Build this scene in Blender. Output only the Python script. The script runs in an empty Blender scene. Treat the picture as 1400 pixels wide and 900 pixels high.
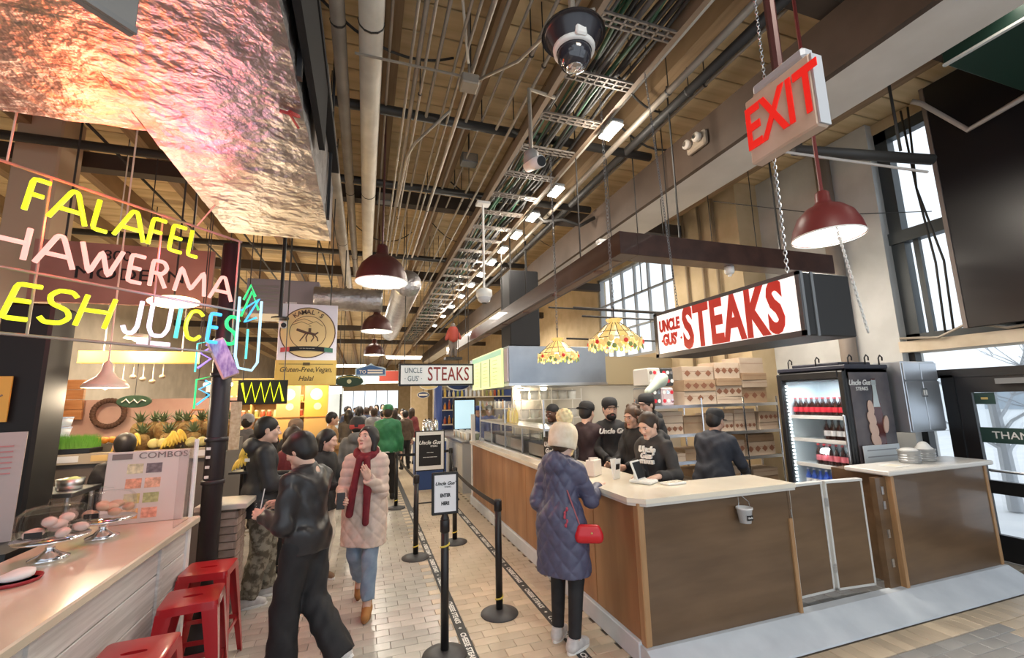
import bpy, bmesh, math, random
import numpy as np
from mathutils import Matrix, Vector
random.seed(7); rng = np.random.default_rng(7)
PI = math.pi
scene = bpy.context.scene
C = scene.collection

# ------------------------------------------------------------------ camera
cam_d = bpy.data.cameras.new('camera'); cam = bpy.data.objects.new('camera', cam_d); C.objects.link(cam)
cam_d.sensor_width = 36.0; cam_d.lens = 597.0/1400*36.0; cam_d.clip_start = .05; cam_d.clip_end = 300
cam.matrix_world = Matrix(((0.94880058, -0.02896837, -0.31454457, 0), (-0.31505979, -0.15831363, -0.93577461, 0),
                           (-0.02268882, 0.98696384, -0.15933483, 1.88), (0, 0, 0, 1)))
scene.camera = cam
# ------------------------------------------------------------------ view
vs = scene.view_settings
vs.view_transform = 'Standard'; vs.look = 'None'; vs.gamma = 1.0; vs.use_curve_mapping = False; vs.exposure = 0.45
# ------------------------------------------------------------------ world: overcast winter daylight
W = bpy.data.worlds.new('world'); scene.world = W; W.use_nodes = True
bg = W.node_tree.nodes['Background']; bg.inputs[0].default_value = (.82, .91, 1.0, 1); bg.inputs[1].default_value = 1.05

def lamp(kind, name, loc, energy, col, size=.1, target=None, **kw):
    d = bpy.data.lights.new(name, kind); o = bpy.data.objects.new(name, d); C.objects.link(o)
    d.energy = energy; d.color = col; o.location = loc
    if kind == 'AREA': d.size = size
    else: d.shadow_soft_size = size
    for k, v in kw.items(): setattr(d, k, v)
    if target is not None: o.rotation_euler = (Vector(target)-Vector(loc)).to_track_quat('-Z', 'Y').to_euler()
    return o
WARM = (1.0, .80, .56); NEUT = (1.0, .91, .78)
# added fill lights without fixtures, behind the camera, over side aisles and far aisle
for x, y, e in ((1.2, -.6, 60), (4.6, .9, 35), (-5.4, 8.4, 70), (4.4, 7.4, 75), (.3, 14, 200), (.3, 18, 260), (-4.5, 16, 200), (4.5, 15, 160), (.3, 24, 400), (.3, 34, 500)):
    lamp('AREA', 'hall_fill_light', (x, y, 4.7), e, NEUT, 1.2, (x, y, 0))
# ------------------------------------------------------------------ materials
_mats = {}
def mat(name, col=(.8,.8,.8), rough=.5, metal=0., col2=None, nscale=8., stretch=None, bump=0., bscale=None, emit=None, estr=0., trans=0., ior=1.45, alpha=1., detail=4., coat=0., lo=.35, hi=.65, spec=None, rnd=0.):
    if name in _mats: return _mats[name]
    m = bpy.data.materials.new(name); _mats[name] = m; m.use_nodes = True
    nt = m.node_tree; b = nt.nodes['Principled BSDF']; L = nt.links.new
    b.inputs['Base Color'].default_value = (*col, 1); b.inputs['Roughness'].default_value = rough; b.inputs['Metallic'].default_value = metal
    if trans: b.inputs['Transmission Weight'].default_value = trans; b.inputs['IOR'].default_value = ior
    if alpha < 1: b.inputs['Alpha'].default_value = alpha
    if coat: b.inputs['Coat Weight'].default_value = coat
    if spec is not None: b.inputs['Specular IOR Level'].default_value = spec
    if emit: b.inputs['Emission Color'].default_value = (*emit, 1); b.inputs['Emission Strength'].default_value = estr
    if col2 or bump:
        tc = nt.nodes.new('ShaderNodeTexCoord'); mp = nt.nodes.new('ShaderNodeMapping'); L(tc.outputs['Object'], mp.inputs[0])
        if stretch: mp.inputs['Scale'].default_value = stretch
        nz = nt.nodes.new('ShaderNodeTexNoise'); nz.inputs['Scale'].default_value = nscale; nz.inputs['Detail'].default_value = detail
        L(mp.outputs[0], nz.inputs[0])
    if col2:
        cr = nt.nodes.new('ShaderNodeValToRGB'); cr.color_ramp.elements[0].color = (*col, 1); cr.color_ramp.elements[1].color = (*col2, 1)
        cr.color_ramp.elements[0].position = lo; cr.color_ramp.elements[1].position = hi
        L(nz.outputs[0], cr.inputs[0]); out = cr.outputs[0]
        if rnd:
            oi = nt.nodes.new('ShaderNodeObjectInfo'); hs = nt.nodes.new('ShaderNodeHueSaturation'); mr = nt.nodes.new('ShaderNodeMapRange')
            mr.inputs[3].default_value = 1-rnd; mr.inputs[4].default_value = 1+rnd
            L(oi.outputs['Random'], mr.inputs[0]); L(mr.outputs[0], hs.inputs['Value']); L(out, hs.inputs['Color']); out = hs.outputs[0]
        L(out, b.inputs['Base Color'])
    if bump:
        n2 = nz
        if bscale:
            n2 = nt.nodes.new('ShaderNodeTexNoise'); n2.inputs['Scale'].default_value = bscale; n2.inputs['Detail'].default_value = 3; L(mp.outputs[0], n2.inputs[0])
        bp = nt.nodes.new('ShaderNodeBump'); bp.inputs['Strength'].default_value = bump; bp.inputs['Distance'].default_value = .02
        L(n2.outputs[0], bp.inputs['Height']); L(bp.outputs[0], b.inputs['Normal'])
    return m
def glow(name, col, s): return mat(name, (0,0,0), .5, emit=col, estr=s)
BLACK = mat('black_paint', (.012,.012,.013), .42); BLACKM = mat('black_matt', (.015,.015,.017), .75)
CHROME = mat('chrome', (.8,.8,.82), .12, 1); STEEL = mat('brushed_steel', (.55,.57,.6), .3, 1, (.68,.70,.73), 3, (1,1,40))
WHITE = mat('white_paint', (.82,.82,.80), .45); IVORY = mat('ivory', (.80,.74,.62), .5)
RED = mat('sign_red', (.75,.03,.02), .45); GREYM = mat('grey_metal', (.22,.23,.24), .5, .6)
GLASS = mat('clear_glass', (1,1,1), .02, trans=1., alpha=.22, ior=1.1); PLASTIC = mat('clear_acrylic', (.95,.97,1), .05, trans=1., alpha=.25, ior=1.12)
SKIN_L = mat('skin_light', (.66,.42,.32), .5, col2=(.72,.48,.38), nscale=6); SKIN_M = mat('skin_tan', (.50,.29,.20), .5, col2=(.56,.34,.25), nscale=6)
SKIN_D = mat('skin_dark', (.12,.055,.035), .5); LIP = mat('lip', (.46,.16,.14), .4)
# ------------------------------------------------------------------ mesh building
def rotm(r):
    if r is None: return Matrix.Identity(3)
    if isinstance(r, Matrix): return r.to_3x3()
    if isinstance(r, (int, float)): return Matrix.Rotation(r, 3, 'Z')
    from mathutils import Euler
    return Euler(r).to_matrix()
class MB:
    def __init__(s): s.v = []; s.f = []; s.mi = []; s.cur = 0
    def add(s, vs_, fs):
        n = len(s.v); s.v += [tuple(p) for p in vs_]; s.f += [tuple(i+n for i in f) for f in fs]; s.mi += [s.cur]*len(fs); return s
    def slot(s, i): s.cur = i; return s
    def box(s, c, d, r=None, bev=0.):
        R = rotm(r); x, y, z = d[0]/2, d[1]/2, d[2]/2; c = Vector(c)
        if bev > 0:
            b = min(bev, x*.9, y*.9, z*.9); vs_ = []; idx = {}
            for sx in (-1,1):
                for sy in (-1,1):
                    for sz in (-1,1):
                        for k, p in enumerate(((sx*x, sy*(y-b), sz*(z-b)), (sx*(x-b), sy*y, sz*(z-b)), (sx*(x-b), sy*(y-b), sz*z))):
                            idx[(sx,sy,sz,k)] = len(vs_); vs_.append(c+R@Vector(p))
            fs = []
            for sg in (-1,1):
                fs.append([idx[(sg,a,b2,0)] for a,b2 in ((-1,-1),(1,-1),(1,1),(-1,1))][::sg]); fs.append([idx[(a,sg,b2,1)] for a,b2 in ((-1,-1),(1,-1),(1,1),(-1,1))][::-sg])
                fs.append([idx[(a,b2,sg,2)] for a,b2 in ((-1,-1),(1,-1),(1,1),(-1,1))][::sg])
            for a in (-1,1):
                for b2 in (-1,1):
                    fs.append([idx[(a,b2,-1,0)],idx[(a,b2,1,0)],idx[(a,b2,1,1)],idx[(a,b2,-1,1)]][::(1 if a*b2<0 else -1)])
                    fs.append([idx[(a,-1,b2,0)],idx[(a,1,b2,0)],idx[(a,1,b2,2)],idx[(a,-1,b2,2)]][::(-1 if a*b2<0 else 1)])
                    fs.append([idx[(-1,a,b2,1)],idx[(1,a,b2,1)],idx[(1,a,b2,2)],idx[(-1,a,b2,2)]][::(1 if a*b2<0 else -1)])
                    for c2 in (-1,1): fs.append([idx[(a,b2,c2,0)],idx[(a,b2,c2,1)],idx[(a,b2,c2,2)]][::(1 if a*b2*c2>0 else -1)])
            return s.add(vs_, fs)
        vs_ = [c+R@Vector(p) for p in ((-x,-y,-z),(x,-y,-z),(x,y,-z),(-x,y,-z),(-x,-y,z),(x,-y,z),(x,y,z),(-x,y,z))]
        return s.add(vs_, [(0,3,2,1),(4,5,6,7),(0,1,5,4),(1,2,6,5),(2,3,7,6),(3,0,4,7)])
    def bb(s, x0, x1, y0, y1, z0, z1, bev=0.): return s.box(((x0+x1)/2,(y0+y1)/2,(z0+z1)/2), (abs(x1-x0),abs(y1-y0),abs(z1-z0)), None, bev)
    def cyl(s, p0, p1, r0, r1=None, n=12, cap=True):
        r1 = r0 if r1 is None else r1; p0 = Vector(p0); p1 = Vector(p1); d = (p1-p0); q = d.to_track_quat('Z', 'Y').to_matrix()
        vs_ = []
        for p, r in ((p0, r0), (p1, r1)):
            for k in range(n): a = 2*PI*k/n; vs_.append(p+q@Vector((r*math.cos(a), r*math.sin(a), 0)))
        fs = [(k, (k+1)%n, n+(k+1)%n, n+k) for k in range(n)]
        if cap: fs += [tuple(range(n))[::-1], tuple(range(n, 2*n))]
        return s.add(vs_, fs)
    def tube(s, pts, r, n=8, closed=False):
        P = [Vector(p) for p in pts]; m = len(P); vs_ = []; up = None
        for i, p in enumerate(P):
            if closed: t = P[(i+1)%m]-P[i-1]
            else: t = P[min(i+1,m-1)]-P[max(i-1,0)]
            t.normalize()
            if up is None:
                up = Vector((0,0,1)) if abs(t.z) < .9 else Vector((1,0,0))
            up = (up-t*up.dot(t)); up.normalize(); sd = t.cross(up); ri = r[i] if isinstance(r, (list,tuple)) else r
            for k in range(n): a = 2*PI*k/n; vs_.append(p+(up*math.cos(a)+sd*math.sin(a))*ri)
        fs = []
        for i in range(m if closed else m-1):
            for k in range(n):
                a, b = i*n+k, i*n+(k+1)%n; c, d = ((i+1)%m)*n+(k+1)%n, ((i+1)%m)*n+k; fs.append((a,d,c,b))
        if not closed: fs += [tuple(range(n)), tuple(range((m-1)*n, m*n))[::-1]]
        return s.add(vs_, fs)
    def lathe(s, prof, c=(0,0,0), n=24, R=None, mod=None):
        R = rotm(R); c = Vector(c); vs_ = []
        for j, (r, z) in enumerate(prof):
            for k in range(n):
                a = 2*PI*k/n; rr = max(r, 1e-4)*(mod(a, j) if mod else 1); vs_.append(c+R@Vector((rr*math.cos(a), rr*math.sin(a), z)))
        fs = []
        for j in range(len(prof)-1):
            for k in range(n): fs.append((j*n+k, j*n+(k+1)%n, (j+1)*n+(k+1)%n, (j+1)*n+k))
        return s.add(vs_, fs)
    def prism(s, poly, z0, z1, M=None):
        n = len(poly); M = M or Matrix.Identity(4)
        vs_ = [M@Vector((p[0],p[1],z0)) for p in poly]+[M@Vector((p[0],p[1],z1)) for p in poly]
        return s.add(vs_, [tuple(range(n))[::-1], tuple(range(n,2*n))]+[(k,(k+1)%n,n+(k+1)%n,n+k) for k in range(n)])
    def ell(s, c, r, n=12, m=8, R=None):
        R = rotm(R); c = Vector(c); vs_ = [c+R@Vector((0,0,-r[2]))]
        for j in range(1, m):
            t = -PI/2+PI*j/m
            for k in range(n): a = 2*PI*k/n; vs_.append(c+R@Vector((r[0]*math.cos(t)*math.cos(a), r[1]*math.cos(t)*math.sin(a), r[2]*math.sin(t))))
        vs_.append(c+R@Vector((0,0,r[2]))); fs = [(0, 1+(k+1)%n, 1+k) for k in range(n)]
        for j in range(m-2):
            for k in range(n): a = 1+j*n; fs.append((a+k, a+(k+1)%n, a+n+(k+1)%n, a+n+k))
        a = 1+(m-2)*n; fs += [(a+k, a+(k+1)%n, len(vs_)-1) for k in range(n)]
        return s.add(vs_, fs)
    def xf(s, M): s.v = [tuple(M@Vector(p)) for p in s.v]; return s
    def mesh(s, name, mats, smooth=False):
        me = bpy.data.meshes.new(name); me.from_pydata(s.v, [], s.f)
        if not isinstance(mats, (list,tuple)): mats = [mats]
        for m in mats: me.materials.append(m)
        if len(mats) > 1: me.polygons.foreach_set('material_index', s.mi)
        if smooth: me.polygons.foreach_set('use_smooth', [True]*len(s.f))
        me.update(); return me
    def build(s, name, mats, parent=None, smooth=False, **kw): return link(name, s.mesh(name, mats, smooth), parent, **kw)
def link(name, me, parent=None, loc=None, rot=None, label=None, cat=None, group=None, kind=None, smooth=None):
    o = bpy.data.objects.new(name, me); C.objects.link(o)
    if parent: o.parent = parent
    if loc: o.location = loc
    if rot is not None: o.rotation_euler = rot if not isinstance(rot, (int,float)) else (0,0,rot)
    return tag(o, label, cat, group, kind)
def tag(o, label=None, cat=None, group=None, kind=None):
    if label: o['label'] = label
    if cat: o['category'] = cat
    if group: o['group'] = group
    if kind: o['kind'] = kind
    return o
def thing(name, label, cat, loc=(0,0,0), rz=0, group=None, kind=None): return link(name, None, None, loc, rz, label, cat, group, kind)
def dup(o, parent=None, loc=None, rz=None, label=None, group=None):
    c = o.copy(); C.objects.link(c); c.parent = parent
    if loc: c.location = loc
    if rz is not None: c.rotation_euler = (0,0,rz)
    if label: c['label'] = label
    if group: c['group'] = group
    for ch in o.children: dup(ch, c)
    return c
def smoothby(o, ang=40):
    o.data.polygons.foreach_set('use_smooth', [True]*len(o.data.polygons))
    bm = bmesh.new(); bm.from_mesh(o.data)
    for e in bm.edges:
        if len(e.link_faces) == 2 and e.calc_face_angle(0) > math.radians(ang): e.smooth = False
    bm.to_mesh(o.data); bm.free(); return o
_txt = {}
def text(s, size, mt, parent, loc, rot=(PI/2,0,0), sx=1., bold=0., ext=.002, align='CENTER', shear=0., name='lettering', space=1.):
    key = (s, size, sx, bold, ext, align, shear, space)
    if key not in _txt:
        cu = bpy.data.curves.new('lettering', 'FONT'); cu.body = s; cu.size = size; cu.align_x = align; cu.align_y = 'CENTER'; cu.extrude = ext; cu.offset = bold; cu.shear = shear; cu.space_character = space
        cu.resolution_u = 3
        t = bpy.data.objects.new('tmp_lettering', cu); C.objects.link(t); dg = bpy.context.evaluated_depsgraph_get()
        me = bpy.data.meshes.new_from_object(t.evaluated_get(dg)); bpy.data.objects.remove(t)
        for v in me.vertices: v.co.x *= sx
        me.name = 'lettering'; _txt[key] = me
    me = _txt[key].copy(); me.materials.clear(); me.materials.append(mt)
    return link(name, me, parent, loc, rot)
# ------------------------------------------------------------------ organic surfaces (blended distance fields meshed by surface nets)
def V(*a): return np.array(a, float)
def rc(a, b, ra, rb, k=.03, mode='u', cut=None): return ('rc', np.array(a,float), np.array(b,float), ra, rb, k, mode, cut)
def el(c, r, k=.03, mode='u', cut=None, R=None): return ('el', np.array(c,float), np.array(r,float), R, 0, k, mode, cut)
def sdf_mesh(prims, h, cuts=(), disp=None):
    lo = V(9,9,9); hi = -lo
    def bnd(p):
        if p[0] == 'rc':
            r = max(p[3], p[4]); return np.minimum(p[1],p[2])-r, np.maximum(p[1],p[2])+r
        r = p[2] if p[3] is None else np.full(3, p[2].max()); return p[1]-r, p[1]+r
    for p in prims:
        if p[6] == 'u': a, b = bnd(p); lo = np.minimum(lo,a); hi = np.maximum(hi,b)
    lo = lo-3*h-.01; hi = hi+3*h+.01; n = np.ceil((hi-lo)/h).astype(int)+1
    ax = [lo[i]+h*np.arange(n[i]) for i in range(3)]
    D = np.full(n, .5)
    for p in prims:
        a, b = bnd(p); mg = max(.035, 2.5*h, p[5]*1.2)
        i0 = np.clip(np.floor((a-mg-lo)/h).astype(int), 0, n); i1 = np.clip(np.ceil((b+mg-lo)/h).astype(int)+1, 0, n)
        if (i1 <= i0).any(): continue
        sl = tuple(slice(i0[i], i1[i]) for i in range(3))
        X = ax[0][sl[0]][:,None,None]; Y = ax[1][sl[1]][None,:,None]; Z = ax[2][sl[2]][None,None,:]
        if p[0] == 'rc':
            A, ab = p[1], p[2]-p[1]; L2 = max(ab@ab, 1e-9)
            t = np.clip(((X-A[0])*ab[0]+(Y-A[1])*ab[1]+(Z-A[2])*ab[2])/L2, 0, 1)
            d = np.sqrt((X-A[0]-t*ab[0])**2+(Y-A[1]-t*ab[1])**2+(Z-A[2]-t*ab[2])**2)-(p[3]+(p[4]-p[3])*t)
        else:
            c, r = p[1], p[2]; qx, qy, qz = X-c[0], Y-c[1], Z-c[2]
            if p[3] is not None:
                R = p[3]; qx, qy, qz = (R[0][0]*qx+R[1][0]*qy+R[2][0]*qz, R[0][1]*qx+R[1][1]*qy+R[2][1]*qz, R[0][2]*qx+R[1][2]*qy+R[2][2]*qz)
            k0 = np.sqrt((qx/r[0])**2+(qy/r[1])**2+(qz/r[2])**2); k1 = np.sqrt((qx/r[0]**2)**2+(qy/r[1]**2)**2+(qz/r[2]**2)**2)+1e-6
            d = k0*(k0-1)/k1
        if p[7] is not None:
            q, nn = p[7]; d = np.maximum(d, (X-q[0])*nn[0]+(Y-q[1])*nn[1]+(Z-q[2])*nn[2])
        k = max(p[5], 1e-4); E = D[sl]
        if p[6] == 'u':
            hh = np.clip(.5+.5*(E-d)/k, 0, 1); D[sl] = E*(1-hh)+d*hh-k*hh*(1-hh)
        else:
            d = -d; hh = np.clip(.5-.5*(E-d)/k, 0, 1); D[sl] = E*(1-hh)+d*hh+k*hh*(1-hh)
    X = ax[0][:,None,None]; Y = ax[1][None,:,None]; Z = ax[2][None,None,:]
    if disp is not None: D = D-disp(X, Y, Z)*(np.abs(D) < .08)
    for q, nn in cuts: D = np.maximum(D, (X-q[0])*nn[0]+(Y-q[1])*nn[1]+(Z-q[2])*nn[2])
    D[0] = D[-1] = .1; D[:,0] = D[:,-1] = .1; D[:,:,0] = D[:,:,-1] = .1
    S = D < 0
    cnt = np.zeros(n-1, int); acc = np.zeros((*(n-1), 3))
    base = np.indices(n-1)
    def cor(o): return D[o[0]:n[0]-1+o[0], o[1]:n[1]-1+o[1], o[2]:n[2]-1+o[2]]
    for axis in range(3):
        u, w_ = [i for i in range(3) if i != axis]
        for du in (0,1):
            for dw in (0,1):
                o0 = [0,0,0]; o0[u] = du; o0[w_] = dw; o1 = list(o0); o1[axis] = 1
                a, b = cor(o0), cor(o1); m = (a < 0) != (b < 0)
                t = np.where(m, a/np.where(m, a-b, 1), 0)
                cnt += m
                for i in range(3): acc[...,i] += np.where(m, (t if i == axis else o0[i]), 0)
    act = cnt > 0; idx = -np.ones(n-1, int); idx[act] = np.arange(act.sum())
    vv = (np.stack([base[i][act] for i in range(3)], 1)+acc[act]/cnt[act][:,None])*h+lo
    faces = []
    for axis in range(3):
        u, w_ = (axis+1)%3, (axis+2)%3
        a = S[tuple(slice(0,-1) if i == axis else slice(None) for i in range(3))]; b = S[tuple(slice(1,None) if i == axis else slice(None) for i in range(3))]
        ii = np.argwhere(a != b); ii = ii[(ii[:,u] > 0) & (ii[:,w_] > 0) & (ii[:,u] < n[u]-1) & (ii[:,w_] < n[w_]-1)]
        def cell(du, dw): j = ii.copy(); j[:,u] -= du; j[:,w_] -= dw; return idx[j[:,0], j[:,1], j[:,2]]
        q = np.stack([cell(1,1), cell(0,1), cell(0,0), cell(1,0)], 1)
        fl = a[ii[:,0], ii[:,1], ii[:,2]]; q[~fl] = q[~fl][:, ::-1]; faces.append(q)
    return vv, np.concatenate(faces)
def npmesh(name, parts, mats):
    """parts: list of (verts, quads, material index array or int)"""
    vs_ = []; fs = []; mi = []; n = 0
    for v, f, m in parts: vs_.append(v); fs.append(f+n); mi.append(np.full(len(f), m) if np.isscalar(m) else m); n += len(v)
    v = np.concatenate(vs_); f = np.concatenate(fs); mi = np.concatenate(mi); me = bpy.data.meshes.new(name)
    me.vertices.add(len(v)); me.vertices.foreach_set('co', v.ravel()); me.loops.add(f.size); me.loops.foreach_set('vertex_index', f.ravel())
    me.polygons.add(len(f)); me.polygons.foreach_set('loop_start', np.arange(0, f.size, 4)); 
    for m in mats: me.materials.append(m)
    me.polygons.foreach_set('material_index', mi); me.polygons.foreach_set('use_smooth', np.ones(len(f), bool)); me.update(calc_edges=True); return me
def organic(name, prims, h, mt, parent=None, cuts=(), disp=None, xf=None, **kw):
    v, f = sdf_mesh(prims, h, cuts, disp)
    if xf is not None: v = v@xf[:3,:3].T+xf[:3,3]
    return link(name, npmesh(name, [(v, f, 0)], [mt]), parent, **kw)
# ------------------------------------------------------------------ people
_cache = {}
def head_geo(fem, beard=False, h=.0062):
    key = ('head', fem, h)
    if key not in _cache:
        j = .92 if fem else 1.0
        pr = [el((0,-.014,.028), (.076,.096,.090), .02), el((0,.022,-.035), (.061*j,.070,.082), .03), rc((-.012,.076,-.098), (.012,.076,-.098), .019*j, .019*j, .025)]
        for s in (-1,1):
            pr += [el((s*.043*j,.008,-.058), (.030,.036,.034), .03), el((s*.040,.062,-.020), (.024,.024,.024), .02), el((s*.079,-.006,-.004), (.011,.021,.032), .006)]
        pr += [el((0,.082,.030), (.046,.014,.010), .02)]
        for s in (-1,1): pr += [el((s*.031,.104,.006), (.019,.016,.012), .012, 's')]
        pr += [rc((0,.088,.012), (0,.108,-.026), .008, .013, .012), el((-.013,.097,-.030), (.009,.010,.008), .008), el((.013,.097,-.030), (.009,.010,.008), .008)]
        pr += [el((0,.088,-.058), (.019,.0085,.0040), .006), el((0,.087,-.066), (.016,.0085,.0048), .006)]
        pr += [rc((0,-.012,-.06), (0,-.035,-.19), .050*j, .056*j, .03)]
        v, f = sdf_mesh(pr, h); c = v[f].mean(1); lip = (np.abs(c[:,0]) < .018) & (c[:,2] < -.054) & (c[:,2] > -.070) & (c[:,1] > .088)
        _cache[key] = (v, f, lip.astype(int))
    return _cache[key]
def hand_geo(pose, side):
    key = ('hand', pose, side)
    if key not in _cache:
        c1, c2 = {'relax': (.45,.5), 'flat': (.12,.15), 'grip': (1.15,1.25), 'hold': (.75,.8)}[pose]
        pr = [rc((-.020,.018,0), (-.026,.082,0), .017, .015, .012), rc((.018,.018,0), (.024,.076,0), .017, .014, .012), rc((0,.01,0), (0,.085,0), .018, .015, .012), rc((0,-.05,0), (0,.02,0), .024, .023, .02)]
        for x, y, ln, r in ((-.0305,.088,.074,.0088), (-.0105,.094,.083,.009), (.0095,.091,.077,.0088), (.0285,.080,.060,.0078)):
            p = V(x,y,0); a = c1*.6
            for seg, fr in ((0,.45),(1,.32),(2,.23)):
                q = p+ln*fr*V(x*.6*(1-c1/2), math.cos(a), -math.sin(a)); pr.append(rc(p, q, r*(1-.08*seg), r*(.92-.08*seg), .004)); p = q; a += c2
        if pose in ('grip','hold'): pr += [rc((-.026,.02,-.006), (-.046,.052,-.024), .013, .011, .01), rc((-.046,.052,-.024), (-.038,.078,-.046), .010, .008, .004)]
        else: pr += [rc((-.024,.02,-.004), (-.053,.055,-.012), .013, .011, .01), rc((-.053,.055,-.012), (-.060,.088,-.018), .010, .0078, .004)]
        v, f = sdf_mesh(pr, .0046)
        if side == 'L': v = v*V(-1,1,1); f = f[:, ::-1]
        _cache[key] = (v, f)
    return _cache[key]
def nrm(a): a = np.array(a, float); return a/max(np.linalg.norm(a), 1e-9)
def ik(a, b, l1, l2, hint):
    d = b-a; L = np.linalg.norm(d)
    if L > (l1+l2)*.995: b = a+d/L*(l1+l2)*.995; d = b-a; L = np.linalg.norm(d)
    u = d/L; x = (l1*l1-l2*l2+L*L)/(2*L); hgt = math.sqrt(max(l1*l1-x*x, 0)); hv = np.array(hint,float); hv = nrm(hv-u*(hv@u)); return a+u*x+hv*hgt, b
def euler(yaw, pitch, roll=0):
    """yaw>0 turns to the person's left, pitch>0 looks up"""
    return np.array((Matrix.Rotation(yaw,3,'Z')@Matrix.Rotation(pitch,3,'X')@Matrix.Rotation(roll,3,'Y')))
HAIR = {}
def hair_prims(style):
    face = lambda dz=0, w=.074: el((0,.100,-.050+dz), (w,.075,.092), .01, 's')
    neckcut = el((0,.05,-.15), (.10,.09,.10), .02, 's')
    cap = el((0,-.020,.034), (.087,.104,.097), .02)
    if style == 'short': return [cap, el((0,-.05,-.02), (.074,.066,.07), .03), face(), neckcut]
    if style == 'fringe': return [el((0,-.014,.036), (.096,.112,.102), .02), el((0,-.05,-.025), (.086,.07,.075), .03), el((0,.07,.05), (.07,.05,.04), .03), face(-.022,.078), neckcut]
    if style == 'long': return [cap, rc((0,-.075,.0), (0,-.085,-.27), .068, .045, .04), rc((-.07,-.03,.0), (-.075,-.03,-.20), .032, .022, .03), rc((.07,-.03,.0), (.075,-.03,-.20), .032, .022, .03), face(.030,.068)]
    if style == 'bob': return [el((0,-.016,.034), (.090,.106,.098), .02), rc((-.074,-.01,.0), (-.080,-.005,-.11), .036, .026, .03), rc((.074,-.01,.0), (.080,-.005,-.11), .036, .026, .03), rc((0,-.08,0), (0,-.075,-.11), .06, .045, .04), face(.030,.068)]
    if style == 'tied': return [cap, el((0,-.115,.0), (.04,.04,.05), .02), rc((0,-.13,0), (.015,-.135,-.17), .030, .014, .02), face(.030,.070), neckcut]
    if style == 'curly':
        r = random.Random(3); out = [cap, rc((0,-.08,.0), (0,-.08,-.25), .07, .06, .03)]
        for i in range(60):
            a = r.uniform(PI*.85, PI*2.15); z = r.uniform(-.30,.12); q = math.sqrt(max(.2, 1-max(0,z)**2/.0169)); out.append(el((.098*math.cos(a)*q, -.03+.105*math.sin(a)*q, z), (.028,.028,.030), .008))
        return out+[face(.024,.068)]
    if style == 'beardy': return [cap, el((0,-.05,-.02), (.076,.066,.07), .03), face(), neckcut]
def folds(X, Y, Z): return .0045*np.sin(26*Z+5*np.sin(13*X+2)+6*np.sin(11*Y+1))+.003*np.sin(55*X+31*Z+3*np.sin(17*Y))+0*(X+Y+Z)
def xform(R, t, s=1.): M_ = np.eye(4); M_[:3,:3] = np.array(R)*s; M_[:3,3] = t; return M_
def app(M_, v): return v@M_[:3,:3].T+M_[:3,3]
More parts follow.
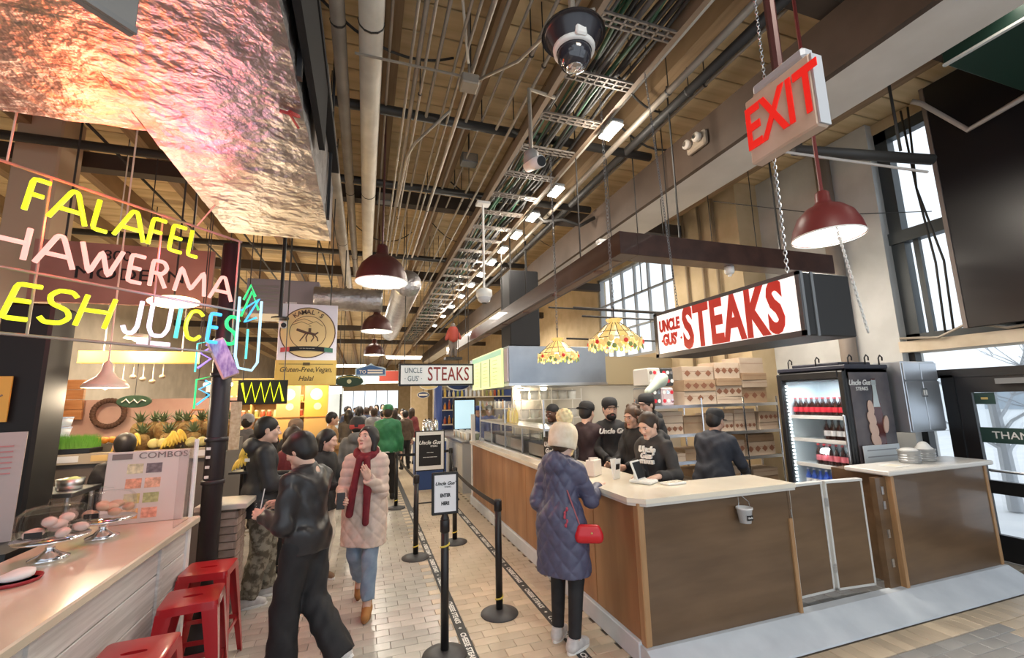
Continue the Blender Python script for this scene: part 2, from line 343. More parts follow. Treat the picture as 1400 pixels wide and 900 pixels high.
def person(label, loc, face, H, skin, top, bottom, shoes, hair=None, fem=False, head=(0,0,0), lean=(0,0), wr=None, wl=None, er=(.4,-1,-.3), el_=(-.4,-1,-.3), hr=('relax',None,None), hl=('relax',None,None),
           ar=None, al=None, fr=0., fl=0., kr=(0,1,0), kl=(0,1,0), res=.016, beard=None, hips=0., cat='person', group=None, bulk=1.):
    s = H/1.70; root = thing('person', label, cat, loc, math.atan2(face[1], face[0])-PI/2, group)
    lx, ly = lean; dz = -hips
    pel = V(0,0,.95+dz); bel = V(lx*.3, ly*.25, 1.10+dz); che = V(lx*.65, ly*.6, 1.28+dz); nb = V(lx, ly, 1.445+dz)
    Rh = euler(*head); hc = nb+V(0,.012,.02)+Rh@V(0,.010,.125)
    J = {}
    for sd, w0, e0, a0, k0 in ((1,wr,er,ar,kr), (-1,wl,el_,al,kl)):
        sh = V(lx+sd*(.148 if fem else .162)*bulk**.5, ly*.93, 1.365+dz); w0 = V(sd*.25, ly+.05, .84+dz) if w0 is None else V(*w0)
        e, w0 = ik(sh, w0, .285, .255, e0)
        hp = V(sd*.088,0,.92+dz); a0 = V(sd*.10,-.02,.085) if a0 is None else V(*a0); kn, a0 = ik(hp, a0, .42, .425, k0)
        J[sd] = (sh, e, w0, hp, kn, a0)
    def S(prims):
        out = []
        for p in prims:
            p = list(p)
            if p[0] == 'rc': p[1] = p[1]*s; p[2] = p[2]*s; p[3] *= s; p[4] *= s
            else: p[1] = p[1]*s; p[2] = p[2]*s
            if p[7] is not None: p[7] = (np.array(p[7][0])*s, p[7][1])
            out.append(tuple(p))
        return out
    hipw = .158 if fem else .150; shw = .134 if fem else .158
    torso = lambda o: [el(pel, (hipw*bulk+o,.112*bulk+o,.125+o), .05), el(bel, ((.116 if fem else .128)*bulk+o,.096*bulk+o,.14+o), .06), el(che, (shw*bulk+o*.7,.108*bulk+o,.155+o), .06), rc((nb[0]-.112*bulk,ly*.93,1.368+dz), (nb[0]+.112*bulk,ly*.93,1.368+dz), .050+o*.7, .050+o*.7, .05)]+[rc((nb[0]+q*.10,ly*.95,1.39+dz), nb+V(q*.035,-.005,-.004), .036+o*.65, .024+o*.6, .04) for q in (-1,1)]
    body = torso(-.014)+[rc(nb-V(0,.01,.05), hc-V(0,.02,.05), .054, .050, .03)]
    for sd in (1,-1):
        sh, e, w, hp, kn, a = J[sd]
        body += [rc(sh, e, .047, .038, .03), rc(e, w, .038, .026, .02), rc(hp, kn, .080, .052, .04), rc(kn, a, .052, .036, .02), rc(a, a+V(0,.06,-.045), .034, .028, .02)]
    bv, bf = sdf_mesh(S(body), max(res, .018)*s)
    parts = [(bv, bf, 0)]
    hv, hf, hm = head_geo(fem, h=.0062 if res < .02 else .010); HM = xform(Rh, hc*s, s*1.05); parts.append((app(HM, hv), hf, hm))
    for sd, hd, side in ((1,hr,'R'), (-1,hl,'L')):
        sh, e, w, *_ = J[sd]; fdir = nrm(w-e) if hd[1] is None else nrm(hd[1]); nn = V(sd,.0,.15) if hd[2] is None else V(*hd[2]); nn = nrm(nn-fdir*(nn@fdir))
        if hd[0] == 'none': continue
        R = np.stack([np.cross(fdir, nn), fdir, nn], 1); g = hand_geo(hd[0], side); parts.append((app(xform(R, w*s, s*(.93 if fem else 1.0)), g[0]), g[1], 0))
    o = link('body', npmesh('body', parts, [skin, LIP]), root)
    # eyes
    if res < .022:
        for sd in (-1,1):
            m = MB(); m.slot(0).ell((sd*.031,.0795,.006), (.0125,.011,.0068), 10, 8); m.slot(1).ell((sd*.031,.0868,.006), (.0060,.0050,.0060), 8, 6)
            m.xf(Matrix(HM.tolist())); m.build('eye', [mat('eye_white', (.55,.52,.50), .3), BLACK], root, True)
            m = MB().tube([(sd*.015,.095,.026), (sd*.030,.096,.030), (sd*.046,.087,.026)], [.0025,.0034,.002], 6); m.xf(Matrix(HM.tolist())); m.build('eyebrow', mat('eyebrow', (.03,.02,.015), .8), root, True)
    if hair: organic('hair', hair_prims(hair[0]), .007 if res < .022 else .011, hair[1], root, xf=HM)
    if beard: organic('beard', [el((0,.040,-.082), (.060,.066,.052), .02), el((0,.088,-.047), (.028,.018,.010), .01), el((0,.07,.04), (.09,.09,.082), .01, 's'), el((0,.100,-.062), (.024,.02,.008), .006, 's'), el((0,-.06,-.06), (.1,.08,.12), .01, 's')], .006, beard, root, xf=HM)
    # garments
    o_ = top.get('off', .018); hem = top.get('hem', .86)+dz*(top.get('hem',.86) > .7); pr = torso(o_); slv = top.get('sleeve', 1.)
    if hem < .84:
        fl_ = top.get('flare', .02)
        for sd in (-1,1): pr.append(rc(J[sd][3], J[sd][3]+(J[sd][4]-J[sd][3])*.85, .092+o_, .078+o_, .05))
        for sd in (-1,1): pr.append(rc((sd*.045,.0,1.0+dz), (sd*(.060+fl_),.0,hem), .106+o_, .118+o_+fl_, .08))
    else:
        for sd in (-1,1): pr.append(rc((sd*.045,0,.98+dz), (sd*.050,0,hem-.05), .100+o_, .100+o_, .06))
    for sd in (1,-1):
        sh, e, w, *_ = J[sd]; ao = o_*.55+top.get('arm', 0)
        if slv >= 1: d = nrm(w-e); pr += [rc(sh, e, .052+ao, .042+ao, .03), rc(e, w, .042+ao, .033+ao*.7, .025, cut=(w-d*.012, d))]
        else: d = nrm(e-sh); q = sh+(e-sh)*slv; pr += [rc(sh, e, .058+ao, .052+ao, .03, cut=(q, d))]
    col = top.get('collar', .034)
    if col: pr.append(el(nb+V(0,-.005,-.008), (.062+o_*.6,.062+o_*.6,col), .02))
    if top.get('hood'): pr += [el(nb+V(0,-.105,-.015), (.118,.078,.092), .03), el(nb+V(0,-.03,.0), (.100,.085,.036), .02)]
    pr.append(el(nb+V(0,.05,.075), (.058,.066,.075), .012, 's'))
    top_o = organic(top.get('name','jacket'), S(pr), top.get('res', res)*s, top['mat'], root, cuts=[(V(0,0,hem*s), V(0,0,-1))], disp=top.get('disp', folds))
    po = bottom.get('off', .012); flr = bottom.get('flare', 0.); pr = [el(pel, (hipw*bulk+po,.108*bulk+po,.12+po), .04)]
    if bottom.get('mat'):
        for sd in (1,-1):
            *_, hp, kn, a = J[sd]; d = nrm(a-kn); end = a+d*bottom.get('len', .0)
            pr += [rc(hp, kn, .086+po, .056+po+flr*.4, .04), rc(kn, end, .056+po+flr*.4, .040+po+flr, .02, cut=(end, d))]
        organic(bottom.get('name','trousers'), S(pr), bottom.get('res', res)*s, bottom['mat'], root, cuts=[(V(0,0,(1.02+dz)*s), V(0,0,1))], disp=bottom.get('disp', folds))
    # shoes
    if shoes:
        for sd, fa in ((1,fr), (-1,fl)):
            a = J[sd][5]; yaw, pit = fa if isinstance(fa, tuple) else (fa, 0.)
            M_ = xform(euler(yaw, pit), a*s, s); up = shoes.get('up', .02)
            so = organic('shoe', [rc((0,-.045,-.045), (0,.125,-.052), .044, .036, .02), rc((0,-.02,-.03), (0,-.022,.0+up), .042, .045, .03, cut=(V(0,0,up), V(0,0,1))), el((0,.05,-.03), (.038,.07,.035), .02)], .011, shoes['mat'], root, cuts=[(V(0,0,-.074), V(0,0,-1))], xf=M_)
            m = MB(); pts = []
            for k in range(20):
                t = 2*PI*k/20; pts.append((.044*math.cos(t)*(1-.08*math.sin(t)), .04+.128*math.sin(t)))
            m.prism(pts, -.085, -.064); m.xf(Matrix(M_.tolist())); m.build('sole', shoes.get('sole', WHITE), so)
    root['_h'] = H
    return root, dict(J=J, s=s, HM=HM, nb=nb, hc=hc)
def on_head(root, ctx, m, name, mats, smooth=True): return m.xf(Matrix(ctx['HM'].tolist())).build(name, mats, root, smooth)
def cap_hat(root, ctx, mt, back=False, tip=0.):
    m = MB(); m.lathe([(.091,.035),(.096,.045),(.097,.07),(.092,.10),(.075,.128),(.045,.142),(.001,.146)], (0,-.016,0), 20, mod=lambda a, j: .95+.13*abs(math.sin(a)))
    sg = -1 if back else 1; pts = []; n = 10
    up = []
    for k in range(n+1):
        a = PI*k/n; x = .082*math.cos(a); y = .07+.075*math.sin(a)**.7 if 0 < k < n else .06; up.append((x, sg*y-(.03 if back else .0), .045-.012*(abs(math.cos(a))**2)))
    vs_ = up+[(x, y, z-.006) for x, y, z in up]; m.add(vs_, [tuple(range(n+1)), tuple(range(n+1, 2*n+2))[::-1]]+[(k, n+1+k, n+2+k, k+1) for k in range(n)])
    return on_head(root, ctx, m, 'cap', mt)
# ================================================================== SETTING
XW = 6.7
def struct(name, label, o=None): 
    o = o or link(name, None); tag(o, label, None, None, 'structure'); o['category'] = name.split('_')[0]; return o
TAN = mat('tan_wall', (.50,.38,.22), .8, col2=(.58,.45,.28), nscale=3); GREYW = mat('grey_wall', (.52,.52,.50), .8, col2=(.60,.60,.58), nscale=3)
GROUT = mat('grout', (.20,.165,.13), .9)
TILE_TAN = mat('tile_tan', (.55,.45,.32), .32, col2=(.68,.57,.43), nscale=2.2, rnd=.13, bump=.05, bscale=60)
TILE_GREY = mat('tile_greige', (.46,.43,.385), .22, col2=(.60,.56,.50), nscale=2.2, rnd=.13, bump=.05, bscale=60)
TILE_BLUE = mat('tile_grey', (.30,.30,.30), .3, col2=(.40,.40,.39), nscale=2.2, rnd=.10, bump=.05, bscale=60)
floor = struct('floor', 'beige brick-shaped floor tiles laid in running bond')
MB().bb(-9,7,-2.5,46,-.12,-.012).build('slab', GROUT, floor)
def tile_me(w, d, m): return MB().box((0,0,-.012), (w,d,.024), None, .003).mesh('tile', m)
TM = {(o, k): tile_me(*((.2025,.1025) if o == 0 else (.1025,.2025)), m) for o in (0,1) for k, m in (('t',TILE_TAN),('g',TILE_GREY),('b',TILE_BLUE))}
tiles = []
row = 0; y = 1.9
while y < 14:
    x = -1.6+(row%2)*.1025
    while x < 1.90:
        tiles.append((x, y, 0, 'g' if x < .72 else 't')); x += .205
    y += .105; row += 1
for k in range(46): tiles.append((1.98+k*.105, 2.555, 1, 't'))
row = 0; y = 2.395
while y > .8:
    x = 1.95+(row%2)*.1025
    while x < 6.6: tiles.append((x, y, 0, 'b' if x < 4.9 else 't')); x += .205
    y -= .105; row += 1
def inview(t):
    p = cam.matrix_world.inverted()@Vector((t[0],t[1],0)); 
    if p.z > -.2: return 0
    u = 700-597*p.x/p.z; v = 450+597*p.y/p.z
    return (1/(p.z*p.z) if -20 < u < 1420 and 380 < v < 915 else 0)*(0 if (t[0] > 1.2 and t[1] > 3.0 and t[0] > 1.93) else 1)
tiles.sort(key=lambda t: -inview(t))
for t in tiles[:300]: link('tile', TM[(t[2],t[3])], floor, (t[0]+random.uniform(-.001,.001), t[1], random.uniform(-.0012,.0012)))
m = MB()
for x, y, o, c in tiles[300:]:
    m.slot('tgb'.index(c)).box((x,y,-.012), ((.2025,.1025) if o == 0 else (.1025,.2025))+(.024,), None, .003)
m.build('tile_field', [TILE_TAN, TILE_GREY, TILE_BLUE], floor, kind='stuff')
fr = MB().bb(-9,-1.7,-2.5,46,-.012,-.001).bb(-1.7,7,14.05,46,-.012,-.001).bb(1.93,XW,3.0,14,-.012,-.001).build('far_paving', mat('far_floor', (.42,.37,.30), .3, col2=(.52,.46,.38), nscale=5), floor)
# floor lettered tapes
TAPE = mat('tape_black', (.02,.02,.02), .5); TAPEW = mat('tape_white', (.85,.84,.80), .5)
for x, lab in ((-.62, 'black floor tape with white lettering by the walking man in leather'), (.81, 'black floor tape with white cheese steaks lettering beside the rope barrier posts'), (1.585, 'black floor tape with white cheese steaks lettering near the wooden counter')):
    t = thing('floor_tape', lab, 'floor tape', (x, 0, 0)); MB().bb(-.045,.045,2.6,12.2 if x > 0 else 4.6,.0005,.0022).build('strip', TAPE, t)
    y = 3.05
    while y < (8 if x > 0 else 4.4):
        text('CHEESE STEAKS  ★' if False else 'CHEESE STEAKS', .062, TAPEW, t, (0, y, .0024), (0,0,-PI/2 if False else PI/2+PI), 1.0, .0022, .0003, 'CENTER')
        st = MB(); st.prism([(.017*(1 if k%2 else .5)*math.cos(PI*k/5), .017*(1 if k%2 else .5)*math.sin(PI*k/5)) for k in range(10)], .0023, .0028); st.build('star', TAPEW, t, loc=(0, y+.30, 0)); y += .60
# ceiling
ceil = struct('ceiling', 'high tan board ceiling with brown joists above the hall')
BOARD = mat('ceiling_board', (.52,.38,.20), .75, col2=(.70,.54,.32), nscale=1.5, stretch=(.4,4,1), rnd=.10)
JOIST = mat('joist_wood', (.21,.135,.07), .7, col2=(.29,.19,.105), nscale=3, stretch=(6,.5,1))
bme = MB().box((0,0,0), (15.6,.345,.04), None, .006).mesh('board', BOARD); yy = -2.3
MB().bb(-9,7,-2.6,46.2,5.66,5.8).build('deck', JOIST, ceil)
while yy < 26: link('board', bme, ceil, (-.9, yy, 5.63)); yy += .36
MB().bb(-8.7,6.9,26.2,46,5.6,5.65).build('far_boards', BOARD, ceil)
jme = MB().bb(-.075,.075,-2.5,46,5.30,5.605).mesh('joist', JOIST)
for x in (-6.2,-5.1,-4.0,-2.9,-1.8,-.75,.15,1.1,2.0,3.05,4.5,5.6): link('joist', jme, ceil, (x,0,0))
xme = MB().bb(-8.5,6.7,-.09,.09,5.08,5.30).mesh('cross_beam', mat('dark_beam', (.055,.04,.03), .7))
for y in (2.2,7.0,11.5,16,20.5,25): link('cross_beam', xme, ceil, (0,y,0))
GIRD = mat('girder_brown', (.062,.040,.027), .6, col2=(.09,.06,.042), nscale=2)
gd = MB().slot(0).bb(3.60,3.66,-1.5,30,4.50,5.02).slot(1).bb(3.66,4.24,-1.5,30,4.50,5.02).build('girder', [GIRD, mat('girder_underside', (.60,.58,.54), .7, col2=(.68,.66,.62), nscale=2)], ceil)
# walls
wr_ = struct('wall_right', 'tan and grey right wall with tall piers between windows')
X0, X1 = XW, XW+.3
MB().bb(X0,X1,-2.5,1.0,0,5.6).bb(X0,X1,1.0,2.6,2.5,5.6).build('plaster_near', GREYW, wr_)
MB().bb(X0-.12,X1,3.75,5.6,0,5.6).build('grey_pier', GREYW, wr_)
MB().bb(X0-.62,X1,5.6,7.38,0,5.6).build('tan_pier', TAN, wr_)
MB().bb(X0,X1,7.38,11.6,0,2.93).bb(X0,X1,7.38,11.6,5.45,5.6).bb(X0,X1,11.6,46,0,5.6).bb(X0,X1,2.6,3.75,5.45,5.6).build('plaster_far', TAN, wr_)
LEDGE = mat('ledge', (.55,.45,.32), .8, col2=(.65,.55,.42), nscale=5)
MB().bb(X0-.16,X1,.9,3.75,2.36,2.50).build('lintel', LEDGE, wr_)
MB().bb(-7.6,-7.3,-2.5,46,0,5.6).build('wall_left', mat('wall_left_m', (.36,.30,.22), .8, col2=(.44,.36,.27), nscale=2), label='dim beige left wall far behind the market stalls', cat='wall', kind='structure')
MB().bb(-8,-3.2,46,46.3,0,5.6).bb(3.2,7,46,46.3,0,5.6).bb(-3.2,3.2,46,46.3,3.05,5.6).build('wall_back', TAN, label='far end wall of the market hall', cat='wall', kind='structure')
FRAME = mat('window_frame', (.045,.055,.06), .5); FRAMEG = mat('window_frame_grey', (.42,.43,.43), .6)
FROST = mat('window_glass', (.96,.98,1), .08, trans=1., alpha=.15, ior=1.03)
w1 = struct('window_1', 'tall white-lit window with grey glazing bars high on right wall')
ys = np.linspace(7.38, 11.6, 8); zs = (2.93, 3.75, 4.6, 5.45)
MB().bb(X0+.05,X0+.2,7.38,7.46,2.93,5.45).bb(X0+.05,X0+.2,11.52,11.6,2.93,5.45).bb(X0+.05,X0+.2,7.38,11.6,2.93,3.0).bb(X0+.05,X0+.2,7.38,11.6,5.38,5.45).build('frame', FRAMEG, w1)
for y in ys[1:-1]: MB().bb(X0+.08,X0+.16,y-.02,y+.02,3.0,5.4).build('glazing_bar', FRAMEG, w1)
for z in zs[1:-1]: MB().bb(X0+.08,X0+.16,7.4,11.6,z-.022,z+.022).build('glazing_bar', FRAMEG, w1)
for a in range(7):
    for b in range(3): MB().bb(X0+.11,X0+.118,ys[a]+.03,ys[a+1]-.03,zs[b]+.03,zs[b+1]-.03).build('pane', FROST, w1)
w2 = struct('window_2', 'tall dark-framed window beside the entrance under the girder')
MB().bb(X0+.02,X0+.16,3.60,3.75,2.5,5.45).bb(X0+.02,X0+.16,2.6,2.72,2.5,5.45).bb(X0+.02,X0+.16,2.6,3.75,5.3,5.45).bb(X0+.02,X0+.16,2.6,3.75,2.5,2.6).build('frame', FRAME, w2)
MB().bb(X0-.02,X0+.14,2.6,3.75,3.82,3.98).build('glazing_bar', FRAME, w2)
MB().bb(X0+.05,X0+.11,3.46,3.52,2.5,3.85).build('glazing_bar', FRAME, w2)
MB().bb(X0+.08,X0+.088,2.7,3.62,2.58,3.84).build('pane', FROST, w2); MB().bb(X0+.08,X0+.088,2.7,3.62,3.96,5.32).build('pane', FROST, w2)
w3 = struct('window_fill_far', 'added glazed end of the hall brightening the far aisle')  # window added in the end wall so daylight brightens the far aisle
for k in range(6): MB().bb(-3.2+k*1.067,-3.2+(k+1)*1.067-.06,46.1,46.11,.1,3.0).build('pane', FROST, w3); MB().bb(-3.2+(k+1)*1.067-.06,-3.2+(k+1)*1.067,46.05,46.15,0,3.05).build('mullion', FRAMEG, w3)
d1 = struct('door_1', 'black framed glass entrance with transom and side light')
MB().bb(X0,X0+.12,1.0,3.75,2.02,2.12).bb(X0,X0+.12,3.34,3.46,0,2.05).bb(X0,X0+.12,3.68,3.75,0,2.36).bb(X0,X0+.12,1.0,1.1,0,2.36).bb(X0,X0+.12,2.1,2.2,0,2.05).bb(X0,X0+.12,3.4,3.75,0,.9).build('frame', BLACK, d1)
MB().bb(X0+.04,X0+.048,1.1,3.7,2.12,2.35).build('transom_pane', FROST, d1)
MB().bb(X0+.04,X0+.048,3.46,3.68,.9,2.03).build('side_pane', FROST, d1)
for y0, y1 in ((2.2,3.34),(1.1,2.1)):
    lf = MB().bb(X0+.01,X0+.07,y0+.01,y0+.14,0.01,2.02).bb(X0+.01,X0+.07,y1-.14,y1-.01,0.01,2.02).bb(X0+.01,X0+.07,y0+.14,y1-.14,1.84,2.02).bb(X0+.01,X0+.07,y0+.14,y1-.14,.01,.28).bb(X0+.01,X0+.07,y0+.14,y1-.14,.72,.86).build('door_leaf', BLACK, d1)
    MB().bb(X0+.036,X0+.044,y0+.14,y1-.14,.86,1.84).build('glass_pane', FROST, lf); MB().bb(X0+.036,X0+.044,y0+.14,y1-.14,.28,.72).build('glass_pane', FROST, lf)
    MB().tube([(X0-.03,y0+.2,.98),(X0-.06,y0+.22,.98),(X0-.06,y1-.22,.98),(X0-.03,y1-.2,.98)], .016).build('push_bar', STEEL, lf)
    MB().bb(X0-.05,X0+.01,y0+.3,y0+.75,1.93,1.99).build('door_closer', GREYM, lf)
DGREEN = mat('thanks_green', (.02,.06,.05), .5)
st = thing('door_decal', 'dark green decal reading THANK YOU across the entrance door glass', 'decal', (X0+.03,2.77,1.36)); MB().bb(-.003,0,-.42,.42,-.085,.085).build('strip', DGREEN, st)
text('THANK YOU', .11, WHITE, st, (-.0045,0,0), (PI/2,0,-PI/2), 1., .001, .0008)
st = thing('corner_decal', 'small dark green square decal in the corner of the door glass', 'decal', (X0+.03,3.10,1.77)); MB().bb(-.003,0,-.09,.09,-.065,.065).build('square', DGREEN, st); MB().bb(-.0045,-.003,-.03,.03,-.012,.012).build('mark', mat('gold', (.6,.45,.15), .4), st)
# outside
MB().bb(7.1,40,-12,40,-.12,-.02).build('floor_outside', mat('pavement', (.70,.72,.74), .8, col2=(.78,.79,.80), nscale=2), label='pale pavement outside the entrance', cat='pavement', kind='structure')
ob = thing('building', 'pale blue-grey building across the street outside the door', 'building', (26,6,0)); MB().bb(0,6,-16,22,0,2.6).build('facade', mat('facade', (.86,.90,.93), .8), ob)
for k in range(8): MB().bb(-.05,.0,-14+k*4.4,-11.6+k*4.4,1.0,2.2).build('window', mat('far_window', (.38,.45,.52), .2), ob)
BARK = mat('bark', (.40,.42,.45), .9)
def tree(x, y, lab, sd):
    r = random.Random(sd); t = thing('street_tree', lab, 'tree', (x,y,0)); MB().tube([(0,0,0),(.03,.02,1.0),(0,.05,2.0)], [.10,.08,.06], 8).build('trunk', BARK, t); m = MB()
    def br(p, d, L, rad, dep):
        q = p+d*L; m.tube([p, (p+q)/2+Vector((r.uniform(-.04,.04),)*3), q], [rad,rad*.8,rad*.6], 5)
        if dep:
            for k in range(3): br(q, (d+Vector((r.uniform(-.7,.7),r.uniform(-.7,.7),r.uniform(-.1,.6)))).normalized(), L*.72, rad*.6, dep-1)
    for k in range(6): br(Vector((0,.02,.7+.22*k)), Vector((math.cos(k*2.1),math.sin(k*2.1),.7)).normalized(), .7, .03, 3)
    m.build('branches', BARK, t)
tree(9.6, 4.3, 'bare street tree close outside the entrance side light', 2); tree(10.5, 3.2, 'bare street tree farther out seen through the entrance door', 5)
# ------------------------------------------------------------------ overhead services
PIPEW = mat('pipe_white', (.66,.60,.50), .55, col2=(.76,.70,.60), nscale=5); PIPEG = mat('pipe_grey', (.30,.26,.21), .5, .3, (.38,.33,.27), 4); PIPEB = mat('pipe_black', (.03,.028,.026), .55)
def ypipe(name, label, x, z, r, y0, y1, mt, group=None, hang=True, n=10):
    t = thing(name, label, 'pipe', (x,y0,z), 0, group); MB().cyl((0,0,0), (0,y1-y0,0), r, n=n).build('pipe', mt, t, True)
    if hang:
        for y in np.arange(1.2, y1-y0, 3.1):
            MB().lathe([(r+.004,-.012),(r+.008,0),(r+.004,.012)], (0,y,0), 12, (PI/2,0,0)).build('clamp', PIPEB, t); MB().cyl((0,y,r), (0,y,5.6-z), .006, n=5).build('hanger_rod', PIPEB, t)
    return t
ypipe('insulated_pipe', 'thick white insulated pipe running along the ceiling above the aisle', -.04, 4.95, .10, -1, 12.5, PIPEW, n=16)
ypipe('ceiling_pipe', 'beige pipe beside the thick white insulated pipe', -.30, 4.98, .06, 2.2, 11, PIPEG)
ypipe('ceiling_pipe', 'beige pipe next to the wrapped foil duct', -.46, 4.70, .085, 3.6, 13, PIPEG)
for x, z in ((.30,4.9),(.365,4.92),(.43,4.9),(.55,5.0),(.70,4.95),(.78,4.98),(.86,4.92),(1.0,5.02),(.12,5.05),(1.2,5.1)):
    ypipe('conduit', 'thin grey conduit in the bundle running along the aisle ceiling', x, z, random.choice((.014,.018,.022)), random.uniform(-1,.5), random.uniform(9,16), PIPEG, 'conduits bundled under the aisle ceiling', x in (.43,.86), 7)
ypipe('conduit', 'long pale conduit right of the cable tray carrying the row of small lights', 2.42, 4.86, .024, -1, 24, mat('galvanised', (.62,.58,.50), .35, .5), hang=True)
ypipe('sprinkler_pipe', 'grey sprinkler pipe between cable tray and brown girder', 2.86, 4.96, .035, -1, 22, PIPEG)
ypipe('sprinkler_pipe', 'dark sprinkler pipe close to the brown girder', 3.12, 5.02, .05, -1, 20, PIPEB)
for y, z, x0, x1, lab in ((4.5,5.02,-6,3.5,'black cross pipe passing just behind the large dome camera'),(6.15,5.0,-6,3.5,'black cross pipe above the small white hanging dome camera'),(9.4,5.0,-5,3.5,'black cross pipe beyond the tall black hung box')):
    t = thing('cross_pipe', lab, 'pipe', (x0,y,z), 0, 'black cross pipes'); MB().cyl((0,0,0), (x1-x0,0,0), .055, n=10).build('pipe', PIPEB, t, True)
    for k in range(3): MB().cyl((1.2+3*k,0,.05), (1.2+3*k,0,5.6-z), .008, n=5).build('hanger_rod', PIPEB, t)
    MB().lathe([(.056,-.04),(.075,-.03),(.075,.03),(.056,.04)], (5.2,0,0), 12, (0,PI/2,0)).build('coupling', PIPEB, t)
for x, z, y0, y1 in ((1.36,5.0,-1,14),(1.48,4.92,-1,12),(-.62,5.1,3,15),(-.95,5.05,4,16),(2.62,5.1,-1,13),(-1.6,5.1,5.5,18),(-2.2,5.0,5.5,17),(-3.1,5.1,5.5,16),(3.35,5.15,-1,14)):
    ypipe('conduit', 'single dark conduit running alone under the ceiling boards', x, z, .018, y0, y1, PIPEG if x > 0 else PIPEB, 'single conduits under the ceiling', True, 7)
# slanted conduits and a junction box
def wire(label, pts, r=.01, mt=PIPEB, name='cable', group=None): return MB().tube(pts, r, 6).build(name, mt, None, True, label=label, cat='cable', group=group)
jb = thing('junction_box', 'grey junction box hanging under the conduits near the cable tray', 'box', (.83,3.55,4.78)); MB().box((0,0,0), (.16,.16,.10), None, .01).build('box', PIPEG, jb); MB().cyl((0,0,.05), (0,0,.8), .012, n=6).build('rod', PIPEG, jb)
MB().tube([(-1.0,0,.06),(-.1,0,.06),(.0,0,.06)], .012, 6).build('conduit_arm', PIPEG, jb)
wire('bent conduit leaving the junction box toward the big dome camera', [(.9,3.5,4.79),(1.15,3.1,4.72),(1.28,2.5,4.6),(1.3,2.1,4.3)], .014, PIPEG, 'conduit')
wire('slanted white rod above the junction box', [(.5,2.6,5.55),(.8,3.45,4.9)], .014, mat('rod_white', (.7,.66,.58), .5), 'conduit')
wire('bent grey conduit dropping below the conduit bundle', [(.75,4.1,4.86),(.45,4.6,4.75),(.38,4.8,4.7),(.36,6.2,4.7)], .015, PIPEG, 'conduit')
rw = random.Random(11)
for k in range(9):
    x, y = rw.uniform(-.5,3.2), rw.uniform(3.0,9.0); L_ = rw.uniform(.7,1.5); sg = rw.uniform(.15,.35)
    wire('thin black cable sagging between ceiling hangers above the aisle', [(x+L_*t_, y+.35*t_, 5.28-sg*4*t_*(1-t_)) for t_ in np.linspace(0,1,9)], rw.choice((.007,.010,.013)), PIPEB, 'sagging_cable', 'sagging cables above the aisle')
for k, (x, y) in enumerate(((.2,6.9),(1.25,5.4),(-.9,7.6))):
    t = thing('ceiling_box', ('square grey electrical box above the nearest pendant','square grey electrical box beside the cable tray','square grey electrical box left of the white pipe')[k], 'box', (x,y,5.12)); MB().box((0,0,0), (.22,.16,.14), None, .01).build('case', GREYM, t); MB().box((0,-.082,0), (.18,.006,.10)).build('cover', PIPEG, t); MB().cyl((0,0,.07), (0,0,.5), .012, n=6).build('rod', PIPEB, t)
# cable tray
RAIL = mat('tray_rail', (.22,.16,.11), .6); RUNG = mat('tray_rung', (.20,.17,.145), .5, .3)
tray = thing('cable_tray', 'long cable tray with perforated rungs and loose cables over the aisle', 'cable tray', (2.0,-1,4.82))
MB().bb(-.39,-.34,0,25,0,.13).build('rail', RAIL, tray); MB().bb(.34,.39,0,25,0,.13).build('rail', RAIL, tray)
rm = MB()
for dx in np.arange(-.30,.31,.1):
    rm.bb(dx-.008-.028,dx-.028+.01,-.06,.06,0,.02)
rm.bb(-.34,.34,-.06,-.045,0,.02).bb(-.34,.34,.045,.06,0,.02).bb(-.34,.34,-.008,.008,0,.02)
rme = rm.mesh('rung', RUNG)
for k in range(38): link('rung', rme, tray, (0, .5+k*.62, 0))
for k in range(14):
    c = random.choice((mat('cable_black',(.02,.02,.02),.6), mat('cable_black',(.02,.02,.02),.6), mat('cable_grey',(.12,.115,.11),.6), mat('cable_green',(.015,.07,.035),.5)))
    pts = [( -.28+.04*k+random.uniform(-.06,.06), yy_, .05+random.uniform(0,.05)) for yy_ in np.arange(0,24,.9)]; MB().tube(pts, random.choice((.012,.018,.022)), 6).build('cable', c, tray, True)
for y in np.arange(.8, 22, 2.4): MB().cyl((-.37,y,.1), (-.37,y,.8), .007, n=5).build('hanger_rod', PIPEB, tray); MB().cyl((.37,y,.1), (.37,y,.8), .007, n=5).build('hanger_rod', PIPEB, tray)
# row of small lamps along the pale conduit
GL = glow('lamp_white', (1.0,.93,.80), 14)
for k, y in enumerate((3.75,5.2,6.1,6.9,7.7,8.5,9.4,10.4,11.6,13,14.6,16.5)):
    t = thing('track_lamp', 'small white flood lamp under the pale conduit beside the cable tray', 'lamp', (2.44,y,4.80), 0, 'row of small flood lamps along the tray')
    MB().box((0,0,-.045), (.14,.32,.05), None, .015).build('housing', GREYM, t); MB().box((0,0,-.078), (.13,.30,.014), (0,.12,0), .004).build('lens', GL, t); MB().cyl((0,0,-.02), (0,0,.06), .012, n=6).build('stem', GREYM, t)
    if k in (0,2,4,6,8,10): lamp('POINT', 'track_lamp_light', (2.44,y,4.64), 42, NEUT, .08)
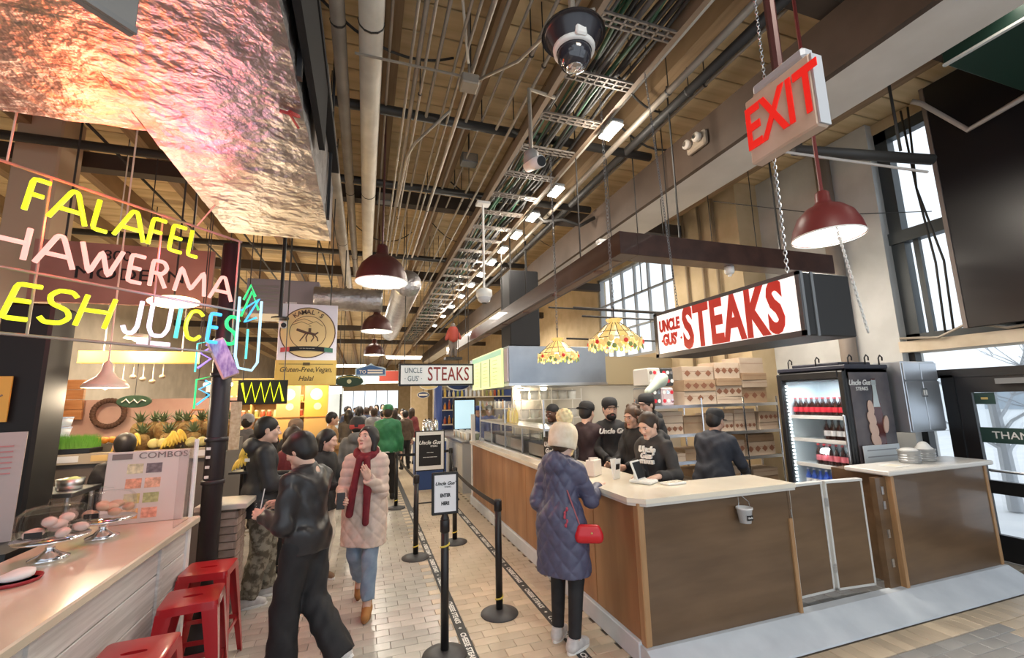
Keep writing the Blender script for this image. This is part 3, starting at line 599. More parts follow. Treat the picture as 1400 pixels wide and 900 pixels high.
# ================================================================== STEAK STALL (right)
WOODW = mat('panel_wood_warm', (.26,.115,.042), .42, col2=(.40,.20,.085), nscale=2.2, stretch=(2,2,.35), coat=.15)
WOODD = mat('panel_wood_dark', (.115,.068,.036), .30, col2=(.165,.10,.055), nscale=2.5, stretch=(.5,3,3), coat=.25)
WOODT = mat('trim_wood', (.36,.20,.09), .45, col2=(.46,.27,.13), nscale=4, stretch=(6,6,.5))
CURB = mat('curb_grey', (.54,.59,.65), .55, col2=(.63,.68,.74), nscale=4); TOPM = mat('worktop_cream', (.80,.73,.60), .22, col2=(.86,.80,.68), nscale=3, coat=.2)
ZP, ZT, YF, XF = .12, 1.10, 2.93, 1.93
m = MB(); m.prism([(YF+.05,0),(YF-.26,0),(YF-.255,.012),(YF-.03,ZP+.01),(YF+.05,ZP+.01)], XF-.02, 6.16, Matrix(((0,0,1,0),(1,0,0,0),(0,1,0,0),(0,0,0,1)))).build('baseboard_front', CURB, label='pale grey painted curb along the counter front', cat='baseboard', kind='structure')
MB().bb(XF-.03,XF+.05,YF+.05,8.3,0,ZP+.03,.006).build('baseboard_side', CURB, label='pale grey painted curb along the aisle side of the counter', cat='baseboard', kind='structure')
PLT = mat('platform_tile', (.10,.10,.105), .45, col2=(.14,.14,.14), nscale=8)
pf = struct('floor_stall', 'dark tiled raised platform inside the steak stall')
MB().bb(XF+.05,6.16,YF+.05,8.3,0,ZP-.012).build('base', GROUT, pf)
pt = MB().box((0,0,0), (.145,.145,.014), None, .004).mesh('tile', PLT)
for i in range(20):
    for j in range(3): link('tile', pt, pf, (3.36+.15*i, YF+.125+.15*j, ZP-.006))
cu = thing('counter_unit', 'long warm brown wooden counter with vertical panel joints facing the aisle', 'counter', (XF,0,0))
ys_ = (YF+.06,3.62,4.5,5.35,6.2,7.2,8.2)
for a, b in zip(ys_[:-1], ys_[1:]): MB().bb(0,.03,a+.004,b-.004,ZP+.03,ZT,.003).build('wood_panel', WOODW, cu)
MB().bb(.03,.42,YF+.2,8.2,ZP,ZT-.02).build('carcass', WOODD, cu); MB().bb(-.015,.05,8.2,8.28,ZP,1.62).build('end_post', WHITE, cu)
cu = thing('counter_unit', 'short dark brown wooden counter front with bucket hanging on it', 'counter', (XF,YF,0))
MB().bb(.03,1.46,0,.03,ZP+.01,ZT,.003).build('wood_panel', WOODD, cu); MB().bb(-.004,.05,-.006,.06,ZP+.01,ZT,.006).build('corner_trim', WOODT, cu)
MB().bb(1.44,1.475,-.02,.04,ZP+.005,ZT-.25,.006).build('batten', WOODT, cu); MB().bb(1.46,1.49,-.005,.42,ZP,ZT,.004).build('end_panel', WOODD, cu); MB().bb(.08,1.45,.03,.40,ZP,ZT-.05).build('carcass', WOODD, cu)
for z in (.72,.86): MB().bb(1.47,1.482,-.012,-.004,z,z+.06).build('hinge', STEEL, cu)
wt = thing('worktop', 'cream L-shaped worktop with clipped corner on the brown counters', 'worktop', (0,0,ZT))
m = MB(); m.prism([(XF+.04,YF-.05),(3.44,YF-.05),(3.44,YF+.42),(XF+.55,YF+.42),(XF+.55,8.25),(XF-.05,8.25),(XF-.05,YF+.06)], 0, .035); m.build('slab', TOPM, wt)
m = MB(); m.prism([(XF+.045,YF-.045),(3.435,YF-.045),(3.435,YF-.02),(XF+.06,YF-.02),(XF-.02,YF+.07),(XF-.02,8.24),(XF-.045,8.24),(XF-.045,YF+.065)], -.02, 0); m.build('edge_band', mat('worktop_edge', (.62,.60,.56), .4), wt)
EDGE = mat('gate_edge', (.62,.62,.60), .45)
for x, w_, rz, lab in ((3.52,.42,.02,'low brown swing gate hinged beside the short counter'),(3.965,.42,-.10,'low brown swing gate standing slightly ajar')):
    g = thing('counter_gate', lab, 'gate', (x,YF+.10,ZP), rz); MB().bb(.015,w_-.015,0,.03,.06,.945,.002).build('wood_panel', WOODD, g)
    MB().bb(0,.018,-.004,.034,.05,.96).bb(w_-.018,w_,-.004,.034,.05,.96).bb(0,w_,-.004,.034,.05,.068).bb(-.0,w_,-.01,.05,.945,.965).build('edge_trim', EDGE, g)
    for z in (.2,.75): MB().bb(-.02,.01,-.008,.0,z,z+.07).build('hinge', STEEL, g)
cu = thing('counter_unit', 'brown counter unit with light reflections beside the entrance door', 'counter', (4.68,YF,0))
MB().bb(.02,1.44,0,.03,ZP+.01,ZT,.003).build('wood_panel', WOODD, cu); MB().bb(-.02,.02,-.02,.05,ZP,ZT,.004).build('left_batten', WOODT, cu); MB().bb(1.43,1.47,-.01,.05,ZP+.01,ZT,.004).build('right_batten', WOODT, cu)
MB().bb(-.16,-.02,.03,.08,ZP,ZT-.02).build('hinge_post', WOODD, cu); MB().bb(0,1.46,.03,.55,ZP,ZT).build('carcass', WOODD, cu)
for z in (.30,.55,.80,.93): MB().bb(-.10,-.07,.022,.03,z,z+.07).build('hinge', STEEL, cu)
wt = thing('worktop', 'short pale worktop on the counter unit by the door', 'worktop', (4.68,YF,ZT)); MB().bb(-.08,1.52,-.05,.36,0,.045,.01).build('slab', mat('worktop_pale', (.74,.72,.68), .3), wt)
# bucket
b = thing('tip_bucket', 'little white bucket with black label hanging on the counter front', 'bucket', (2.86,YF-.062,.885))
MB().lathe([(.001,0),(.042,0),(.056,.10),(.062,.102),(.062,.115),(.056,.115),(.04,.01)], n=18).build('pail', mat('bucket_white', (.70,.70,.70), .4), b, True)
MB().tube([(-.058,0,.105),(-.05,0,.15),(-.02,.03,.19),(.0,.045,.20),(.02,.03,.19),(.05,0,.15),(.058,0,.105)], .003, 5).build('handle', STEEL, b); lb = MB(); lb.bb(-.028,.028,-.051,-.046,.025,.062).build('label_patch', BLACK, b); text('Uncle', .022, WHITE, b, (0,-.0525,.045), sx=.9)
# ---- signs
SIGNW = mat('sign_white_lit', (.9,.9,.9), .4, emit=(1,.97,.93), estr=.55); SIGNW2 = mat('sign_white_lit_b', (.75,.78,.80), .5, emit=(.85,.95,1), estr=.12)
sg = thing('steaks_sign', 'large black box sign with white face and bold red STEAKS lettering', 'sign', (2.32,2.42,2.38), -PI/2)   # local x along -Y world, local -y faces the aisle
Lh, Hh = .66, .185
MB().bb(-Lh,Lh,.0,.40,-Hh,Hh,.006).build('box', BLACK, sg); MB().bb(-Lh+.035,Lh-.02,-.006,.002,-Hh+.03,Hh-.02).build('face', SIGNW, sg)
MB().bb(-Lh-.004,Lh+.004,-.012,.01,-Hh-.004,-Hh+.03).bb(-Lh-.004,Lh+.004,-.012,.01,Hh-.02,Hh+.004).bb(-Lh-.004,-Lh+.035,-.012,.01,-Hh,Hh).bb(Lh-.02,Lh+.004,-.012,.01,-Hh,Hh).build('frame', mat('sign_frame_grey', (.07,.07,.075), .5), sg)
MB().bb(Lh,Lh+.006,.08,.10,-Hh,Hh).bb(Lh,Lh+.006,.0,.02,-Hh,Hh).build('end_seam', GREYM, sg)
text('UNCLE', .125, RED, sg, (-.475,-.009,.062), sx=.62, bold=.006, name='lettering'); text('GUS’', .125, RED, sg, (-.475,-.009,-.055), sx=.66, bold=.006); text('STEAKS', .43, RED, sg, (.115,-.009,-.005), sx=.56, bold=.016, space=1.10)
for dx in (-.575,-.345): MB().prism([(dx-.012,-.055),(dx,-.043),(dx+.012,-.055),(dx,-.067)], .0065, .009, Matrix.Rotation(PI/2,4,'X')).build('bullet_mark', RED, sg)
sg2 = thing('steaks_sign', 'small black framed hanging sign with white face and thin red STEAKS', 'sign', (1.27,8.25,2.37))
MB().bb(-.70,.70,-.03,.10,-.205,.205,.006).build('box', BLACK, sg2); MB().bb(-.665,.665,-.036,-.028,-.172,.172).build('face', SIGNW2, sg2)
BLU = mat('sign_pale_blue', (.07,.14,.19), .5); DRED = mat('sign_dark_red', (.25,.02,.02), .5)
text('UNCLE', .14, BLU, sg2, (-.44,-.04,.075), sx=.72, bold=.0); text('· GUS’ ·', .14, BLU, sg2, (-.44,-.04,-.075), sx=.72); text('STEAKS', .36, DRED, sg2, (.21,-.04,0), sx=.62, bold=.003, space=1.08)
MB().cyl((-.6,0,.2), (-.6,0,3.2), .008, n=5).build('hanging_rod', PIPEB, sg2); MB().cyl((.6,0,.2), (.6,0,3.2), .008, n=5).build('hanging_rod', PIPEB, sg2)
# chains
def chain(label, p0, p1, parent=None, ls=.036, r=.0028, group=None, mt=None):
    p0 = Vector(p0); p1 = Vector(p1); d = p1-p0; n = max(2, int(d.length/(ls*.72))); q = d.to_track_quat('Z','X').to_matrix(); m = MB()
    for k in range(n):
        c = p0+d*((k+.5)/n); Rz = Matrix.Rotation((k%2)*PI/2, 3, 'Z'); pts = [c+q@(Rz@Vector((ls*.26*math.cos(2*PI*j/8), 0, ls*.5*math.sin(2*PI*j/8)))) for j in range(8)]
        m.tube(pts, r, 4, True)
    return m.build('hanging_chain', mt or GREYM, None, label=label, cat='chain', group=group)
chain('thin chain holding the far end of the large STEAKS sign', (2.5,3.0,2.57), (2.35,3.0,4.85)); chain('pale chain holding the near end of the large STEAKS sign', (2.36,1.86,2.57), (2.5,1.95,4.85), mt=STEEL)
chain('pale cord chain hanging down the end of the large STEAKS sign', (2.77,1.73,2.22), (2.86,1.88,2.95), mt=mat('rope_white', (.7,.7,.68), .7), ls=.026, r=.004)
# wooden beam frame
BEAM = mat('beam_mahogany', (.045,.018,.013), .4, col2=(.075,.032,.022), nscale=2, stretch=(3,.4,3), coat=.3)
bf = thing('beam_frame', 'dark mahogany wooden beam frame hanging above the steak counter', 'beam', (2.3,3.5,3.25))
MB().bb(0,.2,0,9.6,0,.23,.004).build('beam', BEAM, bf); MB().bb(.2,2.9,0,.2,0,.23,.004).build('beam', BEAM, bf)
MB().bb(.05,.15,.22,9.5,-.006,0).build('under_strip', mat('beam_strip', (.22,.15,.11), .5), bf)
for y in np.arange(.6, 9.4, 1.15): MB().lathe([(.001,-.012),(.055,-.012),(.06,-.004),(.06,0)], (.1,y,0), 14).build('downlight', mat('bronze', (.16,.07,.05), .4, .5), bf)
for y in (1.0,4.2,7.4): MB().cyl((.1,y,.22), (.1,y,2.35), .01, n=6).build('hanger_rod', PIPEB, bf)
for x in (.8,2.2): MB().cyl((x,.1,.22), (x,.1,2.35), .01, n=6).build('hanger_rod', PIPEB, bf)
# black speaker cabinet hung under girder, smoke detector, pipes behind
MB().bb(2.62,3.24,7.9,8.5,2.9,4.42,.02).build('hanging_cabinet', BLACKM, label='tall black box hung behind the mahogany beam', cat='cabinet'); m_ = bpy.data.objects['hanging_cabinet']; MB().cyl((2.75,8.2,4.4), (2.75,8.2,5.6), .015, n=6).build('hanger_rod', PIPEB, m_); MB().cyl((3.1,8.2,4.4), (3.1,8.2,5.6), .015, n=6).build('hanger_rod', PIPEB, m_)
for k, (y, z) in enumerate(((5.1,2.95),(5.35,3.12),(5.6,2.72),(6.2,3.3))): MB().tube([(2.7,y,z),(6.5,y+.1,z)], .014, 6).build('wall_pipe', PIPEB, None, True, label='thin horizontal pipe behind the stained glass lamps', cat='pipe', group='thin pipes behind the glass lamps')
sd = thing('smoke_detector', 'small white round detector under the mahogany cross beam', 'detector', (3.72,3.6,3.19)); MB().lathe([(.001,-.02),(.035,-.02),(.05,0),(.05,.06),(.001,.06)], n=14).build('shell', WHITE, sd, True); MB().cyl((0,0,-.045), (0,0,-.02), .018, n=8).build('bulb', WHITE, sd)
# ---- stained glass lamps
TY = mat('glass_amber', (.85,.62,.18), .3, col2=(.95,.80,.42), nscale=9, emit=(1,.62,.14), estr=.30); TG = mat('glass_green', (.16,.22,.08), .3, emit=(.35,.42,.10), estr=.22); TR = mat('glass_red', (.6,.04,.03), .3, emit=(.8,.05,.03), estr=.2); TC = mat('glass_cream', (.78,.62,.26), .3, emit=(1,.70,.22), estr=.22)
LEAD = mat('lead', (.06,.05,.035), .5, .5)
def tiffany(lab, x, y, z, r=.225):
    t = thing('stained_glass_lamp', lab, 'lamp', (x,y,z)); n = 16
    prof = [(.05,.20),(.09,.175),(.15,.115),(r*.93,.055)]
    for k in range(n):
        a0, a1 = 2*PI*k/n+.012, 2*PI*(k+1)/n-.012; m = MB(); vs_ = [(q*math.cos(a), q*math.sin(a), zz) for q, zz in prof for a in (a0,a1)]
        vo = [(v[0]*1.02,v[1]*1.02,v[2]+.004) for v in vs_]; N = len(vs_); fs = []
        for j in range(len(prof)-1): fs += [(2*j,2*j+2,2*j+3,2*j+1), (N+2*j,N+2*j+1,N+2*j+3,N+2*j+2), (2*j,N+2*j,N+2*j+2,2*j+2), (2*j+1,2*j+3,N+2*j+3,N+2*j+1)]
        m.add(vs_+vo, fs).build('glass_panel', TY, t)
    # scalloped floral band of leaves and flowers
    for k in range(n*2):
        a = 2*PI*(k+.5)/(n*2); R = Matrix.Rotation(a,3,'Z'); dz = .018*math.sin(k*2.3)
        MB().ell((r*.985*math.cos(a), r*.985*math.sin(a), .03+dz), (.006,.026,.030), 8, 5, R).build('petal', TC if k%3 else TY, t, True)
        MB().ell((r*1.0*math.cos(a+.1), r*1.0*math.sin(a+.1), -.012+.012*math.cos(k*1.7)), (.006,.020,.022), 8, 5, R).build('leaf', (TG, TC, TY, TG)[k%4], t, True)
    for k in range(6):
        a = 2*PI*(k+.33)/6; R = Matrix.Rotation(a,3,'Z'); MB().ell((r*1.03*math.cos(a), r*1.03*math.sin(a), .022), (.009,.020,.020), 10, 6, R).build('flower', TR, t, True)
    m = MB()
    for k in range(n):
        a = 2*PI*k/n; m.tube([(q*math.cos(a)*1.015, q*math.sin(a)*1.015, zz+.002) for q, zz in prof], .005, 4)
    for q, zz in ((.15,.115),(r*.94,.055)): m.tube([(q*1.02*math.cos(2*PI*j/32), q*1.02*math.sin(2*PI*j/32), zz+.002) for j in range(32)], .004, 4, True)
    m.build('lead_lines', LEAD, t)
    MB().lathe([(.045,.195),(.05,.21),(.072,.24)], n=24, mod=lambda a, j: 1+.10*j*math.cos(8*a)/2).build('crown', TY, t)
    MB().lathe([(.001,.03),(.028,.035),(.04,.07),(.03,.11),(.012,.13),(.012,.22)], n=12).build('bulb', glow('bulb_warm', (1,.82,.5), 3), t, True)
    MB().cyl((0,0,.12), (0,0,.36), .006, n=6).build('stem', BLACK, t)
    lamp('POINT', 'glass_lamp_light', (x,y,z-.06), 4, WARM, .06)
    chain('thin chain of '+lab, (x,y,z+.34), (x,y,5.6), ls=.05)
tiffany('yellow stained glass lamp hanging nearer the large STEAKS sign', 2.1,3.37,2.33,.235); tiffany('yellow stained glass lamp hanging in front of the steel exhaust hood', 2.1,4.6,2.33,.235)
# ---- exhaust hood with menu board
hd = thing('exhaust_hood', 'long stainless steel exhaust hood above the grill', 'exhaust hood', (2.12,6.5,2.1)); MB().bb(0,1.72,0,2.7,0,.62,.006).build('canopy', mat('hood_steel', (.26,.30,.35), .32, .75, (.36,.40,.46), 1.5, (1,1,1)), hd)
MB().bb(-.01,1.73,-.012,.0,-.01,.03).bb(-.012,0,0,2.7,-.01,.03).build('lip', STEEL, hd); pass
MB().bb(-.02,.0,.02,.20,.06,.58).build('end_board', mat('board_lilac', (.62,.58,.66), .5), hd)
mb_ = thing('menu_board', 'long backlit yellow green menu board on the side of the exhaust hood', 'menu board', (2.09,7.75,2.40), -PI/2)
MB().bb(-1.0,1.0,-.02,.02,-.32,.31).build('panel', mat('menu_lit', (.75,.82,.40), .4, emit=(.85,.95,.45), estr=.5), mb_); MB().bb(-1.0,1.0,-.024,-.02,.20,.29).build('header', mat('menu_head', (.35,.62,.40), .4, emit=(.35,.75,.5), estr=.35), mb_)
pass
for c in range(3):
    for r_ in range(7): text(('STEAK  12.5','CHEESE  13.0','PEPPER  13.5','ONION  13.0','PIZZA  13.5','WIZ  13.0','FRIES  5.0')[r_] if False else '— — —', .05, mat('menu_ink', (.03,.10,.05), .6), mb_, (-.64+.64*c,-.026,.14-.065*r_), sx=1.4)
for x in (-.32,.32): MB().bb(x-.008,x+.008,-.026,-.02,-.30,.19).build('divider', mat('menu_ink', (.03,.10,.05), .6), mb_)
# ---- glass food case on the counter
fc = thing('food_case', 'glass and steel sneeze guard case on the long counter', 'display case', (2.03,4.95,ZT+.035))
MB().bb(0,.42,0,3.1,.36,.39).build('top_shelf', STEEL, fc); MB().bb(0,.42,0,3.1,0,.02).build('base', STEEL, fc)
for y in (0,.78,1.55,2.32,3.08): MB().bb(0,.02,y,y+.02,0,.36).build('post', STEEL, fc); MB().bb(.40,.42,y,y+.02,0,.36).build('post', STEEL, fc)
for k in range(4): MB().bb(.004,.010,.03+.775*k,.77+.775*k,.03,.35).build('glass_pane', GLASS, fc)
MB().bb(.004,.012,.0,3.1,.40,.72).build('upper_glass', GLASS, fc)
for y in (0,1.55,3.08): MB().bb(0,.02,y,y+.02,.39,.73).build('upper_post', STEEL, fc)
PANM = mat('food_pan', (.35,.35,.36), .35, .9)
for k in range(4):
    p = thing('food_pan', 'steel food pan behind the sneeze guard glass', 'pan', (2.25,5.33+.775*k,ZT+.056), 0, 'food pans in the glass case'); MB().bb(-.16,.16,-.3,.3,0,.02).bb(-.16,-.15,-.3,.3,0,.16).bb(.15,.16,-.3,.3,0,.16).bb(-.16,.16,-.3,-.29,0,.16).bb(-.16,.16,.29,.3,0,.16).build('tray', PANM, p)
    fm = MB()
    for j in range(14): fm.ell((random.uniform(-.12,.12),random.uniform(-.26,.26),.07+random.uniform(0,.05)), (.05,.05,.03), 7, 5)
    fm.build('food', (mat('food_brown', (.25,.13,.06), .7), mat('food_green', (.2,.28,.08), .7), mat('food_cream', (.6,.5,.3), .7), mat('food_red', (.4,.1,.05), .7))[k], p, True, kind='stuff')
def bottle_me(h, r, nm): return [(.001,0),(r*.9,0),(r,.012),(r,h*.55),(r*.9,h*.62),(r*.38,h*.82),(r*.36,h*.93)]
for k, (y, c) in enumerate(((6.45,(.8,.62,.1)),(6.56,(.85,.75,.2)),(6.67,(.9,.85,.6)),(6.80,(.8,.6,.1)))):
    b = thing('sauce_bottle', 'tall yellow sauce bottle standing on the food case shelf', 'bottle', (2.2,y,ZT+.426), 0, 'sauce bottles on the food case'); MB().lathe(bottle_me(.24,.035,''), n=14).build('bottle_body', mat('sauce%d'%k, c, .35), b, True); MB().lathe([(.013,.22),(.012,.235),(.004,.28),(.001,.281)], n=10).build('nozzle', IVORY, b, True)
# bags of rolls and price card beside the case
cd = thing('counter_sign', 'black counter card with white script beside the food case', 'card', (2.03,4.78,ZT+.037), -PI/2+.25); MB().bb(-.10,.10,-.012,.012,0,.30).build('card', BLACK, cd); MB().bb(-.11,.11,-.02,.02,0,.02).build('foot', BLACK, cd)
text('Uncle', .075, WHITE, cd, (0,-.014,.22), shear=.3, bold=.002); text('Gus’', .075, WHITE, cd, (0,-.014,.15), shear=.3, bold=.002); text('STEAKS', .04, WHITE, cd, (0,-.014,.07), bold=.001)
rb = thing('roll_bag', 'clear bag of pale bread rolls behind the black counter card', 'bread', (2.22,4.66,ZT+.037)); rm_ = MB()
for j in range(7): rm_.ell((random.uniform(-.07,.07), random.uniform(-.06,.06), .05+.035*j), (.06,.05,.035), 8, 6)
rm_.build('rolls', mat('bread', (.72,.58,.32), .7, col2=(.85,.74,.5), nscale=8), rb, True, kind='stuff'); organic('bag', [el((0,0,.14), (.11,.10,.15), .02), rc((0,0,.28), (0,0,.33), .02, .04, .03)], .014, PLASTIC, rb)
# ---- till things on worktop
zt = ZT+.037
t = thing('card_terminal', 'white payment terminal standing on the cream worktop', 'payment terminal', (2.33,3.42,zt), .5); MB().box((0,0,.014), (.16,.20,.028), None, .008).build('base', WHITE, t); MB().box((0,.05,.10), (.15,.02,.17), (-.35,0,0), .006).build('screen_body', WHITE, t); MB().box((0,.038,.104), (.13,.004,.14), (-.35,0,0)).build('screen', BLACK, t); MB().box((0,.065,.04), (.04,.04,.06)).build('stem', WHITE, t)
t = thing('tent_card', 'small white tent card with print standing on the cream worktop', 'card', (2.22,3.66,zt), .4); MB().box((0,0,.09), (.09,.004,.18), (.12,0,0)).build('leaf_front', WHITE, t); MB().box((0,.03,.09), (.09,.004,.18), (-.12,0,0)).build('leaf_back', WHITE, t); MB().box((0,-.008,.11), (.055,.002,.05), (.12,0,0)).build('print', BLACK, t)
t = thing('keypad', 'flat white keypad under the cashier hands', 'keypad', (2.52,3.27,zt), .1); MB().box((0,0,.008), (.20,.11,.016), None, .004).build('body', WHITE, t); 
for i in range(4):
    for j in range(2): MB().box((-.066+.044*i,-.02+.04*j,.018), (.03,.028,.006), None, .002).build('key', IVORY, t)
t = thing('takeout_bag', 'white takeout paper held at the counter edge', 'paper', (2.12,3.92,zt), .6); MB().box((0,0,.075), (.16,.09,.15), None, .006).build('bag', mat('paper_white', (.78,.72,.66), .7), t); MB().box((0,0,.155), (.16,.02,.03), (0,.1,0)).build('fold', mat('paper_white', (.78,.72,.66), .7), t)
for k, (x, y) in enumerate(((5.34,3.13),(5.60,3.14))):
    t = thing('canister', ('squat steel canister filled with white paper cups','squat steel canister with pointed white napkins')[k], 'canister', (x,y,ZT+.047)); MB().lathe([(.001,0),(.085,0),(.09,.01),(.09,.11),(.096,.115),(.096,.125),(.085,.125),(.085,.02)], n=20).build('can', mat('can_grey', (.42,.43,.43), .45, .4), t, True)
    for z in (.03,.055,.08): MB().lathe([(.0905,z-.004),(.093,z),(.0905,z+.004)], n=20).build('rib', STEEL, t)
    organic('contents', [el((0,0,.12), (.08,.08,.03), .02)]+([el((0,0,.15), (.05,.05,.05), .03)] if k else []), .012, WHITE, t)
t = thing('notice_sheet', 'white sheet of paper lying on the pale worktop by the canisters', 'paper', (5.0,3.08,ZT+.046), .15); MB().bb(-.12,.12,-.09,.09,0,.003).build('sheet', WHITE, t); MB().bb(-.09,.06,-.05,.05,.003,.0035).build('print', IVORY, t)
# ---- drinks fridge
fx, fy = 5.2, 3.55
f = thing('drinks_fridge', 'black drinks fridge with lit glass door and bottle poster side', 'fridge', (fx,fy,ZP)); FW, FD, FH = .86, .70, 2.02
FI = mat('fridge_inside', (.80,.88,.92), .35); 
MB().bb(0,FD,0,.05,0,FH,.01).bb(0,FD,FW-.05,FW,0,FH,.01).bb(FD-.05,FD,0,FW,0,FH).bb(0,FD,0,FW,0,.25).bb(0,FD,0,FW,FH-.12,FH,.01).build('cabinet', BLACK, f)
MB().bb(.06,FD-.05,.05,.058,.25,FH-.12).bb(.06,FD-.05,FW-.058,FW-.05,.25,FH-.12).bb(FD-.06,FD-.05,.05,FW-.05,.25,FH-.12).build('liner', FI, f)
dr = MB().bb(-.05,-.005,0,.065,.22,FH-.02,.01).bb(-.05,-.005,FW-.065,FW,.22,FH-.02,.01).bb(-.05,-.005,.065,FW-.065,.22,.30,.005).bb(-.05,-.005,.065,FW-.065,FH-.10,FH-.02,.005).build('door', BLACK, f)
MB().bb(-.03,-.024,.065,FW-.065,.30,FH-.10).build('door_glass', GLASS, dr); MB().bb(-.085,-.05,.02,.045,.7,1.5,.006).build('handle', STEEL, dr)
LED = glow('led_white', (.85,.97,1), 4)
for k in range(34): MB().box((.03,FW-.068,.36+k*.045), (.02,.012,.026)).build('led', LED, f)
MB().bb(.03,.045,.058,.066,.34,FH-.14).build('led_strip', LED, f)
lamp('AREA', 'fridge_light', (fx+.12,fy+.43,ZP+FH-.16), 5, (.82,.95,1), .5, (fx+.3,fy+.43,0)); lamp('POINT', 'fridge_light', (fx+.10,fy+.43,ZP+.62), 1.3, (.82,.95,1), .05); lamp('POINT', 'fridge_light', (fx+.10,fy+.43,ZP+1.05), 1.3, (.82,.95,1), .05)
shz = (.60,.89,1.19,1.47); 
for z in shz: MB().bb(.05,FD-.06,.06,FW-.06,z-.012,z).build('shelf', mat('shelf_white', (.85,.9,.92), .4), f); MB().bb(.03,.05,.06,FW-.06,z-.03,z+.012).build('price_rail', WHITE, f)
COLA = mat('cola', (.035,.008,.005), .15); CAPR = mat('cap_red', (.6,.02,.03), .4); LBR = mat('label_red', (.65,.03,.05), .4); BLUE = mat('water_blue', (.08,.18,.75), .2, trans=.3); LBW = mat('label_white', (.8,.8,.82), .4)
def bottle(lab, group, body, cap_, lbl, h, r, loc, cache={}):
    key = (group,)
    if key in cache: return dup(cache[key], None, loc)
    b = thing('drink_bottle', lab, 'bottle', loc, 0, group); MB().lathe(bottle_me(h,r,''), n=10).build('bottle_body', body, b, True); MB().cyl((0,0,h*.92), (0,0,h), r*.42, n=10).build('cap', cap_, b); MB().lathe([(r+.0006,h*.22),(r+.001,h*.24),(r+.001,h*.46),(r+.0006,h*.48)], n=10).build('label_band', lbl, b, True); cache[key] = b; return b
for k in range(10):
    for j in range(2): bottle('cola bottle with red label on the top lit shelf of the fridge', 'cola bottles on the top fridge shelf', COLA, CAPR, LBR, .23, .034, (fx+.12+.085*j, fy+.10+.073*k, ZP+shz[3]))
for k in range(5): bottle('dark cola bottle with white label on second fridge shelf', 'dark bottles on the second fridge shelf', COLA, BLACK, LBW, .24, .034, (fx+.12, fy+.09+.075*k, ZP+shz[2]))
for k in range(7): bottle('cola bottle with pink red label on third fridge shelf', 'cola bottles on the third fridge shelf', COLA, CAPR, mat('label_pink', (.75,.2,.25), .4), .25, .034, (fx+.12, fy+.09+.073*k, ZP+shz[1]))
for k in range(9): bottle('clear blue water bottle on the bottom fridge shelf', 'water bottles on the bottom fridge shelf', BLUE, LBW, LBW, .23, .033, (fx+.12, fy+.09+.076*k, ZP+shz[0]))
# poster on fridge side facing the front: a hand around a plain bottle
PST = mat('poster_dark', (.05,.045,.055), .35, col2=(.16,.13,.13), nscale=2.5)
po = MB().bb(.035,FD-.01,-.006,0,.30,FH-.04).build('side_poster', PST, f)
def flat(poly, y0, y1, name, mt, parent): return MB().prism(poly, y0, y1, Matrix.Rotation(PI/2,4,'X')).build(name, mt, parent)
bp = [(x*1.1, z*.88+.44) for x, z in ((.035,0),(.07,.02),(.075,.28),(.066,.40),(.072,.50),(.06,.62),(.03,.76),(.026,.90),(.032,.92),(.032,.96))]
poly = [(.42+x, .62+z) for x, z in bp]+[(.42-x, .62+z) for x, z in bp[::-1]]
flat(poly, .007, .011, 'bottle_print', mat('print_cola', (.10,.015,.012), .15), po)
flat([(.42+x*1.1, 1.60+z) for x, z in ((-.05,-.02),(.05,-.02),(.032,.12),(.028,.23),(-.028,.23),(-.032,.12))], .011, .013, 'bottle_neck_print', mat('print_glass', (.55,.62,.62), .15), po); flat([(.383,1.83),(.457,1.83),(.457,1.89),(.383,1.89)], .011, .014, 'bottle_cap_print', mat('print_cap', (.6,.66,.66), .3, .6), po)
HNDP = mat('print_hand', (.72,.50,.40), .5)
for kf, (cx, cz, rx, rz_, a) in enumerate(((.31,1.57,.05,.09,.1),(.30,1.45,.062,.09,.5),(.31,1.33,.066,.09,.5),(.32,1.21,.066,.09,.55),(.52,1.38,.04,.10,-.2))):
    pp = []
    for k in range(16): t_ = 2*PI*k/16; u_, w2_ = rx*math.cos(t_), rz_*math.sin(t_); pp.append((cx+u_*math.cos(a)-w2_*math.sin(a), cz+u_*math.sin(a)+w2_*math.cos(a)))
    flat(pp, .012, .016+.0015*kf, 'finger_print', HNDP, po)
text('Uncle Gus’', .085, WHITE, po, (.20,-.009,1.86), shear=.3, bold=.002); text('STEAKS', .06, WHITE, po, (.22,-.009,1.79), bold=.001)
nc = thing('notice_card', 'white lined notice card stuck low on the fridge side poster', 'card', (fx+.36,fy-.025,ZP+1.06), 0); MB().bb(-.30,.30,-.01,0,-.17,.10,.004).build('card', mat('card_bluewhite', (.72,.78,.82), .5), nc)
for z in (-.10,-.03,.04): MB().bb(-.24,.24,-.0125,-.0095,z,z+.012).build('line', mat('line_grey', (.35,.38,.42), .5), nc)
# things on the fridge
t = thing('hook_rack', 'dark rack with curled hooks lying on top of the fridge', 'rack', (fx,fy,ZP+FH)); MB().bb(-.02,FD,-.02,FW,0,.05,.01).bb(.05,.6,.1,.7,.05,.09,.01).build('base', mat('rack_navy', (.02,.022,.04), .5), t)
for x, y in ((.0,.7),(.02,.35),(.1,.02),(.35,.0),(.62,.02)): MB().tube([(x,y,.05),(x,y,.13),(x+.03,y,.165),(x+.065,y,.14),(x+.06,y,.10)], .008, 6).build('hook', BLACK, t, True)
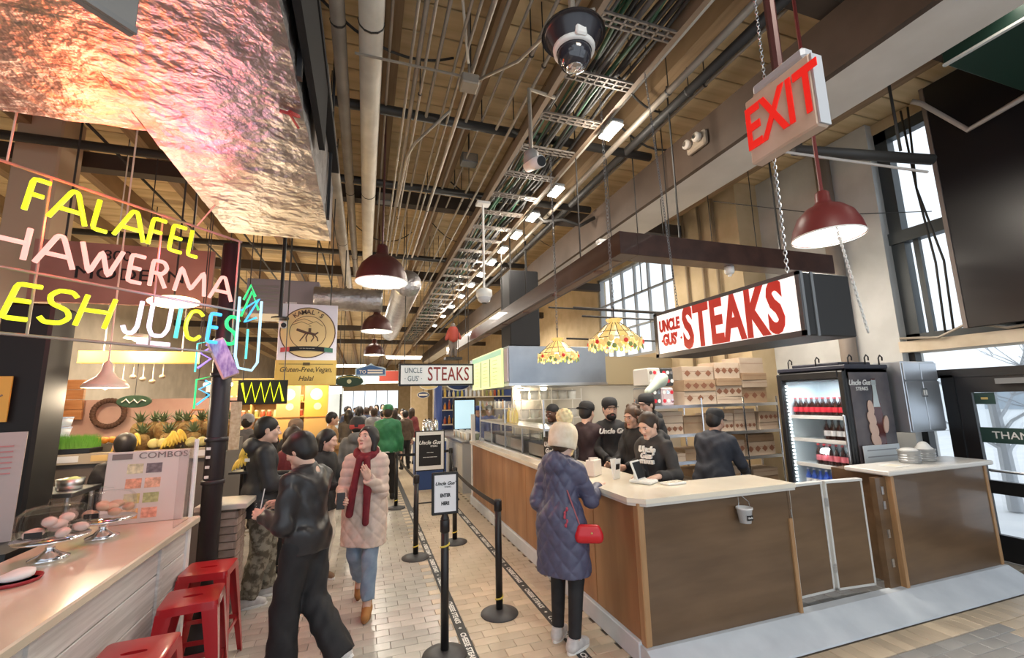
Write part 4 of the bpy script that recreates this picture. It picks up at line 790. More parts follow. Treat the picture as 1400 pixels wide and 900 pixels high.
# steel wall cabinet right of fridge
sc = thing('wall_cabinet', 'stainless steel two-door cabinet hung beside the fridge', 'cabinet', (5.94,3.42,1.40)); SS = mat('cabinet_steel', (.50,.53,.57), .32, .8, (.62,.65,.70), 1.2)
MB().bb(0,.62,0,.30,0,.82,.006).bb(.60,.76,.2,.28,.2,.6).build('body', SS, sc); 
for x0 in (.01,.315):
    dd = MB().bb(x0,x0+.295,-.018,0,.02,.58,.004).build('door', SS, sc); MB().bb(x0,x0+.295,-.018,0,.60,.80,.004).build('upper_door', SS, sc)
MB().bb(.26,.36,-.026,-.018,.40,.50,.004).build('switch_plate', GREYM, sc); MB().bb(.28,.30,-.032,-.026,.42,.48).bb(.32,.34,-.032,-.026,.42,.48).build('switch', WHITE, sc)
# ---- shelving with folded takeout cartons
KR = mat('kraft', (.34,.22,.13), .8, col2=(.42,.29,.18), nscale=3, rnd=.15); KW = mat('kraft_light', (.50,.38,.28), .8, col2=(.58,.46,.35), nscale=3, rnd=.10); DIA = mat('diamond_brown', (.24,.10,.055), .8)
rk = thing('shelf_rack', 'chrome wire shelving rack behind the cashier holding takeout cartons', 'shelving', (3.75,5.2,ZP)); RW, RD = 2.28, .38
for z in (.35,.85,1.22,1.62): MB().bb(0,RW,0,RD,z-.02,z).bb(0,RW,-.012,0,z-.035,z+.008).build('shelf', STEEL, rk)
for x in (0,.85,1.62,RW):
    for y in (0,RD): MB().cyl((x,y,0), (x,y,1.72), .014, n=8).build('upright', CHROME, rk)
def clab(lv): mt = random.choice((KR,KW,KW)); return mt, lv
def carton(mt, lv, x, y, z, w_, d, h, nd, grp, rz=0.):
    lab = '%s takeout carton with %s on the %s shelf of the rack' % ('brown kraft' if mt is KR else 'pale kraft', {0:'plain side',3:'three brown diamonds',4:'four brown diamonds',5:'five brown diamonds'}[nd], ('bottom','second','third','top')[lv])
    c = thing('takeout_carton', lab, 'carton', (x,y,z), rz, grp); MB().bb(-w_/2,w_/2,0,d,0,h,.003).build('box', mt, c); MB().bb(-w_/2,w_/2,-.002,0,h*.62,h*.64).build('lid_seam', DIA, c)
    for k in range(nd):
        cx = -w_/2+w_*(k+.5)/nd; q = min(.055, w_/nd*.45); flat([(cx-q,h*.5),(cx,h*.5-q*.85),(cx+q,h*.5),(cx,h*.5+q*.85)], .0005, .003, 'diamond', DIA, c)
    return c
zz0 = ZP
for lv, (z, hmax) in enumerate(((.35,.42),(.85,.32),(1.22,.34),(1.62,.72))):
    x = 3.80+(.55 if lv == 3 else 0)
    while x < 5.85:
        w_ = random.choice((.42,.5,.58)); zc = z+.001; 
        while zc < z+hmax-.10:
            h = random.choice((.11,.16,.20,.24)); 
            if zc+h > z+hmax: break
            carton(*clab(lv), x+w_/2, 5.23+random.uniform(0,.04), zz0+zc, min(w_,6.03-x)-.02, .34, h-.003, random.choice((0,3,4,5)) if h > .12 else 0, 'diamond printed takeout cartons on the rack', random.uniform(-.03,.03)); zc += h
        x += w_
for k, (x, z, c, lab) in enumerate(((3.86,1.621,(.10,.10,.10),'black shrink-wrapped soda case at the left end of the rack'),(4.08,1.621,(.62,.50,.52),'pale pink shrink-wrapped soda case on the rack top'),(3.88,1.90,(.62,.60,.55),'cream shrink-wrapped can case topmost on the rack left end'),(4.10,1.90,(.05,.05,.05),'black speckled soda case topmost beside the cream one'))):
    c_ = thing('soda_case', lab, 'soda case', (x,5.25,ZP+z)); MB().bb(-.10,.10,0,.4,0,.26,.02).build('wrap', mat('case%d'%k, c, .35), c_)
    for i in range(3):
        for j in range(2): MB().cyl((-.065+.065*i,-.002,.07+.12*j), (-.065+.065*i,.0,.07+.12*j), .027, n=12).build('can_end', (CHROME, LBR, WHITE)[(i+j+k)%3], c_)
pb = thing('paper_bag', 'pale green and white plastic bag slumped beside the soda cases', 'bag', (3.72,5.0,2.02)); organic('bag', [rc((-.15,0,-.08), (.10,0,.10), .05, .07, .04), el((.06,0,.06), (.10,.06,.09), .03)], .014, mat('bag_green', (.62,.68,.56), .6), pb)
# stall back: white partition, wire shelf with tubs
MB().bb(2.78,6.7,8.32,8.42,ZP,2.15).build('wall_stall', mat('partition', (.62,.60,.54), .6), label='pale partition wall at the back of the steak stall', cat='wall', kind='structure')
MB().bb(2.62,6.6,8.26,8.31,2.15,2.75).build('trim_1', mat('upper_partition', (.46,.38,.24), .7), label='tan board band above the stall partition', cat='trim', kind='structure')
ws = thing('wire_shelf', 'white wire shelf with plastic tubs behind the grill staff', 'shelving', (2.75,7.75,ZP))
for z in (.5,.95,1.4,1.75): MB().bb(0,1.25,0,.4,z-.015,z).build('shelf', WHITE, ws)
for x in (0,.62,1.25): [MB().cyl((x,y_,0), (x,y_,1.95), .012, n=6).build('upright', WHITE, ws) for y_ in (0,.4)]
TUB = mat('tub_white', (.74,.76,.74), .4)
for zi, z in enumerate((.95,1.4,1.75)):
    for k in range(6):
        tb = thing('plastic_tub', 'white lidded plastic tub on the %s board of the wire shelf' % ('lower','middle','top')[zi], 'tub', (2.88+.2*k,7.93,ZP+z+.001), 0, 'white tubs on the wire shelf'); MB().lathe([(.001,0),(.075,0),(.085,.15),(.001,.15)], n=12).build('tub_body', TUB, tb, True); MB().cyl((0,0,.15), (0,0,.165), .09, n=12).build('lid', mat('lid_grey', (.35,.37,.38), .4), tb)
gr = thing('grill', 'long stainless flat grill behind the counter staff', 'grill', (3.02,5.9,ZP)); MB().bb(0,.7,0,1.7,.12,.86,.01).build('body', STEEL, gr); [MB().cyl((x_,y_,0), (x_,y_,.13), .025, n=8).build('leg', STEEL, gr) for x_ in (.06,.64) for y_ in (.08,1.62)]; MB().bb(.02,.68,.02,1.68,.86,.88).build('plate', BLACKM, gr); MB().bb(.68,.7,0,1.7,.88,1.0).build('splash', STEEL, gr)
for k in range(4): MB().cyl((-.03,.25+.4*k,.7), (0,.25+.4*k,.7), .025, n=10).build('knob', BLACK, gr)
# stall kitchen lamps on underside of hood
for y in (7.0,8.2):
    t = thing('hood_lamp', 'round caged lamp under the exhaust hood', 'lamp', (2.9,y,2.085), 0, 'lamps under the exhaust hood'); MB().lathe([(.001,-.07),(.05,-.06),(.06,-.02),(.06,0.01)], n=14).build('globe', glow('hood_glow', (1,.9,.7), 6), t, True); MB().lathe([(.062,-.015),(.07,-.012),(.07,.01)], n=14).build('collar', STEEL, t); lamp('POINT', 'hood_lamp_light', (2.9,y,1.95), 10, WARM, .06)
for x, y in ((3.3,4.6),(4.9,4.6)):  # added fill strips, tucked behind the cross beam to brighten the stall
    t = thing('glow_strip', 'slim added fill strip above the stall interior', 'lamp', (x,y,3.78), 0, 'added fill strips over the stall'); MB().bb(-.6,.6,-.05,.05,0,.05,.008).build('housing', WHITE, t); MB().cyl((-.56,0,-.015), (.56,0,-.015), .018, n=8).build('tube', GL, t); MB().cyl((-.4,0,.05), (-.4,0,1.84), .006, n=5).build('hanger_rod', PIPEB, t); MB().cyl((.4,0,.05), (.4,0,1.84), .006, n=5).build('hanger_rod', PIPEB, t)
    lamp('AREA', 'stall_fill_light', (x,y,3.74), 44, NEUT, .9, (x,y,0))
# ================================================================== HANGING THINGS
BRONZE = mat('pendant_maroon', (.075,.022,.02), .38, .2); INW = mat('pendant_inside', (.85,.85,.82), .4)
def pendant(lab, x, y, z, d, ch, e, mt=BRONZE):
    t = thing('pendant_lamp', lab, 'lamp', (x,y,z)); r = d/2
    MB().lathe([(r,0),(r*.985,.02),(r*.93,.10*d/.57),(r*.78,.20*d/.57),(r*.52,.275*d/.57),(r*.30,.305*d/.57),(r*.22,.34*d/.57),(r*.20,.42*d/.57),(.03,.44*d/.57)], n=28).build('dome', mt, t, True)
    MB().lathe([(r*.975,.004),(r*.90,.10*d/.57),(r*.75,.19*d/.57),(r*.45,.262*d/.57),(.001,.28*d/.57)], n=28).build('reflector', INW, t, True)
    MB().lathe([(r*.99,-.006),(r*1.01,0),(r*.99,.008)], n=28).build('rim', INW, t, True)
    MB().lathe([(.001,.02),(.06,.03),(.085,.09),(.05,.16),(.03,.2)], n=14).build('bulb', glow('pendant_bulb', (1,.95,.86), 22), t, True)
    MB().cyl((0,0,.40*d/.57), (0,0,ch-z), .012, n=6).build('stem', mt, t); lamp('SPOT', 'pendant_light', (x,y,z+.06), e*1.2, NEUT, .08, (x,y,0), spot_size=2.5, spot_blend=.5); return t
pendant('maroon dome pendant lamp nearest the steak stall queue over the aisle', .14,5.0,3.22,.58,5.6,120)
pendant('maroon dome pendant lamp behind the first one over the aisle', .17,8.5,3.20,.58,5.6,120); pendant('maroon dome pendant lamp farthest down the aisle', .20,12.6,3.18,.58,5.6,120)
pendant('red-brown dome pendant lamp above the large STEAKS sign', 2.98,2.02,2.93,.43,5.6,40, mat('pendant_red', (.17,.03,.028), .4))
ct = organic('cable_tangle', [el((.24+.05*math.cos(k*2.4), .0+.05*math.sin(k*1.9), .05+.03*math.sin(k*3.1)), (.022,.022,.022), .004) for k in range(9)], .009, STEEL, loc=(2.98,2.02,2.92), label='knot of pale cable hanging at the red-brown lamp rim', cat='cable')
# exit sign
ex = thing('exit_sign', 'weathered cream EXIT sign with red letters hanging from a pipe', 'sign', (1.3,.985,2.85), -PI/2); CRM = mat('exit_cream', (.50,.36,.26), .6, col2=(.62,.48,.38), nscale=6)
MB().bb(-.125,.125,0,.05,-.155,.095,.006).build('box', CRM, ex); MB().bb(.125,.131,.002,.048,-.15,.09).build('end_cap', mat('exit_grey', (.5,.52,.55), .5, .4), ex)
flat([(-.135,.02),(-.08,.115),(.03,.135),(.04,.115),(-.05,.085),(-.10,.01)], -.045, -.006, 'canopy_flap', CRM, ex); MB().bb(-.09,.11,.0,.05,.095,.135,.01).build('mount', mat('exit_grey', (.5,.52,.55), .5, .4), ex)
text('EXIT', .225, mat('exit_red', (.7,.015,.01), .4, emit=(1,.03,.02), estr=.28), ex, (.008,-.003,-.03), sx=.60, bold=.004); flat([(-.122,-.06),(-.105,-.045),(-.105,-.075)], .001, .003, 'arrow', RED, ex)
MB().cyl((0,.027,.12), (0,.027,2.77), .018, n=8).build('hanging_pipe', BRONZE, ex)
# emergency lamp on the girder
em = thing('emergency_light', 'tan twin-head emergency light on the brown girder', 'lamp', (3.6,3.72,4.78), -PI/2); MB().bb(-.15,.15,-.07,0,-.10,.08,.02).build('case', mat('em_tan', (.30,.24,.18), .6), em)
for x in (-.08,.08): MB().lathe([(.001,-.02),(.05,-.02),(.055,.03),(.03,.05)], (x,-.10,.0), 12, (PI/2,0,0)).build('lamp_head', mat('em_head', (.62,.56,.48), .4), em, True)
# cameras
dc = thing('dome_camera', 'large dark dome camera with white ring under the ceiling', 'camera', (1.09,2.0,3.86)); DSH = mat('dome_shroud', (.03,.028,.035), .25)
MB().lathe([(.185,.10),(.18,.12),(.16,.10),(.13,.03),(.10,-.01),(.095,-.012)], n=28).build('shroud', DSH, dc, True); MB().lathe([(.001,.12),(.17,.115),(.185,.10)], n=28).build('back_plate', DSH, dc, True)
MB().lathe([(.10,-.008),(.118,-.005),(.122,.02),(.10,.03)], n=28).build('ring', WHITE, dc, True); MB().bb(-.05,.02,-.135,-.10,.0,.06,.01).build('bracket', WHITE, dc); MB().lathe([(.098,-.01),(.095,-.05),(.075,-.09),(.04,-.115),(.001,-.122)], n=24).build('smoked_dome', mat('smoked_glass', (.03,.03,.04), .05, spec=.9), dc, True)
MB().lathe([(.001,-.128),(.035,-.126),(.05,-.108)], n=18).build('lens_ring', CHROME, dc, True); MB().cyl((0,0,.11), (0,0,1.75), .02, n=8).build('stem', PIPEG, dc)
bc = thing('bullet_camera', 'white bullet camera with dark lens fixed under the cable tray', 'camera', (1.42,3.45,4.02), .2); MB().cyl((0,.12,.03), (0,-.10,-.03), .055, n=14).build('barrel', WHITE, bc, True); MB().cyl((0,-.10,-.03), (0,-.112,-.033), .045, n=14).build('lens', BLACK, bc); MB().lathe([(.001,.0),(.075,0),(.07,.10),(.04,.13),(.001,.13)], (0,.06,.03), 14).build('mount', mat('camera_mount', (.3,.28,.26), .6), bc, True); MB().tube([(0,.06,.15),(0,.06,.80),(.30,.06,.82)], .02, 8).build('stem', PIPEG, bc)
hc_ = thing('dome_camera', 'small white dome camera hanging on a long white rod', 'camera', (1.6,6.0,3.36)); MB().lathe([(.001,.13),(.05,.13),(.115,.10),(.12,.02),(.10,-.01)], n=20).build('housing', WHITE, hc_, True); MB().lathe([(.10,-.01),(.09,-.05),(.05,-.085),(.001,-.095)], n=20).build('bubble', mat('bubble_white', (.62,.64,.68), .15), hc_, True); MB().lathe([(.001,-.10),(.035,-.095),(.045,-.08)], n=12).build('lens', BLACK, hc_, True); MB().cyl((0,0,.12), (0,0,1.45), .018, n=8).build('rod', WHITE, hc_); MB().bb(-.10,.10,-.07,.07,1.42,1.46).build('plate', WHITE, hc_)
# ---- foil duct
FOIL = mat('foil', (.34,.33,.34), .38, .92, bump=1.0, nscale=5., bscale=14, col2=(.50,.49,.50))
def crumple(m_o, amp, sc):
    from mathutils import noise
    for v in m_o.data.vertices:
        p = Vector((v.co.x*sc*1.0+v.co.y*.5*sc, v.co.y*sc*2.0-v.co.x*sc, v.co.z*sc)); n_ = noise.noise(p)+.5*noise.noise(p*2.3)-abs(noise.noise(p*1.2+Vector((7,3,1))))*1.2
        v.co += Vector((0,0,1))*n_*amp*(1 if v.normal.z < -.5 else .25)+v.normal*n_*amp*.4
def gridbox(m, x0, x1, y0, y1, z0, z1, s=.05):
    nx, ny, nz = max(1,round((x1-x0)/s)), max(1,round((y1-y0)/s)), max(1,round((z1-z0)/s))
    def quad(o, u, v, nu, nv):
        o, u, v = Vector(o), Vector(u), Vector(v); vs_ = [o+u*(i/nu)+v*(j/nv) for j in range(nv+1) for i in range(nu+1)]
        m.add(vs_, [(j*(nu+1)+i, j*(nu+1)+i+1, (j+1)*(nu+1)+i+1, (j+1)*(nu+1)+i) for j in range(nv) for i in range(nu)])
    dx, dy, dz = (x1-x0,0,0), (0,y1-y0,0), (0,0,z1-z0)
    quad((x0,y1,z0), dx, (0,y0-y1,0), nx, ny); quad((x0,y0,z1), dx, dy, nx, ny); quad((x0,y0,z0), dx, dz, nx, nz); quad((x1,y1,z0), (x0-x1,0,0), dz, nx, nz); quad((x1,y0,z0), dy, dz, ny, nz); quad((x0,y1,z0), (0,y0-y1,0), dz, ny, nz)
du = thing('foil_duct', 'big crumpled foil-wrapped duct glowing orange above the neon sign', 'duct', (0,0,3.6))
m = MB(); gridbox(m, -1.35,-.40,-.6,4.85,0,.62,.045); o = m.build('main_run', FOIL, du, True); crumple(o, .020, 2.4)
m = MB(); gridbox(m, -4.2,-1.36,-.6,3.12,.015,.58,.05); o = m.build('branch_run', FOIL, du, True); crumple(o, .022, 2.4)
m = MB()
for y in (.3,2.3,4.2): m.bb(-.395,-.37,y,y+.04,-.01,1.9)
m.build('strap', BLACKM, du)
m = MB(); m.bb(-.40,-.33,-.6,4.6,.66,.72).bb(-.37,-.33,1.2,3.2,.10,.58); m.build('side_liner', BLACKM, du)
MB().tube([(-.52,2.6,-.03),(-.42,2.62,-.035),(-.46,2.55,-.06)], .010, 5).tube([(-.47,2.62,-.03),(-.44,2.75,-.03)], .008, 5).build('red_ribbon', mat('ribbon', (.45,.02,.02), .5), du)
for x, y0, y1, z in ((.70,8.2,14.5,4.1),):
    t = thing('foil_duct', 'round silver duct hanging along the aisle behind the pendants', 'duct', (x,y0,z)); m = MB()
    for k in range(40): pass
    o = MB().lathe([(.001,0)]+[(.25+.012*(k%2), (y1-y0)*k/60) for k in range(61)], (0,0,0), 20, (-PI/2,0,0)).build('duct', FOIL, t, True); 
    for y in (1,3.5): MB().cyl((0,y,.25), (0,y,1.51), .01, n=5).build('hanger_rod', PIPEB, t)
t = thing('foil_duct', 'short silver cross duct above the yellow restaurant sign', 'duct', (-.9,8.2,3.72)); o = MB().lathe([(.20+.012*(k%2), 1.15*k/24) for k in range(25)]+[(.001,1.15)], (0,0,0), 18, (0,PI/2,0)).build('duct', FOIL, t, True); MB().cyl((.5,0,.2), (.5,0,1.9), .01, n=5).build('hanger_rod', PIPEB, t)
dn = Vector((.649,.760,0)); an = math.atan2(.760,.649)
t = thing('grey_panel', 'flat grey panel hanging under the foil duct', 'panel', (-.77,1.62,3.12), an); MB().bb(-.95,0,0,.03,0,.46,.004).build('panel', mat('panel_grey', (.22,.22,.215), .6), t); MB().bb(-.95,0,-.012,0,0,.02).build('edge', GREYM, t)
# far HVAC box, black pole with small camera
t = thing('air_unit', 'grey lilac metal air unit above the far stalls', 'air unit', (-2.0,8.4,3.45)); MB().bb(0,1.15,0,.8,0,.62,.01).build('case', mat('unit_lilac', (.20,.19,.23), .5), t); MB().cyl((.1,.4,.6), (.1,.4,2.17), .012, n=6).build('hanger_rod', PIPEB, t); MB().cyl((1.05,.4,.6), (1.05,.4,2.17), .012, n=6).build('hanger_rod', PIPEB, t); MB().bb(.62,.80,-.01,0,.08,.22).build('label_plate', mat('plate_lilac', (.55,.55,.62), .5), t)
for k in range(6): MB().bb(.08,.5,-.012,0,.12+.07*k,.15+.07*k).build('louver', GREYM, t)
t = thing('camera_pole', 'black drop pole with a small white camera beside the yellow sign', 'camera', (-1.02,5.9,2.92)); MB().cyl((0,0,.02), (0,0,2.7), .022, n=8).build('pole', BLACK, t); MB().lathe([(.001,.0),(.10,.0),(.10,.02),(.001,.03)], n=16).build('plate', BLACK, t); MB().cyl((.04,.04,-.05), (.06,-.10,-.09), .045, n=12).build('camera_body', WHITE, t, True); MB().cyl((.06,-.10,-.09), (.061,-.108,-.092), .03, n=12).build('lens', BLACK, t)
# dark wall panel, green box, white pipe (top right)
t = thing('wall_panel', 'huge near-black panel mounted high beside the entrance window', 'panel', (6.42,.2,2.56)); MB().bb(0,.06,0,2.78,0,3.0,.005).build('sheet', mat('panel_black', (.012,.011,.014), .28), t); MB().bb(-.01,.07,2.78,2.82,0,3.0).build('edge_trim', mat('panel_edge', (.22,.18,.16), .6), t)
t = thing('green_box', 'dark green metal box hung near the ceiling beside the girder', 'box', (4.5,-1,4.56)); MB().bb(0,1.2,0,2.93,0,.73,.01).build('case', mat('green_dark', (.008,.035,.024), .5), t); MB().bb(-.01,.02,0,2.93,-.02,.0).build('edge', mat('edge_white', (.6,.62,.62), .5), t)
wire('bent pale conduit running across the near-black wall panel', [(6.2,3.0,5.35),(6.28,2.95,5.3),(6.33,2.62,4.75),(6.33,2.2,4.82),(6.33,1.2,5.0)], .03, mat('conduit_pale', (.52,.48,.45), .5), 'conduit')
for k, (y, b) in enumerate(((3.3,.0),(3.22,.08))): wire('drop cable hanging in front of the dark-framed window', [(6.55,y,5.5),(6.53,y-.03+b,4.4),(6.5,y-.1,3.4),(6.52,y-.06,2.55)], .012, PIPEB, 'cable', 'cables in front of the dark window')
wire('loose cable sagging along the tan lintel over the entrance', [(6.5,3.7,2.54),(6.5,3.3,2.50),(6.48,3.0,2.62),(6.5,2.7,2.52),(6.5,2.0,2.55),(6.5,1.2,2.53)], .016, PIPEG); 
wire('long thin cable strung from girder to entrance window', [(4.2,4.2,4.35),(5.4,3.6,4.05),(6.4,3.1,4.0)], .006, PIPEB); wire('looping black cable hanging from the ceiling pipes near the beam', [(2.5,6.3,4.95),(2.7,6.25,4.75),(3.0,6.2,4.8),(3.3,6.15,4.7),(3.55,6.1,4.85)], .03, PIPEB)
t = thing('pipe_bracket', 'horizontal black pipe arm below the EXIT sign and girder', 'pipe', (3.7,2.7,4.1)); MB().cyl((0,0,0), (1.3,-.35,-.08), .05, n=10).build('pipe', PIPEB, t, True); MB().cyl((-.5,0,-.06), (1.2,-.35,-.22), .012, n=6).build('rod', mat('conduit_pale', (.52,.48,.45), .5), t); MB().cyl((.1,0,0), (.1,0,.45), .012, n=6).build('drop_rod', PIPEB, t); MB().cyl((1.0,-.28,0), (1.0,-.28,1.5), .012, n=6).build('drop_rod', PIPEB, t)
for k, (x, y, z0) in enumerate(((3.3,4.6,3.2),(3.55,4.3,3.3),(2.75,6.0,3.5),(2.7,7.2,3.5))): wire('thin dark drop rod hanging from the ceiling by the girder', [(x,y,z0),(x,y,5.6)], .008, PIPEB, 'drop_rod', 'drop rods by the girder')
for k, (y, z) in enumerate(((6.1,3.2),(6.45,3.0),(6.9,3.15))): wire('vertical pipe fixed on the tan pier', [(6.03,y,2.2),(6.03,y,5.5)], .03, mat('pipe_tan', (.36,.27,.17), .7), 'wall_pipe', 'pipes on the tan pier')
wire('thick vertical duct pipe on the grey pier behind the large sign', [(6.5,4.35,.3),(6.5,4.35,5.5)], .10, mat('pipe_brown', (.30,.25,.21), .6), 'wall_pipe')
# ================================================================== NEON SIGN (stroke letters in glass tube)
GLY = {'F': [[(0,0),(0,1),(.75,1)],[(0,.52),(.62,.52)]], 'A': [[(0,0),(.42,1),(.58,1),(1,0)],[(.2,.36),(.8,.36)]], 'L': [[(0,1),(0,0),(.75,0)]], 'E': [[(.8,1),(0,1),(0,0),(.8,0)],[(0,.52),(.65,.52)]],
 'S': [[(.9,.86),(.7,1),(.25,1),(.03,.8),(.15,.58),(.75,.42),(.92,.2),(.7,0),(.2,0),(0,.14)]], 'H': [[(0,0),(0,1)],[(.9,0),(.9,1)],[(0,.52),(.9,.52)]], 'W': [[(0,1),(.27,0),(.5,.85),(.73,0),(1,1)]], 'R': [[(0,0),(0,1),(.6,1),(.8,.78),(.6,.52),(0,.52)],[(.4,.52),(.85,0)]],
 'M': [[(0,0),(.12,1),(.5,.15),(.88,1),(1,0)]], 'J': [[(.8,1),(.8,.22),(.6,0),(.2,0),(0,.2)]], 'U': [[(0,1),(0,.25),(.2,0),(.65,0),(.85,.25),(.85,1)]], 'I': [[(.5,1),(.5,0)]], 'C': [[(.85,.85),(.6,1),(.2,.95),(0,.6),(0,.35),(.2,.05),(.6,0),(.85,.15)]]}
NEO = lambda nm, c, s: glow(nm, c, s)
NY = NEO('neon_yellow', (.90,1.0,.02), 1.3); NW = NEO('neon_pinkwhite', (1.0,.40,.34), 1.25); NRD = NEO('neon_red', (1,.12,.05), 2.2); NWH = NEO('neon_white', (.95,.80,1.0), 1.3); NB = NEO('neon_blue', (.06,.42,1), 1.5); NG = NEO('neon_green', (.03,.9,.22), 1.2); NT = NEO('neon_teal', (.12,.80,.68), 1.2)
ns = thing('neon_sign', 'three-line neon sign reading FALAFEL SHAWERMA FRESH JUICES', 'neon sign', (-1.15,4.3,0), an)
def neon_word(word, pos, z0, z1, mats_, slant=.0, r=.0145):
    for ch, (a, b), mt in zip(word, pos, mats_):
        m = MB()
        for st_ in GLY[ch]:
            P_ = [Vector((a+(b-a)*.94*x+slant*(z1-z0)*z, 0, z0+(z1-z0)*z)) for x, z in st_]; pts = [P_[0]]
            for i in range(1, len(P_)-1):   # round the bends
                d0 = (P_[i-1]-P_[i]); d1_ = (P_[i+1]-P_[i]); k = min(.022, d0.length*.4, d1_.length*.4); pts += [P_[i]+d0.normalized()*k, P_[i]+(d0.normalized()+d1_.normalized())*k*.22, P_[i]+d1_.normalized()*k]
            pts.append(P_[-1]); m.tube(pts, r, 7)
        m.build('neon_letter', mt, ns, True)
neon_word('FALAFEL', [(-1.31,-1.20),(-1.20,-1.01),(-.98,-.87),(-.86,-.67),(-.65,-.53),(-.51,-.39),(-.37,-.27)], 3.09,3.30, [NY]*7, .10)
neon_word('SHAWERMA', [(-1.72,-1.54),(-1.45,-1.25),(-1.23,-1.04),(-1.03,-.79),(-.75,-.64),(-.61,-.48),(-.44,-.20),(-.17,.03)], 2.78,2.98, [NW]*8, .06)
neon_word('FRESH', [(-1.78,-1.66),(-1.60,-1.44),(-1.33,-1.19),(-1.18,-1.02),(-1.0,-.82)], 2.42,2.63, [NY]*5, .22)
neon_word('JUICES', [(-.75,-.63),(-.59,-.43),(-.42,-.37),(-.34,-.19),(-.16,-.05),(-.03,.11)], 2.41,2.65, [NWH,NWH,NT,NY,NB,NG], .08)
m = MB()
for z in (2.33,2.72,3.36): m.tube([(-1.95,.04,z),(.10,.04,z)], .010, 6)
for x in (-1.9,-1.2,-.55,.08): m.tube([(x,.04,2.33),(x,.04,3.36)], .008, 6)
m.build('frame', mat('neon_frame', (.45,.40,.36), .45, .4), ns); MB().tube([(-.3,.04,3.36),(-.15,.02,3.65),(-.1,-.05,3.75)], .006, 5).tube([(-1.4,.04,3.36),(-1.4,.0,4.2)], .006, 5).build('hanging_wire', IVORY, ns)
MB().bb(-.62,-.40,.05,.06,2.345,2.375).build('white_tube', NWH, ns)
for s_, z, c, e in ((-1.05,3.1,(1,.09,.03),28),(-.45,3.05,(1,.05,.10),17),(-.3,2.6,(.55,.6,1),4)):
    q = Vector((-1.15,4.3,0))+dn*s_; lamp('POINT', 'neon_light', (q.x+.06,q.y-.10,z), e, c, .12)
# neon juice glass and tilted purple light box
jg = thing('neon_glass', 'blue and green neon drinking glass outline on the black post', 'neon sign', (-1.02,4.30,2.20), an-.5); MB().tube([(-.05,0,.62),(-.05,0,.10),(-.02,0,0),(.08,0,-.02),(.12,0,.05),(.12,0,.60)], .011, 7).build('glass_outline', NEO('neon_ice', (.4,.75,1), 1.4), jg, True); MB().tube([(-.03,.0,.45),(.04,0,.68),(.10,0,.52)], .010, 7).tube([(-.02,0,.60),(.03,0,.74),(.07,0,.64)], .009, 7).build('straw_leaf', NG, jg, True); MB().tube([(-.03,.0,.50),(.10,0,.62),(.0,0,.40),(.09,0,.45)], .009, 7).build('fruit_squiggle', NB, jg, True); MB().tube([(.03,0,.08),(.03,0,.34)], .009, 7).build('teal_line', NT, jg, True)
lb_ = thing('light_box', 'tilted pinkish light box with purple city picture on the post', 'sign', (-1.16,4.30,2.28), an-.7); RT = (0,-.42,0)
MB().box((0,0,0), (.13,.06,.34), RT, .006).build('case', mat('case_peach', (.62,.42,.34), .5), lb_); MB().box((.012,-.033,0), (.115,.006,.31), RT).build('picture', mat('picture_purple', (.16,.10,.28), .4, col2=(.45,.42,.55), nscale=14, stretch=(3,1,1), emit=(.25,.18,.4), estr=.25), lb_)
# ================================================================== LEFT COUNTER
LTOP = mat('left_top', (.66,.56,.43), .2, col2=(.72,.62,.50), nscale=2, coat=.3); LPL = mat('whitewash', (.52,.50,.48), .55, col2=(.70,.68,.66), nscale=5, stretch=(3,.4,9))
lc = thing('counter_unit', 'whitewashed plank counter with red stools along it', 'counter', (-1.27,0,0)); 
for k in range(5): MB().bb(0,.03,-.4,4.08,.06+.19*k,.06+.19*k+.184,.004).build('plank', LPL, lc)
MB().bb(-.6,0,-.4,4.06,.0,1.0).build('carcass', mat('dark_carcass', (.10,.09,.08), .8), lc); MB().bb(0,.045,4.06,4.12,0,1.0).build('corner_post', WHITE, lc); MB().bb(-.6,0,4.06,4.10,0,1.0).build('end_panel', mat('end_brown', (.28,.23,.20), .7), lc); MB().bb(-.02,.012,-.4,4.06,0,.06).build('kick_board', BLACKM, lc)
for y in (1.2,2.4,3.6): MB().bb(.03,.045,y,y+.05,.06,1.0).build('batten', LPL, lc)
lt = thing('worktop', 'pale cream worktop of the plank counter with cake stands on it', 'worktop', (-1.9,-.4,1.0)); MB().bb(0,.72,0,4.55,0,.05,.008).build('slab', LTOP, lt)
